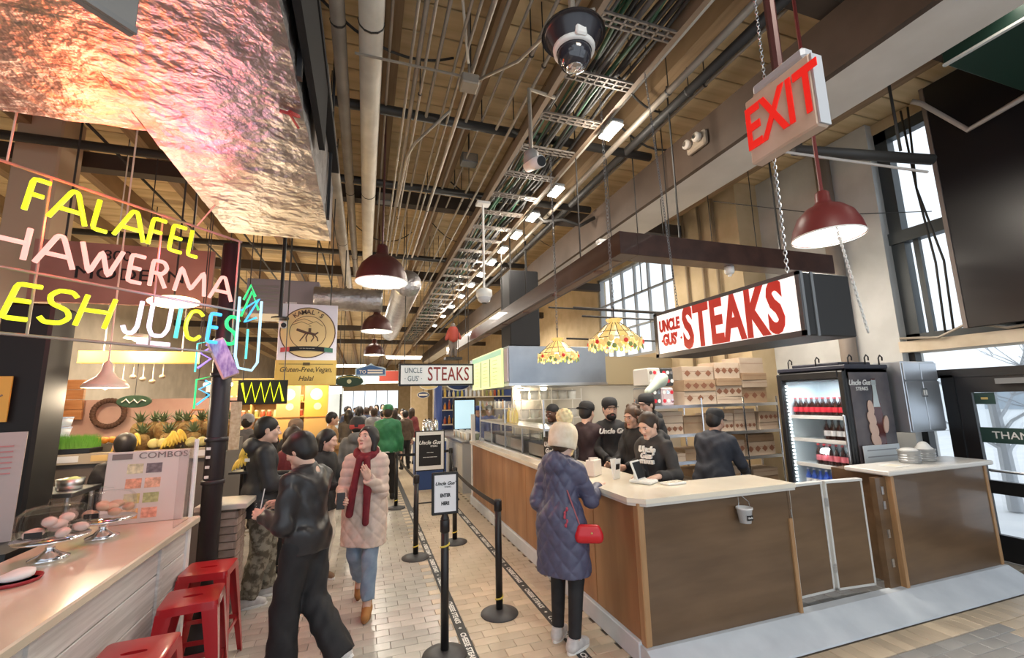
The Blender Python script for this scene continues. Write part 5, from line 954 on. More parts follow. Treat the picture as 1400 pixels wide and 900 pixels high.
# stools
SRED = mat('stool_red', (.42,.012,.018), .28, coat=.4)
def make_stool():
    t = thing('bar_stool', '', 'stool', (0,0,0), 0, 'red metal bar stools'); h = .70; a = .155
    m = MB(); pts = []; n = 6
    for cx, cy, s0 in ((1,1,0),(-1,1,PI/2),(-1,-1,PI),(1,-1,1.5*PI)):
        for k in range(n+1): pts.append((cx*(a-.03)+.03*math.cos(s0+PI/2*k/n), cy*(a-.03)+.03*math.sin(s0+PI/2*k/n)))
    N = len(pts); hole = [(.045*math.cos(2*PI*k/N+PI/4)*1.25, .018*math.sin(2*PI*k/N+PI/4)) for k in range(N)]
    vs_ = [(x,y,h-.004) for x, y in pts]+[(x*.86,y*.86,h) for x, y in pts]+[(x,y,h-.003) for x, y in hole]+[(x,y,h-.03) for x, y in hole]+[(x*1.03,y*1.03,h-.05) for x, y in pts]
    fs = []
    for k in range(N): j = (k+1)%N; fs += [(k,j,N+j,N+k),(N+k,N+j,2*N+j,2*N+k),(2*N+k,2*N+j,3*N+j,3*N+k),(4*N+k,4*N+j,j,k)]
    m.add(vs_, fs); o = m.build('seat', SRED, t); smoothby(o, 35)
    for sx in (1,-1):
        for sy in (1,-1):
            m = MB(); top, bot = .155, .215
            def L(c, w_, z): return [(sx*c, sy*c, z),(sx*c, sy*(c-w_), z),(sx*(c-.006), sy*(c-w_), z),(sx*(c-.006), sy*(c-.006), z),(sx*(c-w_), sy*(c-.006), z),(sx*(c-w_), sy*c, z)]
            vs_ = L(top,.085,h-.03)+L(bot,.035,0); fs = [(k,(k+1)%6,6+(k+1)%6,6+k) for k in range(6)]+[tuple(range(6)),tuple(range(6,12))[::-1]]
            m.add(vs_, fs); m.build('leg', SRED, t)
    for s in (1,-1): MB().box((0,s*.178,.26), (.36,.006,.03)).build('stretcher', SRED, t); MB().box((s*.178,0,.26), (.006,.36,.03)).build('stretcher', SRED, t)
    return t
s0 = make_stool(); s0.location = (-1.0,3.50,0); s0.rotation_euler.z = .12; s0['label'] = 'red metal stool in the middle, pulled out from the plank counter'
dup(s0, None, (-1.04,2.84,0), .05, 'red metal stool pushed against the plank counter beside the cake stands'); dup(s0, None, (-1.07,4.05,0), .0, 'red metal stool at the end of the plank counter near the brick stand')
# cake stands
PAS = mat('pastry', (.52,.32,.20), .7, col2=(.68,.48,.36), nscale=9)
def cake_stand(lab, x, y, pale, dome=True):
    t = thing('cake_stand', lab, 'cake stand', (x,y,1.05)); MB().lathe([(.001,0),(.085,0),(.088,.012),(.05,.03),(.022,.055),(.02,.085),(.05,.105),(.16,.112),(.165,.122),(.001,.122)], n=24).build('pedestal', CHROME, t, True)
    r = random.Random(int(x*100)); 
    for k in range(9): a = k*2.4; q = .025+.10*(k/9); organic_p = MB().ell((q*math.cos(a), q*math.sin(a), .15+.03*r.random()+(.035 if k < 4 else 0)), (.045,.032,.025), 9, 6, (r.uniform(-.4,.4),0,r.uniform(0,3))).build('pastry', mat('pastry_pale', (.66,.50,.44), .7) if pale else PAS, t, True)
    if dome:
        dm = MB().lathe([(.155,.124),(.157,.20),(.150,.255),(.12,.285),(.02,.292),(.001,.292)], n=28).build('glass_dome', PLASTIC, t, True); MB().tube([(-.04,0,.29),(-.035,0,.318),(.035,0,.318),(.04,0,.29)], .007, 6).build('handle', PLASTIC, dm)
        MB().box((.0,-.16,.17), (.075,.004,.03), (.1,0,0)).build('tag', BLACK, dm)
cake_stand('clear domed cake stand with pale pastries on the cream worktop', -1.66,3.32, True); cake_stand('domed cake stand with golden pastries nearer the menu board', -1.60,3.72, False)
t = thing('napkin_tray', 'small red tray with white napkins on the cream worktop', 'tray', (-1.60,2.96,1.05), .4); MB().lathe([(.001,0),(.09,0),(.10,.02),(.095,.02),(.085,.006)], n=20).build('dish', mat('dish_red', (.35,.02,.03), .4), t, True); organic('napkins', [el((0,0,.03), (.07,.06,.02), .01), el((.02,.01,.045), (.05,.05,.015), .01)], .012, WHITE, t)
# menu board on the counter
PK = mat('menu_pink', (.72,.60,.54), .5); INK = mat('ink_brown', (.24,.18,.16), .6)
mb = thing('menu_board', 'cream picture menu board headed COMBOS standing on the cream worktop', 'menu board', (-1.53,4.09,1.05), .05); MB().box((0,0,.255), (.50,.02,.51), (-.06,0,0), .004).build('board', PK, mb)
text('COMBOS', .062, INK, mb, (.09,-.0005,.475), (PI/2-.06,0,0), sx=1.2); MB().bb(-.22,-.10,-.0025,.0005,.455,.495).build('logo_mark', INK, mb)
fc_ = ((.50,.42,.25),(.12,.08,.08),(.55,.22,.12),(.60,.30,.18),(.45,.36,.12),(.35,.34,.14),(.62,.28,.08),(.66,.27,.18))
for k in range(8):
    r_, c_ = divmod(k, 2); z = .385-.105*r_; x = -.075+.115*c_; dy = -.012-(.51-z)*-.0-.0
    MB().box((x, -.0115+(z-.255)*.06, z), (.095,.004,.07), (-.06,0,0)).build('food_picture', mat('food_pic%d'%k, fc_[k], .4, col2=tuple(min(1,q*1.6+.05) for q in fc_[k]), nscale=40), mb)
gp = thing('glass_guard', 'upright clear glass guard at the end of the cream worktop', 'glass guard', (-1.24,4.12,1.05)); MB().bb(-.004,.004,-.32,.0,0,.56).build('pane', GLASS, gp); MB().bb(-.012,.012,-.01,.012,0,.58).build('post', WHITE, gp)
t = thing('leaning_menu', 'dull pink menu sheet in front of the black column', 'menu board', (-2.32,3.85,1.05), .35); MB().box((0,0,.34), (.34,.02,.70), (-.05,0,0)).build('sheet', mat('menu_dullpink', (.45,.38,.36), .5), t)
for k in range(6): MB().box((.02,-.012-.0,.60-.035*k), (.20,.003,.008), (-.05,0,0)).build('line', mat('menu_red_line', (.5,.2,.2), .5), t)
MB().bb(-2.75,-1.98,3.55,4.12,1.0,1.049).build('side_shelf', BLACK, label='black side shelf behind the cake stands', cat='shelf')
t = thing('yellow_sign', 'small yellow card sign fixed to the black column', 'sign', (-2.62,4.36,1.97), .0); MB().bb(-.14,.08,-.012,0,-.17,.17).build('card', mat('card_yellow', (.75,.45,.08), .5), t); MB().tube([(-.06,-.016,.02),(-.02,-.016,.05),(.0,-.016,.0),(.04,-.016,.03)], .006, 5).build('script_mark', INK, t)
# columns and post
for nm, lab, x, y, w_, mt, top in (('column','square black column in the falafel stall',-2.54,4.55,.32,mat('column_black', (.006,.006,.006), .6),2.72),('column','tall beige column behind the neon sign',-3.84,6.6,.44,mat('column_beige', (.50,.38,.27), .7),5.6)):
    t = thing(nm, lab, 'column', (x,y,0)); MB().box((0,0,top/2), (w_,w_,top), None, .02).build('shaft', mt, t); MB().box((0,0,.06), (w_+.06,w_+.06,.12), None, .01).build('foot', mt, t)
t = thing('post', 'round black iron post at the end of the falafel counter', 'post', (-1.20,4.46,0)); MB().cyl((0,0,0), (0,0,3.34), .075, n=20).build('shaft', mat('iron_black', (.022,.018,.022), .45), t, True)
for z in (1.25,1.60,2.15): MB().lathe([(.076,-.02),(.088,-.015),(.088,.015),(.076,.02)], (0,0,z), 20).build('band', mat('iron_black', (.022,.018,.022), .45), t, True)
MB().lathe([(.16,0),(.16,.08),(.10,.12),(.076,.2)], n=20).build('foot', BLACKM, t, True)
for k, z in enumerate((1.30,1.38,1.46,1.53)): MB().box((-.03,-.08,z), (.03,.01,.022)).build('price_tag', WHITE, t)
# brick stand with sloping sheet
BRK = mat('brick', (.30,.22,.18), .85, col2=(.40,.31,.27), nscale=12, rnd=.2)
bs = thing('brick_stand', 'small grey-brown brick pillar stand with pale ledge on top', 'stand', (-1.18,4.78,0)); MB().bb(-.13,.13,-.13,.13,0,.98).build('core', GROUT, bs)
bme_ = {False: MB().box((0,0,0), (.132,.03,.058), None, .005).mesh('brick', BRK)}
for r_ in range(15):
    for k in range(2):
        for f_ in range(4):
            o = link('brick', bme_[False], bs); off = -.068+.136*k+(.02 if r_%2 else -.02)*(.5); p = Matrix.Rotation(f_*PI/2,3,'Z')@Vector((off,-.133,.035+.064*r_)); o.location = p; o.rotation_euler = (0,0,f_*PI/2)
MB().bb(-.18,.22,-.20,.22,.985,1.03,.006).build('ledge', mat('ledge_pale', (.62,.56,.50), .4), bs)
t = thing('menu_flyer', 'pale blue flyer leaning on the ledge by the post', 'flyer', (-1.24,4.66,1.031), .4); MB().box((0,0,.13), (.09,.006,.28), (-.25,0,0)).build('sheet', mat('flyer_blue', (.55,.62,.75), .5), t); MB().box((0,-.035,.008), (.12,.06,.016)).build('foot', WHITE, t)
# ================================================================== FALAFEL STALL BACK
dk = thing('display_table', 'dark stepped fruit display behind the menu board', 'display', (-2.5,5.95,0)); MB().bb(-1.1,1.05,-.25,.5,0,1.38).build('body', mat('disp_dark', (.16,.14,.12), .7), dk); MB().bb(-1.1,1.05,-.30,-.22,1.34,1.44).build('front_lip', mat('disp_lip', (.45,.38,.28), .5), dk); MB().bb(-1.1,1.05,.12,.5,1.38,1.50).build('step', mat('disp_dark', (.16,.14,.12), .7), dk)
for k in range(7): MB().bb(-1.0+.3*k,-.8+.3*k,-.305,-.30,1.36,1.42).build('price_card', (WHITE, mat('card_amber', (.7,.5,.2), .5))[k%2], dk)
# pineapples
PSK = mat('pineapple_skin', (.26,.15,.045), .7, col2=(.40,.27,.09), nscale=40, bump=.5); PLF = mat('pineapple_leaf', (.10,.14,.06), .6, col2=(.20,.25,.13), nscale=6)
def pineapple():
    t = thing('pineapple', 'ripe pineapple with grey-green crown on the fruit display', 'pineapple', (0,0,0), 0, 'pineapples on the fruit display')
    MB().lathe([(.001,0),(.045,.01),(.065,.06),(.066,.11),(.052,.16),(.02,.18),(.001,.182)], n=14, mod=lambda a, j: 1+.04*math.cos(7*a+j*2)).build('fruit', PSK, t, True); m = MB()
    for k in range(26):
        a = k*2.4; tl = .25+.9*(1-k/26); L_ = .10+.05*random.random(); d = Vector((math.cos(a)*math.sin(tl), math.sin(a)*math.sin(tl), math.cos(tl))); sd_ = Vector((-math.sin(a), math.cos(a), 0))*.010; p = Vector((0,0,.17)); q = p+d*L_*.6; e = p+d*L_+Vector((0,0,-.02*tl)); m.add([p-sd_,p+sd_,q+sd_*.8,q-sd_*.8,e], [(0,1,2,3),(3,2,4)])
    m.build('crown', PLF, t); return t
p0 = pineapple(); p0.location = (-2.42,6.15,1.502); p0.scale = (1.22,1.22,1.22)
for k in range(1,9): dup(p0, None, (-2.42+.115*k, 6.12+.10*(k%2), 1.502), k*1.3)
for k in range(4): dup(p0, None, (-2.30+.24*k, 5.92, 1.382), k*2.1)
BAN = mat('banana', (.72,.50,.05), .5, col2=(.82,.62,.12), nscale=6); 
def bananas():
    t = thing('banana_bunch', 'bunch of yellow bananas lying at the front of the fruit display', 'bananas', (0,0,0), 0, 'banana bunches on the fruit display')
    for k in range(6):
        a = -.6+.24*k; m = MB(); pts = [(.11*math.sin(a)*s_*1.2, -.02-.10*s_*math.cos(a)*.6, .10-.11*s_*s_+.012*k) for s_ in np.linspace(0,1,7)]; m.tube(pts, [.008,.016,.019,.019,.018,.014,.006], 7); m.build('banana', BAN, t, True)
    MB().cyl((0,-.01,.09), (0,.02,.16), .014, .008, n=7).build('stalk', mat('stalk', (.25,.22,.08), .7), t); return t
b0 = bananas(); b0.location = (-2.40,5.80,1.45)
for k, (x, y) in enumerate(((-2.30,5.78),(-1.98,5.77),(-1.94,5.80),(-1.58,5.76))): dup(b0, None, (x,y,1.45+.01*k), .3*k)
t = dup(b0, None, (-1.10,5.12,1.38), .3, 'bunch of yellow bananas hanging right of the black iron post'); dup(b0, None, (-1.13,5.14,1.26), -.2, 'lower bunch of yellow bananas hanging right of the black iron post'); 
br_ = thing('fruit_stand', 'thin black stand carrying bananas beside the post', 'stand', (-1.12,5.16,0)); MB().cyl((0,0,0), (0,0,1.5), .014, n=8).build('rod', BLACK, br_); MB().bb(-.12,.12,-.10,.10,1.22,1.24).build('plate', BLACK, br_); MB().bb(-.15,.15,-.12,.12,0,.02).build('foot', BLACK, br_)
MEL = mat('melon', (.55,.48,.15), .6, col2=(.65,.60,.28), nscale=8)
for k, (x, c) in enumerate(((-2.14,MEL),(-1.80,MEL),(-1.70,MEL),(-2.06,MEL))): 
    t = thing('melon', 'small round yellow-green melon on the fruit display', 'melon', (x,5.80,1.445), 0, 'melons on the fruit display'); MB().ell((0,0,.055), (.055,.055,.053), 14, 9).build('fruit', c, t, True); MB().cyl((0,0,.105), (.004,0,.12), .006, .004, n=6).build('stem', PLF, t)
ORG = mat('orange_fruit', (.72,.27,.03), .5)
for k in range(12):
    t = thing('orange', 'bright orange on the heap behind the grass tray', 'orange', (-2.86+.075*(k%6)+.03*(k//6), 6.12+.07*(k//6), 1.501), 0, 'oranges behind the grass tray'); MB().ell((0,0,.037), (.037,.037,.036), 10, 7).build('fruit', ORG, t, True); MB().cyl((0,0,.07), (0,0,.075), .005, n=6).build('stem', PLF, t)
# wheatgrass tray
gt = thing('grass_tray', 'black tray of bright green wheatgrass on the fruit display', 'plant', (-2.92,5.78,1.441)); MB().bb(-.30,.30,-.12,.12,0,.05,.005).build('tray', BLACK, gt); m = MB()
for k in range(2600):
    x, y = random.uniform(-.29,.29), random.uniform(-.11,.11); h = random.uniform(.10,.15); dx, dy = random.uniform(-.03,.03), random.uniform(-.03,.03); m.add([(x-.0025,y,.05),(x+.0025,y,.05),(x+dx,y+dy,.05+h)], [(0,1,2)])
m.build('grass', mat('wheatgrass', (.10,.30,.03), .6, col2=(.18,.42,.06), nscale=4), gt, kind='stuff')
# white container stacks
CONT = mat('container_white', (.66,.70,.78), .3)
for k in range(5):
    for j in range(4):
        c = thing('food_container', 'white plastic food container in the stacks by the black column', 'container', (-3.62+.145*k, 6.0+.01*j, 1.39+.105*j), 0, 'white food container stacks'); MB().lathe([(.001,0),(.055,0),(.068,.085),(.001,.085)], n=12).build('tub_body', CONT, c, True); MB().cyl((0,0,.085), (0,0,.10), .071, n=12).build('lid', mat('lid_blue', (.45,.55,.75), .3), c)
t = thing('prep_table', 'steel prep table with sauces in the falafel stall', 'table', (-2.9,4.95,0)); MB().bb(-.55,.62,-.2,.25,1.16,1.20,.005).build('top', STEEL, t); MB().bb(-.55,.62,-.2,.25,.75,.78).build('under_shelf', STEEL, t)
for x in (-.5,.57):
    for y in (-.15,.2): MB().cyl((x,y,0), (x,y,1.16), .02, n=8).build('leg', STEEL, t)
for k, c in enumerate(((.10,.16,.05),(.62,.55,.42),(.14,.13,.13),(.55,.50,.40),(.30,.35,.14))):
    q = thing('sauce_pan', ('green herb pan on the prep table','cream sauce pan on the prep table','black square pan on the prep table','pale grain pan on the prep table','green salad pan on the prep table')[k], 'pan', (-3.28+.22*k,4.95,1.201)); MB().lathe([(.001,0),(.085,0),(.095,.09),(.09,.09),(.08,.02)], n=16).build('pan_body', (STEEL, STEEL, BLACK, STEEL, STEEL)[k], q, True); organic('filling', [el((0,0,.06), (.085,.085,.03), .01), el((.02,.01,.085), (.04,.04,.02), .02)], .014, mat('fill%d'%k, c, .7), q)
# back wall panels
MB().bb(-6.5,-1.75,7.35,7.45,0,2.0).build('wall_falafel', mat('falafel_wall', (.52,.32,.25), .7, col2=(.60,.40,.32), nscale=3), label='pinkish partition at the back of the falafel stall', cat='wall', kind='structure')
wb = thing('wood_panel', 'orange-brown wooden panel on the falafel stall back wall', 'panel', (-3.95,7.25,1.75))
for k in range(4): MB().bb(-.45,.45,0,.05,.13*k,.13*k+.125,.004).build('plank', mat('plank_orange', (.40,.16,.05), .5, col2=(.52,.24,.09), nscale=3, stretch=(1,1,8)), wb)
wn = thing('wreath', 'dark twig wreath on the pinkish back wall', 'wreath', (-3.22,7.30,1.82)); m = MB()
for k in range(30): a = 2*PI*k/30; m.ell((.17*math.cos(a), -.02, .17*math.sin(a)), (.035,.03,.035), 7, 5)
m.build('twigs', mat('twig', (.10,.05,.03), .9), wn, True, kind='stuff')
ov = thing('oval_sign', 'small dark green oval sign with pale script in the falafel stall', 'sign', (-2.66,6.55,1.96)); MB().cyl((0,0,.06), (0,0,.47), .005, n=5).build('hanger_rod', PIPEB, ov); MB().lathe([(.001,-.01),(.17,-.01),(.18,.0),(.17,.01),(.001,.01)], n=28, R=(PI/2,0,0)).xf(Matrix.Diagonal((1,1,.42,1))).build('board', mat('oval_green', (.02,.05,.02), .5), ov); MB().tube([(-.12,-.014,-.01),(-.08,-.014,.03),(-.04,-.014,-.02),(0,-.014,.02),(.04,-.014,-.02),(.08,-.014,.02),(.12,-.014,0)], .008, 5).build('script_mark', IVORY, ov)
yl = thing('light_box', 'long amber light box hung across the falafel stall', 'light box', (-2.62,6.5,2.42)); MB().bb(-.62,.58,0,.10,0,.15,.004).build('case', mat('amber_box', (.75,.45,.08), .5, emit=(1,.55,.08), estr=.45), yl); MB().bb(-.62,.58,-.006,0,.0,.012).build('rim', mat('amber_rim', (.35,.2,.05), .5), yl); MB().cyl((-.4,.05,.15), (-.4,.05,2.9), .008, n=5).cyl((.4,.05,.15), (.4,.05,2.9), .008, n=5).build('hanger_rod', IVORY, yl)
for k in range(7):
    t = thing('hanging_ladle', 'pale ladle hanging below the amber light box', 'ladle', (-3.0+.10*k,6.55,2.42), 0, 'ladles under the amber box'); MB().cyl((0,0,0), (0,0,-.14-.03*(k%3)), .006, n=5).build('handle', IVORY, t); MB().ell((0,0,-.16-.03*(k%3)), (.035,.035,.028), 9, 6).build('bowl', mat('ladle', (.45,.34,.22), .5), t, True)
es = thing('enamel_lamp', 'wide ivory enamel lamp shade hanging in the falafel stall', 'lamp', (-2.26,5.0,2.07)); MB().lathe([(.165,0),(.17,.015),(.15,.045),(.075,.10),(.045,.15),(.035,.22),(.001,.26)], n=26).build('shade', mat('enamel', (.82,.76,.64), .35), es, True); MB().lathe([(.001,-.02),(.03,.0),(.035,.05),(.02,.08)], n=10).build('bulb', glow('bulb_warm', (1,.82,.5), 5), es, True); MB().cyl((0,0,.25), (0,0,3.56), .008, n=5).build('cord', IVORY, es); lamp('POINT', 'enamel_light', (-2.26,5.0,2.0), 18, WARM, .08)
bk = thing('orange_basket', 'orange round-shouldered basket behind the pineapples', 'basket', (-2.05,6.75,1.50)); MB().lathe([(.001,0),(.10,0),(.13,.06),(.14,.2),(.11,.27),(.001,.28)], n=16).build('basket', mat('basket_orange', (.62,.24,.05), .6), bk, True); MB().tube([(-.10,0,.26),(-.06,0,.34),(.06,0,.34),(.10,0,.26)], .010, 6).build('handle', mat('basket_rim', (.35,.12,.03), .6), bk); MB().bb(-2.25,-1.85,6.6,6.95,0,1.499).build('crate', mat('crate', (.2,.12,.07), .8), label='brown crate under the orange basket', cat='crate')
bb_ = thing('red_board', 'large reddish board lettered 800 MODERN behind the neon sign', 'sign', (-2.55,6.0,3.35)); MB().bb(-.95,.75,0,.05,-.30,.40).build('board', mat('board_red', (.34,.15,.12), .6, col2=(.44,.22,.18), nscale=2), bb_); text('800', .17, BLACKM, bb_, (-.20,-.004,.26), sx=1.1); text('MODERN', .20, BLACKM, bb_, (-.05,-.004,.04), sx=1.25); MB().cyl((-.7,.02,.4), (-.7,.02,2.28), .01, n=5).build('hanger_rod', PIPEB, bb_); MB().cyl((.5,.02,.4), (.5,.02,2.28), .01, n=5).build('hanger_rod', PIPEB, bb_)
ob_ = thing('oval_lamp', 'glowing oval lamp in front of the reddish board', 'lamp', (-2.02,5.6,3.02)); MB().ell((0,0,0), (.25,.12,.07), 20, 10).build('diffuser', glow('oval_glow', (1,.75,.4), 4), ob_, True); MB().cyl((0,0,.06), (0,0,2.6), .01, n=5).build('stem', PIPEB, ob_)
for k, (x, z, w_) in enumerate(((-1.62,2.38,'b'),(-1.60,2.0,'g'))):
    t = thing('neon_mark', ('small blue neon swirl left of the iron post','small green and blue neon shape lower left of the iron post')[k], 'neon sign', (x,5.4,z)); MB().tube([(-.06,0,-.10),(.05,0,.0),(-.05,0,.06),(.05,0,.12),(.0,0,.15)], .010, 6).build('inner_tube', NEO('neon_violet', (.25,.15,1), 2.2) if w_ == 'b' else NB, t, True); MB().tube([(-.08,0,-.14),(-.08,0,.16),(.08,0,.2),(.09,0,-.12)], .009, 6).build('outer_tube', NT if w_ == 'b' else NG, t, True); MB().cyl((-.06,.0,.17), (-.06,.0,5.63-z), .005, n=5).build('hanger_rod', PIPEB, t)
ys2 = thing('neon_mark', 'yellow zigzag neon sign right of the iron post', 'neon sign', (-1.06,5.4,2.02)); MB().tube([(-.20+.045*k, 0, -.10 if k%2 else .10) for k in range(10)], .012, 6).build('zigzag_tube', NY, ys2, True); MB().bb(-.24,.24,.02,.04,-.13,.13).build('backing', BLACKM, ys2); MB().cyl((-.2,.03,.13), (-.2,.03,3.5), .006, n=5).build('hanger_rod', PIPEB, ys2); MB().cyl((.2,.03,.13), (.2,.03,3.5), .006, n=5).build('hanger_rod', PIPEB, ys2)
vb = thing('vertical_banner', 'narrow cream patterned banner right of the iron post', 'banner', (-1.20,5.0,1.70)); MB().bb(-.045,.045,0,.01,-.24,.22).build('cloth', mat('banner_cream', (.62,.48,.28), .6, col2=(.80,.70,.50), nscale=30), vb); MB().cyl((-.06,.005,.225), (.06,.005,.225), .008, n=6).build('rod', BLACK, vb)
for x, y, e in ((-2.6,6.3,45),(-3.3,6.1,30),(-1.8,6.6,30)):
    t = thing('work_lamp', 'round work lamp over the falafel stall kitchen', 'lamp', (x,y,2.75), 0, 'work lamps over the falafel kitchen'); MB().lathe([(.001,0),(.10,.0),(.13,-.05),(.12,-.055),(.001,-.03)], n=18).build('shade', IVORY, t, True); MB().ell((0,0,-.05), (.05,.05,.04), 10, 6).build('bulb', glow('bulb_warm2', (1,.85,.55), 8), t, True); MB().cyl((0,0,0), (0,0,2.88), .006, n=5).build('cord', PIPEB, t); lamp('POINT', 'work_lamp_light', (x,y,2.62), e, WARM, .07)
# ================================================================== AISLE SIGNS
GOLD = mat('sign_gold', (.68,.47,.10), .5, col2=(.76,.55,.15), nscale=3); PALE = mat('sign_lilac_white', (.86,.86,.94), .5); TANG = mat('emblem_tan', (.78,.60,.28), .5); BRN = mat('emblem_brown', (.10,.05,.03), .5)
ks = thing('hanging_sign', 'tall sign with round camel emblem above gold Gluten-Free Vegan Halal panel', 'sign', (-.71,6.0,2.11))
MB().bb(-.34,.34,0,.04,.31,1.03,.004).build('upper_board', PALE, ks); lowb = MB().bb(-.35,.35,-.006,.034,0,.315,.004).build('lower_board', GOLD, ks)
def disc(r, y, name, mt, parent, c=(0,0), n=40): return flat([(c[0]+r*math.cos(2*PI*k/n), c[1]+r*math.sin(2*PI*k/n)) for k in range(n)], -y, -y+.003, name, mt, parent)
ec = (0,.665)
for r_, y, mt in ((.325,-.001,BRN),(.312,-.003,TANG),(.215,-.005,BRN),(.207,-.007,TANG)): disc(r_, y, 'emblem_ring', mt, ks, ec)
for k, ch in enumerate('KAMAL’S'):
    a = PI/2+.62-.205*k; text(ch, .085, BRN, ks, (.262*math.cos(a), -.012, ec[1]+.262*math.sin(a)), (PI/2, -(a-PI/2), 0), bold=.001)
m = MB(); y = -.012
for pts, r_ in (([(-.13,y,.70),(-.07,y,.68),(-.02,y,.66),(.03,y,.655),(.08,y,.64)], .016), ([(-.02,y,.66),(-.06,y,.60),(-.09,y,.555)], .007), ([(.0,y,.655),(-.02,y,.60),(-.01,y,.545)], .007), ([(.05,y,.65),(.07,y,.60),(.04,y,.55)], .007), ([(.07,y,.645),(.11,y,.60),(.12,y,.555)], .007), ([(.02,y,.67),(.02,y,.72)], .016), ([(.02,y,.745),(.02,y,.75)], .014), ([(.08,y,.64),(.12,y,.67)], .009)): m.tube(pts, r_, 6)
m.build('camel_rider', BRN, ks); MB().tube([(-.18,y,.76),(-.08,y,.80),(.0,y,.77),(.09,y,.81),(.17,y,.75)], .003, 4).tube([(-.16,y,.80),(-.05,y,.84),(.05,y,.80)], .003, 4).build('hill_lines', BRN, ks)
for a, b, mt in ((-.30,-.20,mat('ribbon_red', (.55,.08,.08), .5)),(-.20,.20,BLACKM),(.20,.30,mat('ribbon_green', (.05,.18,.12), .5))):
    pts = [(x, .455+.035*math.cos(x*4.2)) for x in np.linspace(a, b, 8)]; flat(pts+[(x, z-.055) for x, z in pts[::-1]], .014, .018, 'ribbon', mt, ks)
text('— — — — —', .035, IVORY, ks, (0,-.02,.465), sx=.8)
INKG = mat('ink_olive', (.10,.07,.02), .5)
text('Gluten-Free,Vegan,', .088, INKG, lowb, (0,-.008,.195), shear=.25, sx=.88, bold=.001); text('Halal', .088, INKG, lowb, (0,-.008,.085), shear=.25, sx=.95, bold=.001); MB().bb(-.31,.31,-.009,-.006,.262,.268).bb(-.04,.04,-.010,-.006,.25,.285).build('rule', INKG, lowb)
MB().cyl((-.25,.02,1.03), (-.25,.02,3.4), .008, n=5).build('hanger_rod', PIPEB, ks); MB().cyl((.25,.02,1.03), (.25,.02,3.4), .008, n=5).build('hanger_rod', PIPEB, ks)
fb = thing('hanging_sign', 'blue shaped hanging sign with pale lettering far down the aisle', 'sign', (.12,12.0,2.70)); flat([(-.38,-.13),(.38,-.13),(.38,.06),(.30,.10),(.12,.12),(.0,.20),(-.12,.12),(-.30,.10),(-.38,.06)], -.02, .02, 'board', mat('far_blue', (.45,.62,.80), .5), fb); flat([(-.35,-.10),(.35,-.10),(.35,.04),(.0,.15),(-.35,.04)], .021, .024, 'field', mat('far_blue_d', (.04,.12,.35), .5), fb); text('TO', .12, WHITE, fb, (-.2,-.027,-.03), bold=.002); MB().bb(-.08,.3,-.028,-.024,-.07,-.03).bb(-.08,.3,-.028,-.024,.0,.03).build('lettering_band', WHITE, fb)
fg = thing('hanging_sign', 'dark green oval-topped sign with pale flower far down the aisle', 'sign', (-.40,12.0,2.43)); flat([(.34*math.cos(2*PI*k/28), .15*math.sin(2*PI*k/28)*(1.1 if k < 14 else .9)) for k in range(28)], -.02, .02, 'board', mat('far_green', (.01,.05,.03), .5), fg); disc(.055, -.023, 'flower', mat('flower_pale', (.6,.65,.45), .5), fg); MB().tube([(.26*math.cos(PI*k/10), -.024, .07+.05*math.sin(PI*k/10)) for k in range(11)], .012, 5).build('lettering_band', mat('far_gold', (.6,.55,.25), .5), fg)
for o_ in (fb, fg): MB().cyl((-.25,0,.08), (-.25,0,2.9), .007, n=5).build('hanger_rod', PIPEB, o_); MB().cyl((.25,0,.08), (.25,0,2.9), .007, n=5).build('hanger_rod', PIPEB, o_)
# ================================================================== BARRIER POSTS
YT = mat('band_yellow', (.75,.60,.10), .5); BELT = mat('belt_black', (.02,.02,.022), .7)
def stanchion(lab, x, y, z, band=.12, seen=[]):
    if not seen:
        t = thing('barrier_post', lab, 'barrier post', (x,y,0)); MB().lathe([(.001,.03),(.03,.045),(.10,.03),(.165,.012),(.168,.004),(.165,0)], n=32).build('base', mat('base_grey', (.055,.055,.058), .5), t, True); MB().cyl((0,0,.035), (0,0,z), .031, n=16).build('tube', BLACK, t, True); MB().lathe([(.031,z-.10),(.037,z-.095),(.037,z-.01),(.03,z),(.001,z)], n=16).build('belt_head', BLACK, t, True)
        o = MB(); o.tube([(.0325*math.cos(a), .0325*math.sin(a), .10+.05*a/(2*PI)) for a in np.linspace(0,2*PI,16)], .008, 4); o.build('yellow_band', YT, t); seen.append(t); return t
    return dup(seen[0], None, (x,y,0), 0, lab)
s1 = stanchion('black barrier post carrying the white ENTER HERE sign', .62,3.60,.97); [c for c in s1.children if c.name.startswith('yellow_band')][0].location.z = .64
stanchion('black barrier post between the floor tapes by the navy coat', 1.19,4.07,.97); stanchion('black barrier post on the aisle behind the ENTER HERE sign', .64,5.8,.97); stanchion('black barrier post beside the walking woman in the green jacket lane', .58,8.5,.97); stanchion('black barrier post near the counter in the middle of the queue', 1.20,6.19,.97); stanchion('black barrier post behind the poster stand', 1.62,8.75,.97)
for c in bpy.data.objects:
    if c.name.startswith('yellow_band') and c.parent is not s1: c.location.z = 0
def belt(lab, a, b, sag=.03):
    P_ = [Vector(a).lerp(Vector(b), t_)-Vector((0,0,sag*4*t_*(1-t_))) for t_ in np.linspace(0,1,9)]; d = (Vector(b)-Vector(a)); nn = Vector((d.y,-d.x,0)).normalized()*.0015; m = MB(); vs_ = []; fs = []
    for p in P_: vs_ += [p+nn+Vector((0,0,.024)), p+nn-Vector((0,0,.024)), p-nn-Vector((0,0,.024)), p-nn+Vector((0,0,.024))]
    for i in range(8):
        for k in range(4): fs.append((4*i+k, 4*i+(k+1)%4, 4*i+4+(k+1)%4, 4*i+4+k))
    m.add(vs_, fs+[(0,1,2,3),(32,35,34,33)]); return m.build('barrier_belt', BELT, None, label=lab, cat='belt')
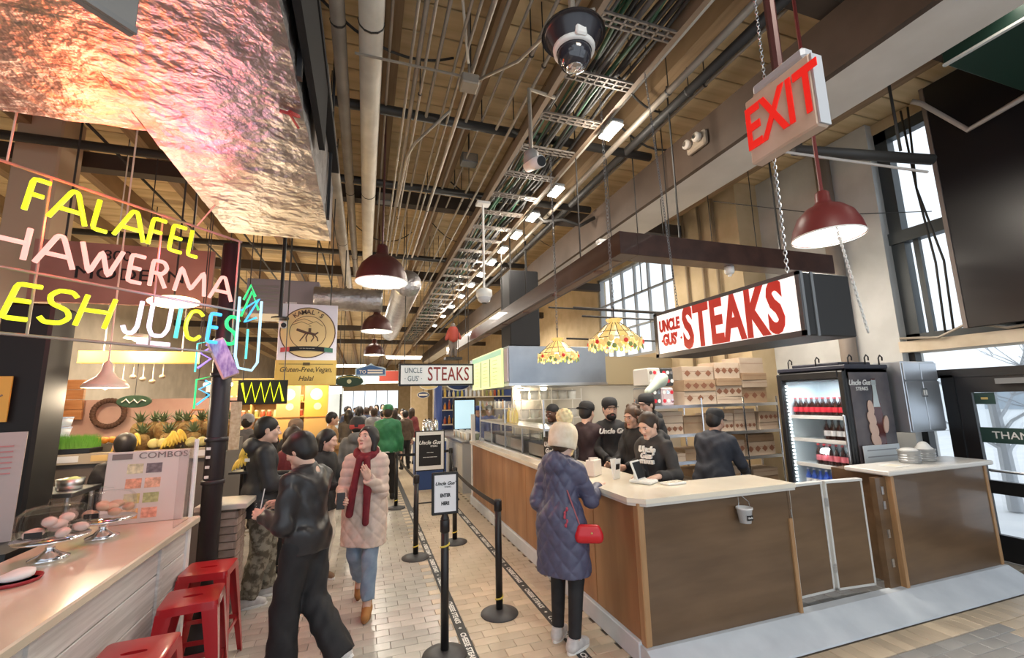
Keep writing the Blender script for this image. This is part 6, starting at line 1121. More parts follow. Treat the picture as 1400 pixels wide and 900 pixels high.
belt('black retractable belt between the posts along the counter side', (1.19,4.11,.92), (1.20,6.15,.92)); belt('black retractable belt from the counter-side post to the poster stand post', (1.21,6.23,.92), (1.60,8.71,.92)); belt('black retractable belt along the aisle side of the queue', (.64,5.84,.92), (.58,8.46,.92)); belt('black retractable belt crossing behind the poster stand', (.62,8.52,.92), (1.58,8.75,.92), .02)
es_ = thing('post_sign', 'white ENTER HERE sign in a black frame on the barrier post', 'sign', (.62,3.60,.972)); MB().bb(-.105,.105,-.012,.012,.03,.35,.006).build('frame', BLACK, es_); MB().bb(-.085,.085,-.0145,-.011,.052,.33).build('paper', mat('paper_cool', (.82,.82,.84), .5), es_); MB().cyl((0,0,0), (0,0,.035), .035, .02, n=12).build('clamp', BLACK, es_)
text('Uncle Gus’', .036, BLACKM, es_, (0,-.0155,.265), shear=.35, bold=.0008); text('STEAKS', .016, BLACKM, es_, (.02,-.0155,.238)); text('ENTER', .036, BLACKM, es_, (0,-.0155,.175), sx=.75, bold=.0015); text('HERE', .036, BLACKM, es_, (0,-.0155,.115), sx=.75, bold=.0015)
ps = thing('poster_stand', 'black poster stand with white border and script lettering', 'sign', (1.13,8.15,0)); MB().bb(-.265,.265,-.02,.02,.66,1.36,.008).build('frame', BLACK, ps); MB().bb(-.245,.245,-.026,-.018,.68,1.34).build('border', WHITE, ps); MB().bb(-.195,.195,-.030,-.025,.75,1.28).build('poster', BLACKM, ps)
text('Uncle Gus’', .092, WHITE, ps, (0,-.032,1.15), shear=.35, bold=.0025); text('STEAKS', .038, WHITE, ps, (.07,-.032,1.085), bold=.001); text('— —', .05, WHITE, ps, (0,-.032,.98), bold=.002); text('— — — —', .05, WHITE, ps, (0,-.032,.90), bold=.003)
for s_ in (-1,1): MB().cyl((s_*.255,0,.03), (s_*.255,0,.66), .012, n=8).build('leg', BLACK, ps); MB().bb(s_*.255-.02,s_*.255+.02,-.18,.18,0,.03,.006).build('foot', BLACK, ps)
MB().cyl((-.255,0,.12), (.255,0,.12), .012, n=8).build('crossbar', BLACK, ps)
# ================================================================== FAR STALLS
# spice stall (left, far)
sp = thing('stall_shelves', 'warm lit spice stall shelving at the far left of the aisle', 'shelving', (-3.2,11.2,0)); MB().bb(0,2.35,.35,.40,0,2.5).build('back_panel', mat('spice_back', (.55,.40,.18), .6), sp)
for z in (.95,1.28,1.62,1.95): MB().bb(0,2.35,0,.36,z-.03,z).build('shelf', mat('spice_shelf', (.55,.36,.14), .6), sp)
for x in (0,.78,1.56,2.32): MB().bb(x,x+.03,0,.36,0,2.3).build('upright', mat('spice_shelf', (.55,.36,.14), .6), sp)
JC = [mat('jar%d'%k, c, .35) for k, c in enumerate(((.75,.55,.15),(.70,.30,.06),(.80,.70,.40),(.45,.10,.05),(.55,.45,.12),(.30,.32,.10)))]
jar0 = [MB().slot(0).lathe([(.001,0),(.045,0),(.048,.02),(.048,.10),(.035,.125)], n=9).slot(1).cyl((0,0,.12), (0,0,.15), .038, n=9).mesh('jar', [c, IVORY], True) for c in JC]
for z in (.95,1.28,1.62,1.95):
    for k in range(17):
        link('spice_jar', random.choice(jar0), None, (-3.09+.13*k, 11.3, z+.001), 0, 'small amber spice jar on the far spice stall shelves', 'jar', 'spice jars on the far stall shelves')
for k, x in enumerate((-1.62,-1.05)):
    t = thing('food_poster', ('orange poster with pale dish on the spice stall','bright orange poster with round dish next to the aisle')[k], 'poster', (x,10.95,1.98)); MB().bb(-.24,.24,0,.03,-.38,.38).build('board', mat('poster_orange%d'%k, ((.62,.24,.10),(.75,.28,.05))[k], .5, emit=((.7,.25,.08),(.9,.32,.04))[k], estr=.35), t); disc(.13, -.003, 'dish_print', mat('dish_cream', (.80,.70,.45), .5), t, (0,.12), 20); disc(.08, -.003, 'dish_print', mat('dish_cream', (.80,.70,.45), .5), t, (.03,-.15), 20); MB().bb(-.24,.24,.03,.08,-2.0+.02,-.38).build('support', mat('spice_shelf', (.55,.36,.14), .6), t)
for k in range(16):
    t = thing('string_bulb', 'small bare bulb in the string above the spice stall', 'lamp', (-3.2+.16*k, 10.8, 2.335), 0, 'string of bulbs above the spice stall'); MB().ell((0,0,0), (.032,.032,.04), 9, 6).build('glass', glow('string_glow', (1,.85,.55), 9), t, True); MB().cyl((0,0,.035), (0,0,.08), .018, n=7).build('socket', BLACK, t)
wire('black cord of the bulb string above the spice stall', [(-3.3+.3*k, 10.8, 2.42) for k in range(10)]+[(-.5,10.8,2.5),(-.5,10.8,5.62)], .008, PIPEB)
for x in (-2.9,-2.1,-1.3): lamp('POINT', 'string_light', (x,10.5,2.25), 42, (1,.74,.38), .1)
ct_ = thing('goods_counter', 'wooden goods counter of the spice stall heaped with packets', 'counter', (-3.2,9.8,0)); MB().bb(0,2.2,0,.6,0,1.0).build('body', mat('goods_wood', (.35,.20,.08), .6), ct_); MB().bb(-.02,2.22,-.03,.63,1.0,1.04).build('top', mat('goods_top', (.5,.33,.15), .5), ct_)
for k in range(34):
    x, y = -3.1+.125*(k%17), 9.95+.25*(k//17); t = link('spice_packet', None, None, (x,y,1.041), random.uniform(-.3,.3), 'small bright packet heaped on the spice stall counter', 'packet', 'packets on the spice counter'); h = random.uniform(.10,.20); MB().box((0,0,h/2), (.10,.06,h), None, .012).build('pack', random.choice(JC), t); MB().box((0,-.031,h*.55), (.07,.004,h*.35)).build('pack_label', random.choice((IVORY, RED, WHITE)), t)
# further stalls left and right of the aisle
for k, (x0, x1, y, lab, c, ec_) in enumerate(((-4.5,-1.2,16,'pale lit bakery stall beyond the spice stall',(.62,.60,.55),(.9,.9,.85)),(-4.5,-1.0,22,'cool lit stall far along the left side',(.55,.62,.66),(.7,.9,1)))):
    t = thing('market_stall', lab, 'stall', (0,y,0)); MB().bb(x0,x1,.6,.7,0,2.6).build('back_panel', mat('stallback%d'%k, c, .6), t); MB().bb(x0,x1,-.6,0,0,1.0).build('counter', mat('stallcount%d'%k, tuple(q*.7 for q in c), .6), t); MB().bb(x0,x1,-.62,.02,1.0,1.04).build('top', IVORY, t); MB().bb(x0,x1,-.7,-.6,2.3,2.65).build('fascia', mat('stallfas%d'%k, c, .5, emit=ec_, estr=.5), t)
    for x in (x0,x1-.08): MB().bb(x,x+.08,-.68,-.6,0,2.65).build('post', BLACKM, t)
    lamp('AREA', 'stall_light', ((x0+x1)/2,y-.2,2.6), 60, NEUT, 1.5, ((x0+x1)/2,y-.2,0))
# right: drinks stall beyond the steak counter
rs = thing('drinks_counter', 'steel topped drinks counter beyond the steak stall', 'counter', (1.95,9.2,0)); MB().bb(0,.55,0,4.2,0,1.0).build('body', mat('drink_body', (.45,.45,.46), .5), rs); MB().bb(-.03,.58,-.03,4.2,1.0,1.04).build('top', STEEL, rs)
for k in range(8): MB().bb(-.006,0,.05+.52*k,.5+.52*k,.1,.92).build('front_panel', mat('drink_panel', (.58,.58,.58), .5), rs)
URN = [(.001,0),(.085,0),(.085,.03),(.07,.04),(.075,.34),(.06,.40),(.02,.42),(.001,.42)]
for k, (x, y) in enumerate(((1.30,10.1),(1.52,10.15),(1.42,10.45))):
    t = thing('coffee_urn', 'tall polished steel urn on the small blue stand', 'urn', (x,y,1.05), 0, 'steel urns on the blue stand'); MB().lathe(URN, n=16).build('urn_body', CHROME, t, True); MB().cyl((0,-.07,.08), (0,-.12,.07), .012, n=8).build('tap', BLACK, t); MB().cyl((0,0,.42), (0,0,.45), .015, n=8).build('knob', BLACK, t)
t = thing('urn_stand', 'blue stand holding the steel urns', 'stand', (1.42,10.25,0)); MB().bb(-.32,.32,-.3,.4,0,1.0).build('body', mat('stand_blue', (.04,.09,.28), .5), t); MB().bb(-.34,.34,-.32,.42,1.0,1.05).build('top', WHITE, t)
t = thing('blue_column', 'slim blue column beyond the small STEAKS sign', 'column', (1.72,11.0,0)); MB().cyl((0,0,0), (0,0,2.6), .10, n=16).build('shaft', mat('col_blue', (.05,.09,.30), .5), t, True); MB().lathe([(.16,0),(.16,.2),(.11,.26)], n=16).build('foot', mat('col_blue', (.05,.09,.30), .5), t, True)
for x, z, rx, rz_, lab in ((1.95,2.24,.27,.14,'navy oval sign with white rim below the small STEAKS sign'),(1.30,2.22,.20,.09,'pale cream oval sign beside the blue column'),(1.18,2.02,.13,.07,'tiny dark oval sign above the steel urns')):
    t = thing('oval_sign', lab, 'sign', (x,9.6,z)); flat([(rx*math.cos(2*PI*k/28), rz_*math.sin(2*PI*k/28)) for k in range(28)], -.015, .015, 'rim', WHITE if rx != .13 else IVORY, t); flat([(rx*.9*math.cos(2*PI*k/28), rz_*.84*math.sin(2*PI*k/28)) for k in range(28)], .016, .019, 'field', mat('oval_navy', (.02,.04,.14), .5) if rx != .20 else TANG, t); MB().bb(-rx*.7,rx*.7,-.022,-.018,-.02,.02).build('band', WHITE if rx > .2 else IVORY, t); MB().cyl((0,0,rz_), (0,0,5.62-z), .006, n=5).build('hanger_rod', PIPEB, t)
t = thing('menu_screen', 'pale blue lit screen in a black frame in the drinks stall', 'screen', (2.3,10.6,1.55)); MB().bb(-.28,.28,0,.05,-.38,.38,.01).build('case', BLACK, t); MB().bb(-.24,.24,-.006,.0,-.34,.34).build('display', mat('screen_blue', (.5,.7,.8), .4, emit=(.55,.8,.9), estr=.55), t); MB().cyl((0,.02,-1.55), (0,.02,-.38), .03, n=8).build('pole', BLACK, t)
bw = thing('stall_backdrop', 'tan backdrop of the drinks stall with blue panels and cream header', 'stall', (2.55,13.4,0)); MB().bb(-.6,3.8,0,.1,0,2.3).build('back_panel', mat('backdrop_tan', (.50,.42,.30), .6), bw); MB().bb(-.6,3.8,-.05,.1,2.3,2.75).build('header', mat('backdrop_cream', (.62,.55,.42), .6), bw)
for x in (-.35,1.3): MB().bb(x,x+.75,-.02,0,.9,2.2).build('blue_panel', mat('panel_blue', (.05,.09,.28), .5), bw)
for z in (1.2,1.62,2.0):
    MB().bb(-.5,3.6,-.28,0,z-.03,z).build('shelf', IVORY, bw)
    for k in range(16):
        h = random.uniform(.2,.3); b_ = thing('syrup_bottle', 'bright syrup bottle on the drinks stall back shelves', 'bottle', (2.15+.13*k,13.26,z+.001), 0, 'syrup bottles on the back shelves'); MB().lathe(bottle_me(h,.04,''), n=9).build('bottle_body', random.choice(JC+[CONT, TUB]), b_, True); MB().cyl((0,0,h*.92), (0,0,h), .016, n=8).build('cap', WHITE, b_)
PL = [mat('cup%d'%k, c, .35) for k, c in enumerate(((.75,.75,.72),(.60,.62,.60),(.35,.40,.30),(.72,.66,.50),(.45,.30,.2)))]
for k in range(26):
    t = link('drink_cup', None, None, (2.08+.12*(k%3)+random.uniform(-.02,.02), 9.35+.15*(k//3), 1.041), 0, 'pale cup crowded on the drinks counter', 'cup', 'cups on the drinks counter'); MB().lathe([(.001,0),(.035,0),(.048,.14),(.044,.14),(.033,.01)], n=10).build('cup_body', PL[k%5], t, True); MB().lathe([(.049,.138),(.045,.16),(.001,.165)], n=10).build('lid', WHITE, t, True)
# far end glow: strip lights above the far aisle
for k in range(6):
    y = 15+3.6*k; t = thing('glow_strip', 'white strip light above the far aisle', 'lamp', (.3+(-1)**k*.9,y,3.35), 0, 'strip lights far down the aisle'); MB().bb(-.6,.6,-.06,.06,0,.06).build('housing', WHITE, t); MB().cyl((-.55,0,-.02), (.55,0,-.02), .025, n=8).build('tube', GL, t); MB().cyl((-.4,0,.06), (-.4,0,2.28), .006, n=5).build('hanger_rod', PIPEB, t); MB().cyl((.4,0,.06), (.4,0,2.28), .006, n=5).build('hanger_rod', PIPEB, t)
for k, (x0, x1, y, z, c, lab) in enumerate(((-1.2,.0,17,2.55,(.55,.70,.78),'pale blue banner across the far aisle'),(-.2,1.5,20,2.7,(.75,.78,.72),'white banner across the far aisle'),(.4,1.0,14.5,2.55,(.62,.10,.07),'small red lantern sign over the far aisle'))):
    t = thing('far_banner', lab, 'banner', (0,y,z)); MB().bb(x0,x1,0,.03,0,.32).build('cloth', mat('ban%d'%k, c, .6), t); MB().cyl((x0+.1,.01,.32), (x0+.1,.01,5.62-z), .006, n=5).build('hanger_rod', PIPEB, t); MB().cyl((x1-.1,.01,.32), (x1-.1,.01,5.62-z), .006, n=5).build('hanger_rod', PIPEB, t)
hf = thing('hanging_figure', 'red-shirted figure ornament standing high on the wall bracket', 'ornament', (2.0,10.5,2.92)); organic('figure', [el((0,0,.78), (.06,.065,.08), .02), rc((0,0,.45), (0,0,.66), .10, .11, .05), rc((-.06,0,.05), (-.05,0,.42), .04, .055, .03), rc((.06,0,.05), (.05,0,.42), .04, .055, .03), rc((-.10,0,.64), (-.17,-.03,.45), .035, .03, .03), rc((.10,0,.64), (.17,-.03,.47), .035, .03, .03)], .02, mat('figure_grey', (.20,.17,.15), .7), hf); organic('shirt', [rc((0,0,.46), (0,0,.66), .112, .122, .05), rc((-.10,0,.64), (-.17,-.03,.45), .045, .04, .03), rc((.10,0,.64), (.17,-.03,.47), .045, .04, .03)], .02, mat('figure_red', (.42,.07,.05), .7), hf); MB().bb(-.2,.2,-.15,.15,-.06,.0).cyl((0,0,0), (0,0,2.6), .01, n=5).build('bracket', PIPEB, hf)
MB().bb(-4.0,-2.9,30,30.4,0,5.6).bb(2.9,4.0,30,30.4,0,5.6).build('trim_2', TAN, label='tan piers at the far end of the hall', cat='trim', kind='structure')
# ================================================================== PEOPLE
HB = mat('hair_black', (.012,.010,.010), .5); HD = mat('hair_dark_brown', (.035,.020,.013), .5); HBR = mat('hair_brown', (.08,.045,.025), .55)
def fab(nm, c, r=.75, **k): return mat(nm, c, r, col2=tuple(min(1,q*1.25+.004) for q in c), nscale=14, **k)
BLKF = fab('fabric_black', (.014,.014,.016)); NAVYQ = fab('coat_navy', (.075,.078,.135), .45); BEIGEQ = fab('coat_beige', (.56,.45,.39), .5); LEATH = fab('leather_black', (.022,.021,.023), .36, bump=.1); DEN = mat('denim', (.16,.23,.33), .8, col2=(.26,.34,.44), nscale=8); CAMO = mat('camo', (.10,.085,.06), .8, col2=(.26,.24,.19), nscale=16, lo=.45, hi=.55)
SNK = {'mat': mat('sneaker_white', (.70,.68,.66), .5, col2=(.50,.48,.48), nscale=16), 'sole': WHITE}; BOOT = {'mat': mat('boot_tan', (.42,.20,.06), .7), 'sole': mat('boot_sole', (.30,.15,.06), .7), 'up': .07}; DSH_ = {'mat': BLKF, 'sole': BLACKM}
def quilt(step, amp, R=.17, hz=None):
    def f(X, Y, Z):
        u = np.arctan2(Y, X)*R+0*Z; v = Z+0*X+0*Y
        if hz is not None: q = np.abs(np.sin(PI*v/step))**.6*hz(u, v)
        q2 = np.minimum(np.abs(np.sin(PI*(u+v*.85)/step)), np.abs(np.sin(PI*(u-v*.85)/step)))**.55
        if hz is not None: k = (v > hz(0,0)); return amp*np.where(v > hz(0,0), np.abs(np.sin(PI*v/(step*.62)))**.6, q2)
        return amp*q2
    return f
# -- customer in the navy coat
r_, c_ = person('woman in long navy quilted coat and cream pom beanie at the counter', (1.52,3.40,0), (.80,.60), 1.62, SKIN_L, dict(mat=NAVYQ, off=.022, hem=.56, flare=.01, hood=True, name='quilted_coat', res=.009, disp=quilt(.125,.012), arm=.004), dict(mat=BLKF, off=.010, name='leggings', len=-.01, disp=None, res=.011), SNK, ('short',HBR), True, head=(-.15,-.25,0), lean=(0,.04), wr=(.17,.40,1.17), wl=(-.15,.22,1.06), er=(.3,-.6,-.8), el_=(-.35,-1,-.5), hr=('hold',(.1,.8,.25),(.1,-.2,1)), ar=(.10,-.03,.085), al=(-.10,.06,.085), fr=-.25, fl=.1)
m = MB(); m.lathe([(.100,-.045),(.112,-.04),(.116,.0),(.118,.05),(.116,.08),(.108,.115),(.086,.15),(.05,.170),(.001,.176)], (0,-.018,0), 48, mod=lambda a, j: 1+.018*math.cos(20*a)+.05*abs(math.sin(a))); on_head(r_, c_, m, 'beanie', mat('knit_cream', (.74,.64,.48), .85, col2=(.84,.76,.62), nscale=20))
pm = [el((.056*math.cos(k*2.4)*math.sqrt(1-(1-2*(k+.5)/40)**2), -.03+.056*math.sin(k*2.4)*math.sqrt(1-(1-2*(k+.5)/40)**2), .215+.056*(1-2*(k+.5)/40)), (.020,.020,.020), .006) for k in range(40)]; organic('pompom', pm+[el((0,-.03,.215), (.055,.055,.055), .01)], .007, mat('pom_yellow', (.80,.70,.42), .9), r_, xf=c_['HM'])
bg_ = thing('handbag', 'small red crossbody bag on the back of the navy coat', 'bag', (1.645,3.17,.80), -.45); organic('pouch', [rc((-.07,0,.02), (.07,0,.02), .028, .028, .04), rc((-.06,0,.10), (.06,0,.10), .026, .026, .05), rc((-.07,0,.05), (.07,0,.05), .030, .030, .05)], .009, mat('bag_red', (.62,.02,.03), .35), bg_); MB().tube([(-.06,.0,.10),(-.13,.03,.30),(-.19,.08,.48),(-.23,.16,.56)], .006, 6).build('strap', mat('strap_pink', (.40,.12,.14), .6), bg_); MB().ell((.02,-.035,.07), (.010,.006,.010), 8, 6).build('clasp', mat('gold_clasp', (.7,.5,.2), .3, .9), bg_, True)
organic('charm', [el((-.17+.012*math.cos(k*2), -.02+.01*math.sin(k*3), .24-.03*k), (.012,.010,.018), .008) for k in range(5)], .009, mat('charm_red', (.45,.06,.10), .6), bg_)
# -- woman walking in beige coat
f2 = (-.18,-.98)
r_, c_ = person('woman walking in beige puffer coat with burgundy scarf looking up', (.03,4.62,0), f2, 1.64, SKIN_L, dict(mat=BEIGEQ, off=.020, hem=.60, flare=.0, hood=True, name='puffer_coat', res=.009, disp=quilt(.12,.012, hz=lambda u, v: .98), arm=.004), dict(mat=DEN, off=.012, name='jeans', flare=.012, len=-.05), BOOT, ('bob',HB), True, head=(-.45,.28,.06), wl=(-.06,.24,1.24), wr=(.17,.26,1.04), er=(.3,-.8,-.6), el_=(-.3,-.3,-1), hl=('hold',(.3,.3,.9),(-.3,1,.1)), hr=('grip',(-.3,.9,.1),(.9,.2,.3)), al=(-.07,.16,.085), ar=(.08,-.26,.17), fl=.05, fr=(0,-.75))
SC = mat('scarf_burgundy', (.15,.012,.022), .85, col2=(.20,.02,.03), nscale=20); nb = c_['nb']
sc_p = [rc(nb*c_['s']+V(.085*math.cos(a),.075*math.sin(a)+.01,.01-.035*math.sin(a)), nb*c_['s']+V(.085*math.cos(a+.5),.075*math.sin(a+.5)+.01,.01-.035*math.sin(a+.5)), .034, .034, .02) for a in np.arange(0,2*PI,.5)]
sc_p += [rc((.04,.13,1.36),(.075,.195,1.10),.030,.032,.02), rc((.075,.195,1.10),(.105,.185,.88),.032,.034,.02), rc((-.03,.13,1.35),(-.05,.195,1.08),.030,.034,.02), rc((-.05,.195,1.08),(-.04,.19,.80),.034,.030,.02)]; organic('scarf', sc_p, .010, SC, r_)
MB().box((.15,.335,1.03), (.07,.012,.14), (.3,0,.2), .004).build('phone', BLACK, None, label='black phone in the hand of the woman in beige', cat='phone').matrix_world = r_.matrix_basis.copy()
# -- man walking in dark leather jacket
r_, c_ = person('young man with black hair in black leather jacket walking with a drink', (-.37,3.68,0), (-.82,.57), 1.66, SKIN_L, dict(mat=LEATH, off=.026, hem=.86, name='leather_jacket', arm=.012, collar=.06, res=.012), dict(mat=BLKF, off=.02, flare=.045, name='wide_trousers', len=.03), SNK, ('fringe',HB), head=(.15,-.38,0), lean=(0,.03), wr=(.08,.30,1.14), wl=(-.15,.27,1.12), er=(.3,-.6,-.8), el_=(-.3,-.8,-.7), hl=('hold',(.1,1,.1),(-.9,.1,.35)), hr=('hold',(-.1,1,.1),(.9,.1,.35)), al=(-.08,.10,.085), ar=(.10,-.24,.15), fr=(0,-.7))
w_ = c_['J'][-1][2]*c_['s']; dk_ = thing('drink_cup', 'clear plastic cup with pink drink in the leather jacket man hand', 'cup', r_.matrix_basis@Vector((w_[0]+.045, w_[1]+.075, w_[2]-.035))); MB().lathe([(.001,0),(.032,0),(.044,.12),(.046,.12),(.046,.128),(.001,.13)], n=14).build('cup_body', PLASTIC, dk_, True); MB().lathe([(.001,.003),(.030,.003),(.036,.06),(.001,.06)], n=14).build('drink', mat('drink_pink', (.55,.25,.25), .3), dk_, True); MB().cyl((0,0,.06), (.02,0,.21), .004, n=6).build('straw', WHITE, dk_)
# -- man in black padded jacket
r_, c_ = person('man in black padded jacket and camouflage trousers beside the brick stand', (-.97,5.16,0), (.90,.25), 1.74, SKIN_L, dict(mat=fab('puffer_black', (.018,.019,.023), .55), off=.030, hem=.80, name='padded_jacket', hood=True, arm=.010, disp=lambda X, Y, Z: .006*np.abs(np.sin(PI*Z/.14))+0*X+0*Y), dict(mat=CAMO, off=.026, flare=.02, name='camo_trousers'), SNK, ('short',HB), head=(-.1,-.08,0), wr=(.14,.30,1.10), wl=(-.14,.30,1.10), hr=('hold',None,None), hl=('hold',None,None), ar=(.11,-.06,.085), al=(-.10,.10,.085), res=.015)
MB().box((.0,-.01,0), (.05,.005,.03), (0,0,0), .001).build('chest_patch', WHITE, r_, loc=(.17,-.14,1.36), rot=(0,0,.9))
# -- others in the aisle
def aisle(lab, x, y, f, H, skin, tm, bm, hair, fem=False, hem=.84, off=.03, sh=DSH_, res=.022, **k): return person(lab, (x,y,0), f, H, skin, dict(mat=tm, off=off, hem=hem, name='coat', hood=k.pop('hood', False)), dict(mat=bm, off=.015), sh, hair, fem, res=res, **k)
WHT = fab('trousers_white', (.62,.58,.52)); GRYC = fab('coat_grey', (.10,.10,.105)); TANC = fab('coat_tan', (.34,.19,.075)); GRN = fab('jacket_green', (.02,.16,.065), .5)
aisle('woman with black hair in black coat and white trousers holding a red box', -.42,5.45, (.80,-.45), 1.58, SKIN_L, BLKF, WHT, ('long',HB), True, .80, head=(.1,-.2,0), wr=(.12,.34,1.08), wl=(-.12,.34,1.08), hr=('hold',None,None), hl=('hold',None,None), sh={'mat': mat('shoe_brown', (.2,.12,.07), .6), 'sole': WHITE})
t = thing('food_box', 'flat red food box held by the woman in black coat', 'box', (-.11,5.17,1.02), .4); MB().box((0,0,.02), (.15,.12,.04), None, .006).build('tray', mat('box_red', (.55,.05,.06), .5), t); MB().box((0,0,.045), (.12,.09,.012), None, .004).build('food', mat('box_food', (.6,.4,.25), .7), t)
aisle('woman in dark red coat with long dark hair between two men', -.82,6.0, (.8,-.5), 1.60, SKIN_L, fab('coat_darkred', (.14,.015,.02)), BLKF, ('long',HD), True, .6)
r_, c_ = aisle('person in brown knit beanie walking away beyond the men', -.98,7.4, (.1,1), 1.63, SKIN_L, BLKF, BLKF, ('short',HD)); m = MB(); m.lathe([(.10,.0),(.106,.03),(.10,.09),(.07,.135),(.001,.15)], (0,-.016,0), 20); on_head(r_, c_, m, 'beanie', fab('knit_brown', (.16,.11,.075)))
aisle('person in long tan coat standing by the orange posters', -.60,9.2, (.9,.1), 1.70, SKIN_M, TANC, BLKF, ('short',HB), False, .55, wr=(.12,.3,1.05), wl=(-.12,.3,1.05))
aisle('person in dark brown coat walking far down the aisle', -.36,11.2, (-.2,1), 1.70, SKIN_M, fab('coat_darkbrown', (.05,.04,.035)), BLKF, ('long',HB), True, .6)
r_, c_ = aisle('person in grey coat with red and black hat walking away', -.10,6.95, (.1,1), 1.64, SKIN_L, GRYC, BLKF, ('short',HB), False, .75, hood=True); m = MB(); m.slot(0).lathe([(.098,-.03),(.108,-.01),(.107,.035)], (0,-.016,0), 20); m.slot(1).lathe([(.107,.035),(.10,.09),(.07,.135),(.001,.15)], (0,-.016,0), 20); on_head(r_, c_, m, 'knit_hat', [fab('knit_red', (.32,.04,.04)), BLKF])
r_, c_ = aisle('tall man in green jacket and green cap walking away', .44,9.2, (.12,1), 1.80, SKIN_L, GRN, BLKF, ('short',HD), False, .86, .045, ar=(.10,.16,.085), al=(-.10,-.22,.12), fl=(0,-.5), bulk=1.1); cap_hat(r_, c_, GRN); m = MB()
for q, nn in ((.86,'hem_stripe'),): MB().tube([(.20*math.cos(a), .17*math.sin(a), .93) for a in np.linspace(0,2*PI,24)], .012, 5, True).build(nn, WHITE, r_)
person('person in dark hood standing behind the left menu board', (-2.22,5.38,0), (-.5,.8), 1.62, SKIN_M, dict(mat=BLKF, off=.03, hem=.8, name='sweatshirt', hood=True), dict(mat=BLKF), DSH_, ('short',HB), res=.022); person('stall worker in grey top beside the black column', (-3.02,5.42,0), (.3,-.9), 1.62, SKIN_D, dict(mat=fab('top_grey', (.12,.11,.12)), off=.02, hem=.85, name='shirt', sleeve=.6), dict(mat=BLKF), DSH_, ('short',HB), res=.022)
r_, c_ = aisle('person in grey knit beanie near the spice counter', -1.95,8.9, (.2,1), 1.70, SKIN_M, GRYC, BLKF, ('short',HB)); m = MB(); m.lathe([(.10,.0),(.106,.03),(.10,.09),(.07,.135),(.001,.15)], (0,-.016,0), 20); on_head(r_, c_, m, 'beanie', fab('knit_grey', (.25,.25,.26)))
aisle('person in black coat facing the spice shelves', -1.55,8.2, (.1,1), 1.68, SKIN_M, BLKF, BLKF, ('short',HB))
# -- far crowd
CL = [BLKF, GRYC, fab('crowd_navy', (.025,.035,.07)), fab('crowd_grey', (.20,.20,.21)), fab('crowd_brown', (.12,.08,.055)), fab('crowd_blue', (.05,.12,.30)), fab('crowd_maroon', (.16,.03,.035)), fab('crowd_pale', (.50,.46,.40))]
protos = []
for k, (fem, hr_, hem) in enumerate(((False,('short',HB),.84),(True,('long',HD),.62),(False,('short',HD),.80),(True,('bob',HB),.70))):
    protos.append(aisle('', 0,0, (.0,1 if k < 3 else -1), 1.62+.05*k, (SKIN_L,SKIN_M,SKIN_D,SKIN_L)[k], BLKF, BLKF, hr_, fem, hem, res=.032, group='crowd far down the aisle')[0])
cr = random.Random(5); spots = [(1.12,13.2),(.75,12.6),(.25,13.3),(-.15,13.9),(.55,14.6),(.95,15.3),(.05,15.6),(-.5,15.0),(1.3,16.4),(.35,16.9),(-.25,17.6),(.8,18.2),(1.25,19.2),(.1,19.6),(-.7,18.9),(.5,20.8),(1.05,21.6),(-.2,22.0),(.3,24),(.9,25),(-.5,25.5),(1.4,14.2)]
for k, (x, y) in enumerate(spots):
    src = protos[k%4]; ci = cr.randrange(len(CL)); f_ = cr.uniform(-.6,.6)+(PI if cr.random() < .4 else 0)
    o = src if k < 4 else dup(src); o.location = (x,y,0); o.rotation_euler = (0,0,f_); o['label'] = 'person in dark winter clothes in the far aisle crowd'; o['group'] = 'crowd far down the aisle'
    for ch in o.children:
        if ch.name.startswith(('coat','trousers')):
            ch.material_slots[0].link = 'OBJECT'; ch.material_slots[0].material = CL[ci] if ch.name.startswith('coat') else CL[(ci*3+k)%4]
# -- stall staff
P0 = ZP
STK = fab('staff_black', (.016,.016,.018)); HOOD = fab('hoodie_charcoal', (.032,.030,.031))
r_, c_ = person('cashier in charcoal hoodie with white print looking down at the keypad', (2.72,3.74,P0), (-.93,-.36), 1.60, SKIN_L, dict(mat=HOOD, off=.020, hem=.80, hood=True, name='hoodie', res=.012, arm=.006), dict(mat=BLKF), DSH_, ('tied',HD), True, head=(-.05,-.42,0), lean=(0,.05), wr=(-.02,.36,1.12), wl=(-.22,.34,1.12), er=(.4,-.6,-.7), el_=(-.4,-.6,-.7), hr=('flat',(-.25,1,-.1),(0,.1,1)), hl=('flat',(.25,1,-.1),(0,.1,1)))
for tx, z, sz in (('Uncle',1.26,.075),('Gus’',1.20,.075),('STEAKS',1.145,.045)):
    text(tx, sz, WHITE, r_, (0,.170+(1.26-z)*.05,z), (PI/2,0,PI), bold=.003, shear=.25 if sz > .05 else 0, ext=.012)
r_, c_ = person('staff member with long curly hair in black behind the cashier', (2.98,4.46,P0), (-.95,-.2), 1.64, SKIN_M, dict(mat=STK, off=.024, hem=.82, name='sweatshirt'), dict(mat=BLKF), DSH_, ('curly',HBR), True, head=(.1,-.2,0), wr=(.1,.36,1.05), wl=(-.15,.36,1.05))
r_, c_ = person('man in black cap and black hoodie behind the curly haired worker', (3.55,5.0,P0), (-.95,-.25), 1.76, SKIN_L, dict(mat=STK, off=.028, hem=.82, name='hoodie', hood=True), dict(mat=BLKF), DSH_, ('short',HD), head=(0,-.1,0), beard=mat('stubble', (.16,.09,.06), .8)); cap_hat(r_, c_, BLKF)
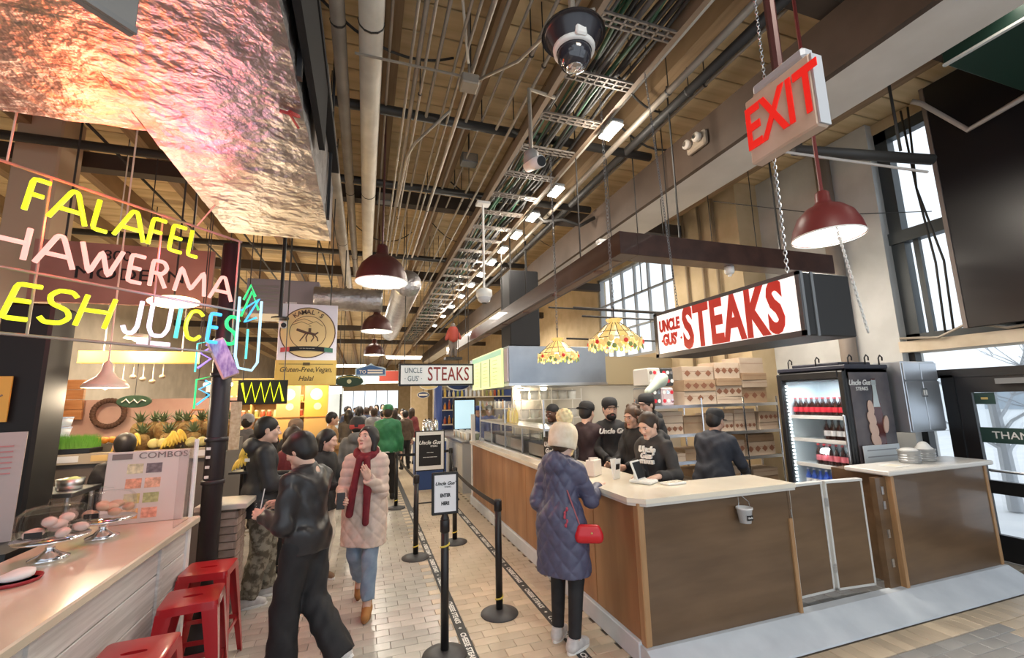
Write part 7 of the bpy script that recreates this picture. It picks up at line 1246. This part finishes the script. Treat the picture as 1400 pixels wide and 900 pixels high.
r_, c_ = person('worker in black cap and navy sweater bending with blue gloves', (3.58,3.95,P0), (.80,.35), 1.58, SKIN_M, dict(mat=fab('sweater_navy', (.022,.025,.036)), off=.036, hem=.80, name='sweater', res=.013), dict(mat=BLKF), DSH_, ('short',HB), head=(-.15,-.25,0), lean=(0,.10), wr=(.20,.40,.98), wl=(-.16,.42,1.0), er=(.5,-.6,-.6), bulk=1.18, hr=('none',None,None), hl=('none',None,None)); cap_hat(r_, c_, BLKF); text('★', .03, WHITE, r_, (0,0,0)) if False else None
GLV = mat('glove_blue', (.06,.14,.38), .45); GLB = mat('glove_black', (.01,.01,.012), .4)
def gloves(r_, c_, mt, dirs):
    for sd, side, nm in ((1,'R','glove'),(-1,'L','glove')):
        sh, e, w, *_ = c_['J'][sd]; fd = nrm(w-e) if dirs is None else nrm(dirs); nn = V(sd*.6,.0,.8); nn = nrm(nn-fd*(nn@fd)); R = np.stack([np.cross(fd,nn), fd, nn], 1); g = hand_geo('hold', side); v = app(xform(R, w*c_['s'], c_['s']*1.12), g[0]); link(nm, npmesh(nm, [(v, g[1], 0)], [mt]), r_)
gloves(r_, c_, GLV, None)
r_, c_ = person('bearded man in black cap and black shirt facing the counter', (3.0,5.05,P0), (-.28,-.96), 1.72, SKIN_L, dict(mat=STK, off=.020, hem=.82, name='shirt'), dict(mat=BLKF), DSH_, ('short',HB), head=(.05,-.05,0), beard=HB, wr=(.14,.33,1.02), wl=(-.12,.36,1.05), er=(.4,-.5,-.7), el_=(-.4,-.5,-.7), hr=('none',None,None), hl=('none',None,None)); cap_hat(r_, c_, BLKF); gloves(r_, c_, GLB, None); text('Uncle Gus’', .085, WHITE, r_, (0,.150,1.34), (PI/2,0,PI), bold=.003, shear=.3, ext=.012)
r_, c_ = person('man in black cap and short sleeved maroon shirt working at the grill', (2.70,5.14,P0), (.62,.70), 1.68, SKIN_L, dict(mat=fab('tee_maroon', (.035,.018,.022)), off=.022, hem=.82, name='tee_shirt', sleeve=.85), dict(mat=BLKF), DSH_, ('short',HB), head=(-.3,-.2,0), wr=(.18,.42,1.04), wl=(-.1,.40,1.04), er=(.9,-.5,-.4), hr=('none',None,None), hl=('none',None,None)); cap_hat(r_, c_, BLKF, back=True); gloves(r_, c_, GLB, None)
r_, c_ = person('cook with black head wrap behind the glass food case', (2.66,6.05,P0), (-.85,-.35), 1.66, SKIN_D, dict(mat=fab('cook_shirt', (.10,.10,.10)), off=.022, hem=.82, name='shirt'), dict(mat=BLKF), DSH_, None, head=(0,-.15,0)); organic('head_wrap', [el((0,-.018,.045), (.085,.102,.085), .02), el((0,-.11,.0), (.03,.03,.04), .03), el((0,.09,-.045), (.10,.09,.085), .01, 's')], .008, BLKF, r_, xf=c_['HM'])
for k, (x, y) in enumerate(((2.85,11.4),(3.25,11.8))): 
    r_, c_ = person(('worker in blue shirt and blue cap in the drinks stall','worker in blue shirt and dark cap at the back of the drinks stall')[k], (x,y,0), (-.4,-1), 1.70, SKIN_M, dict(mat=fab('shirt_blue', (.04,.08,.26)), off=.02, hem=.84, name='shirt'), dict(mat=BLKF), DSH_, ('short',HB), res=.024); cap_hat(r_, c_, (fab('cap_blue', (.03,.06,.22)), BLKF)[k])
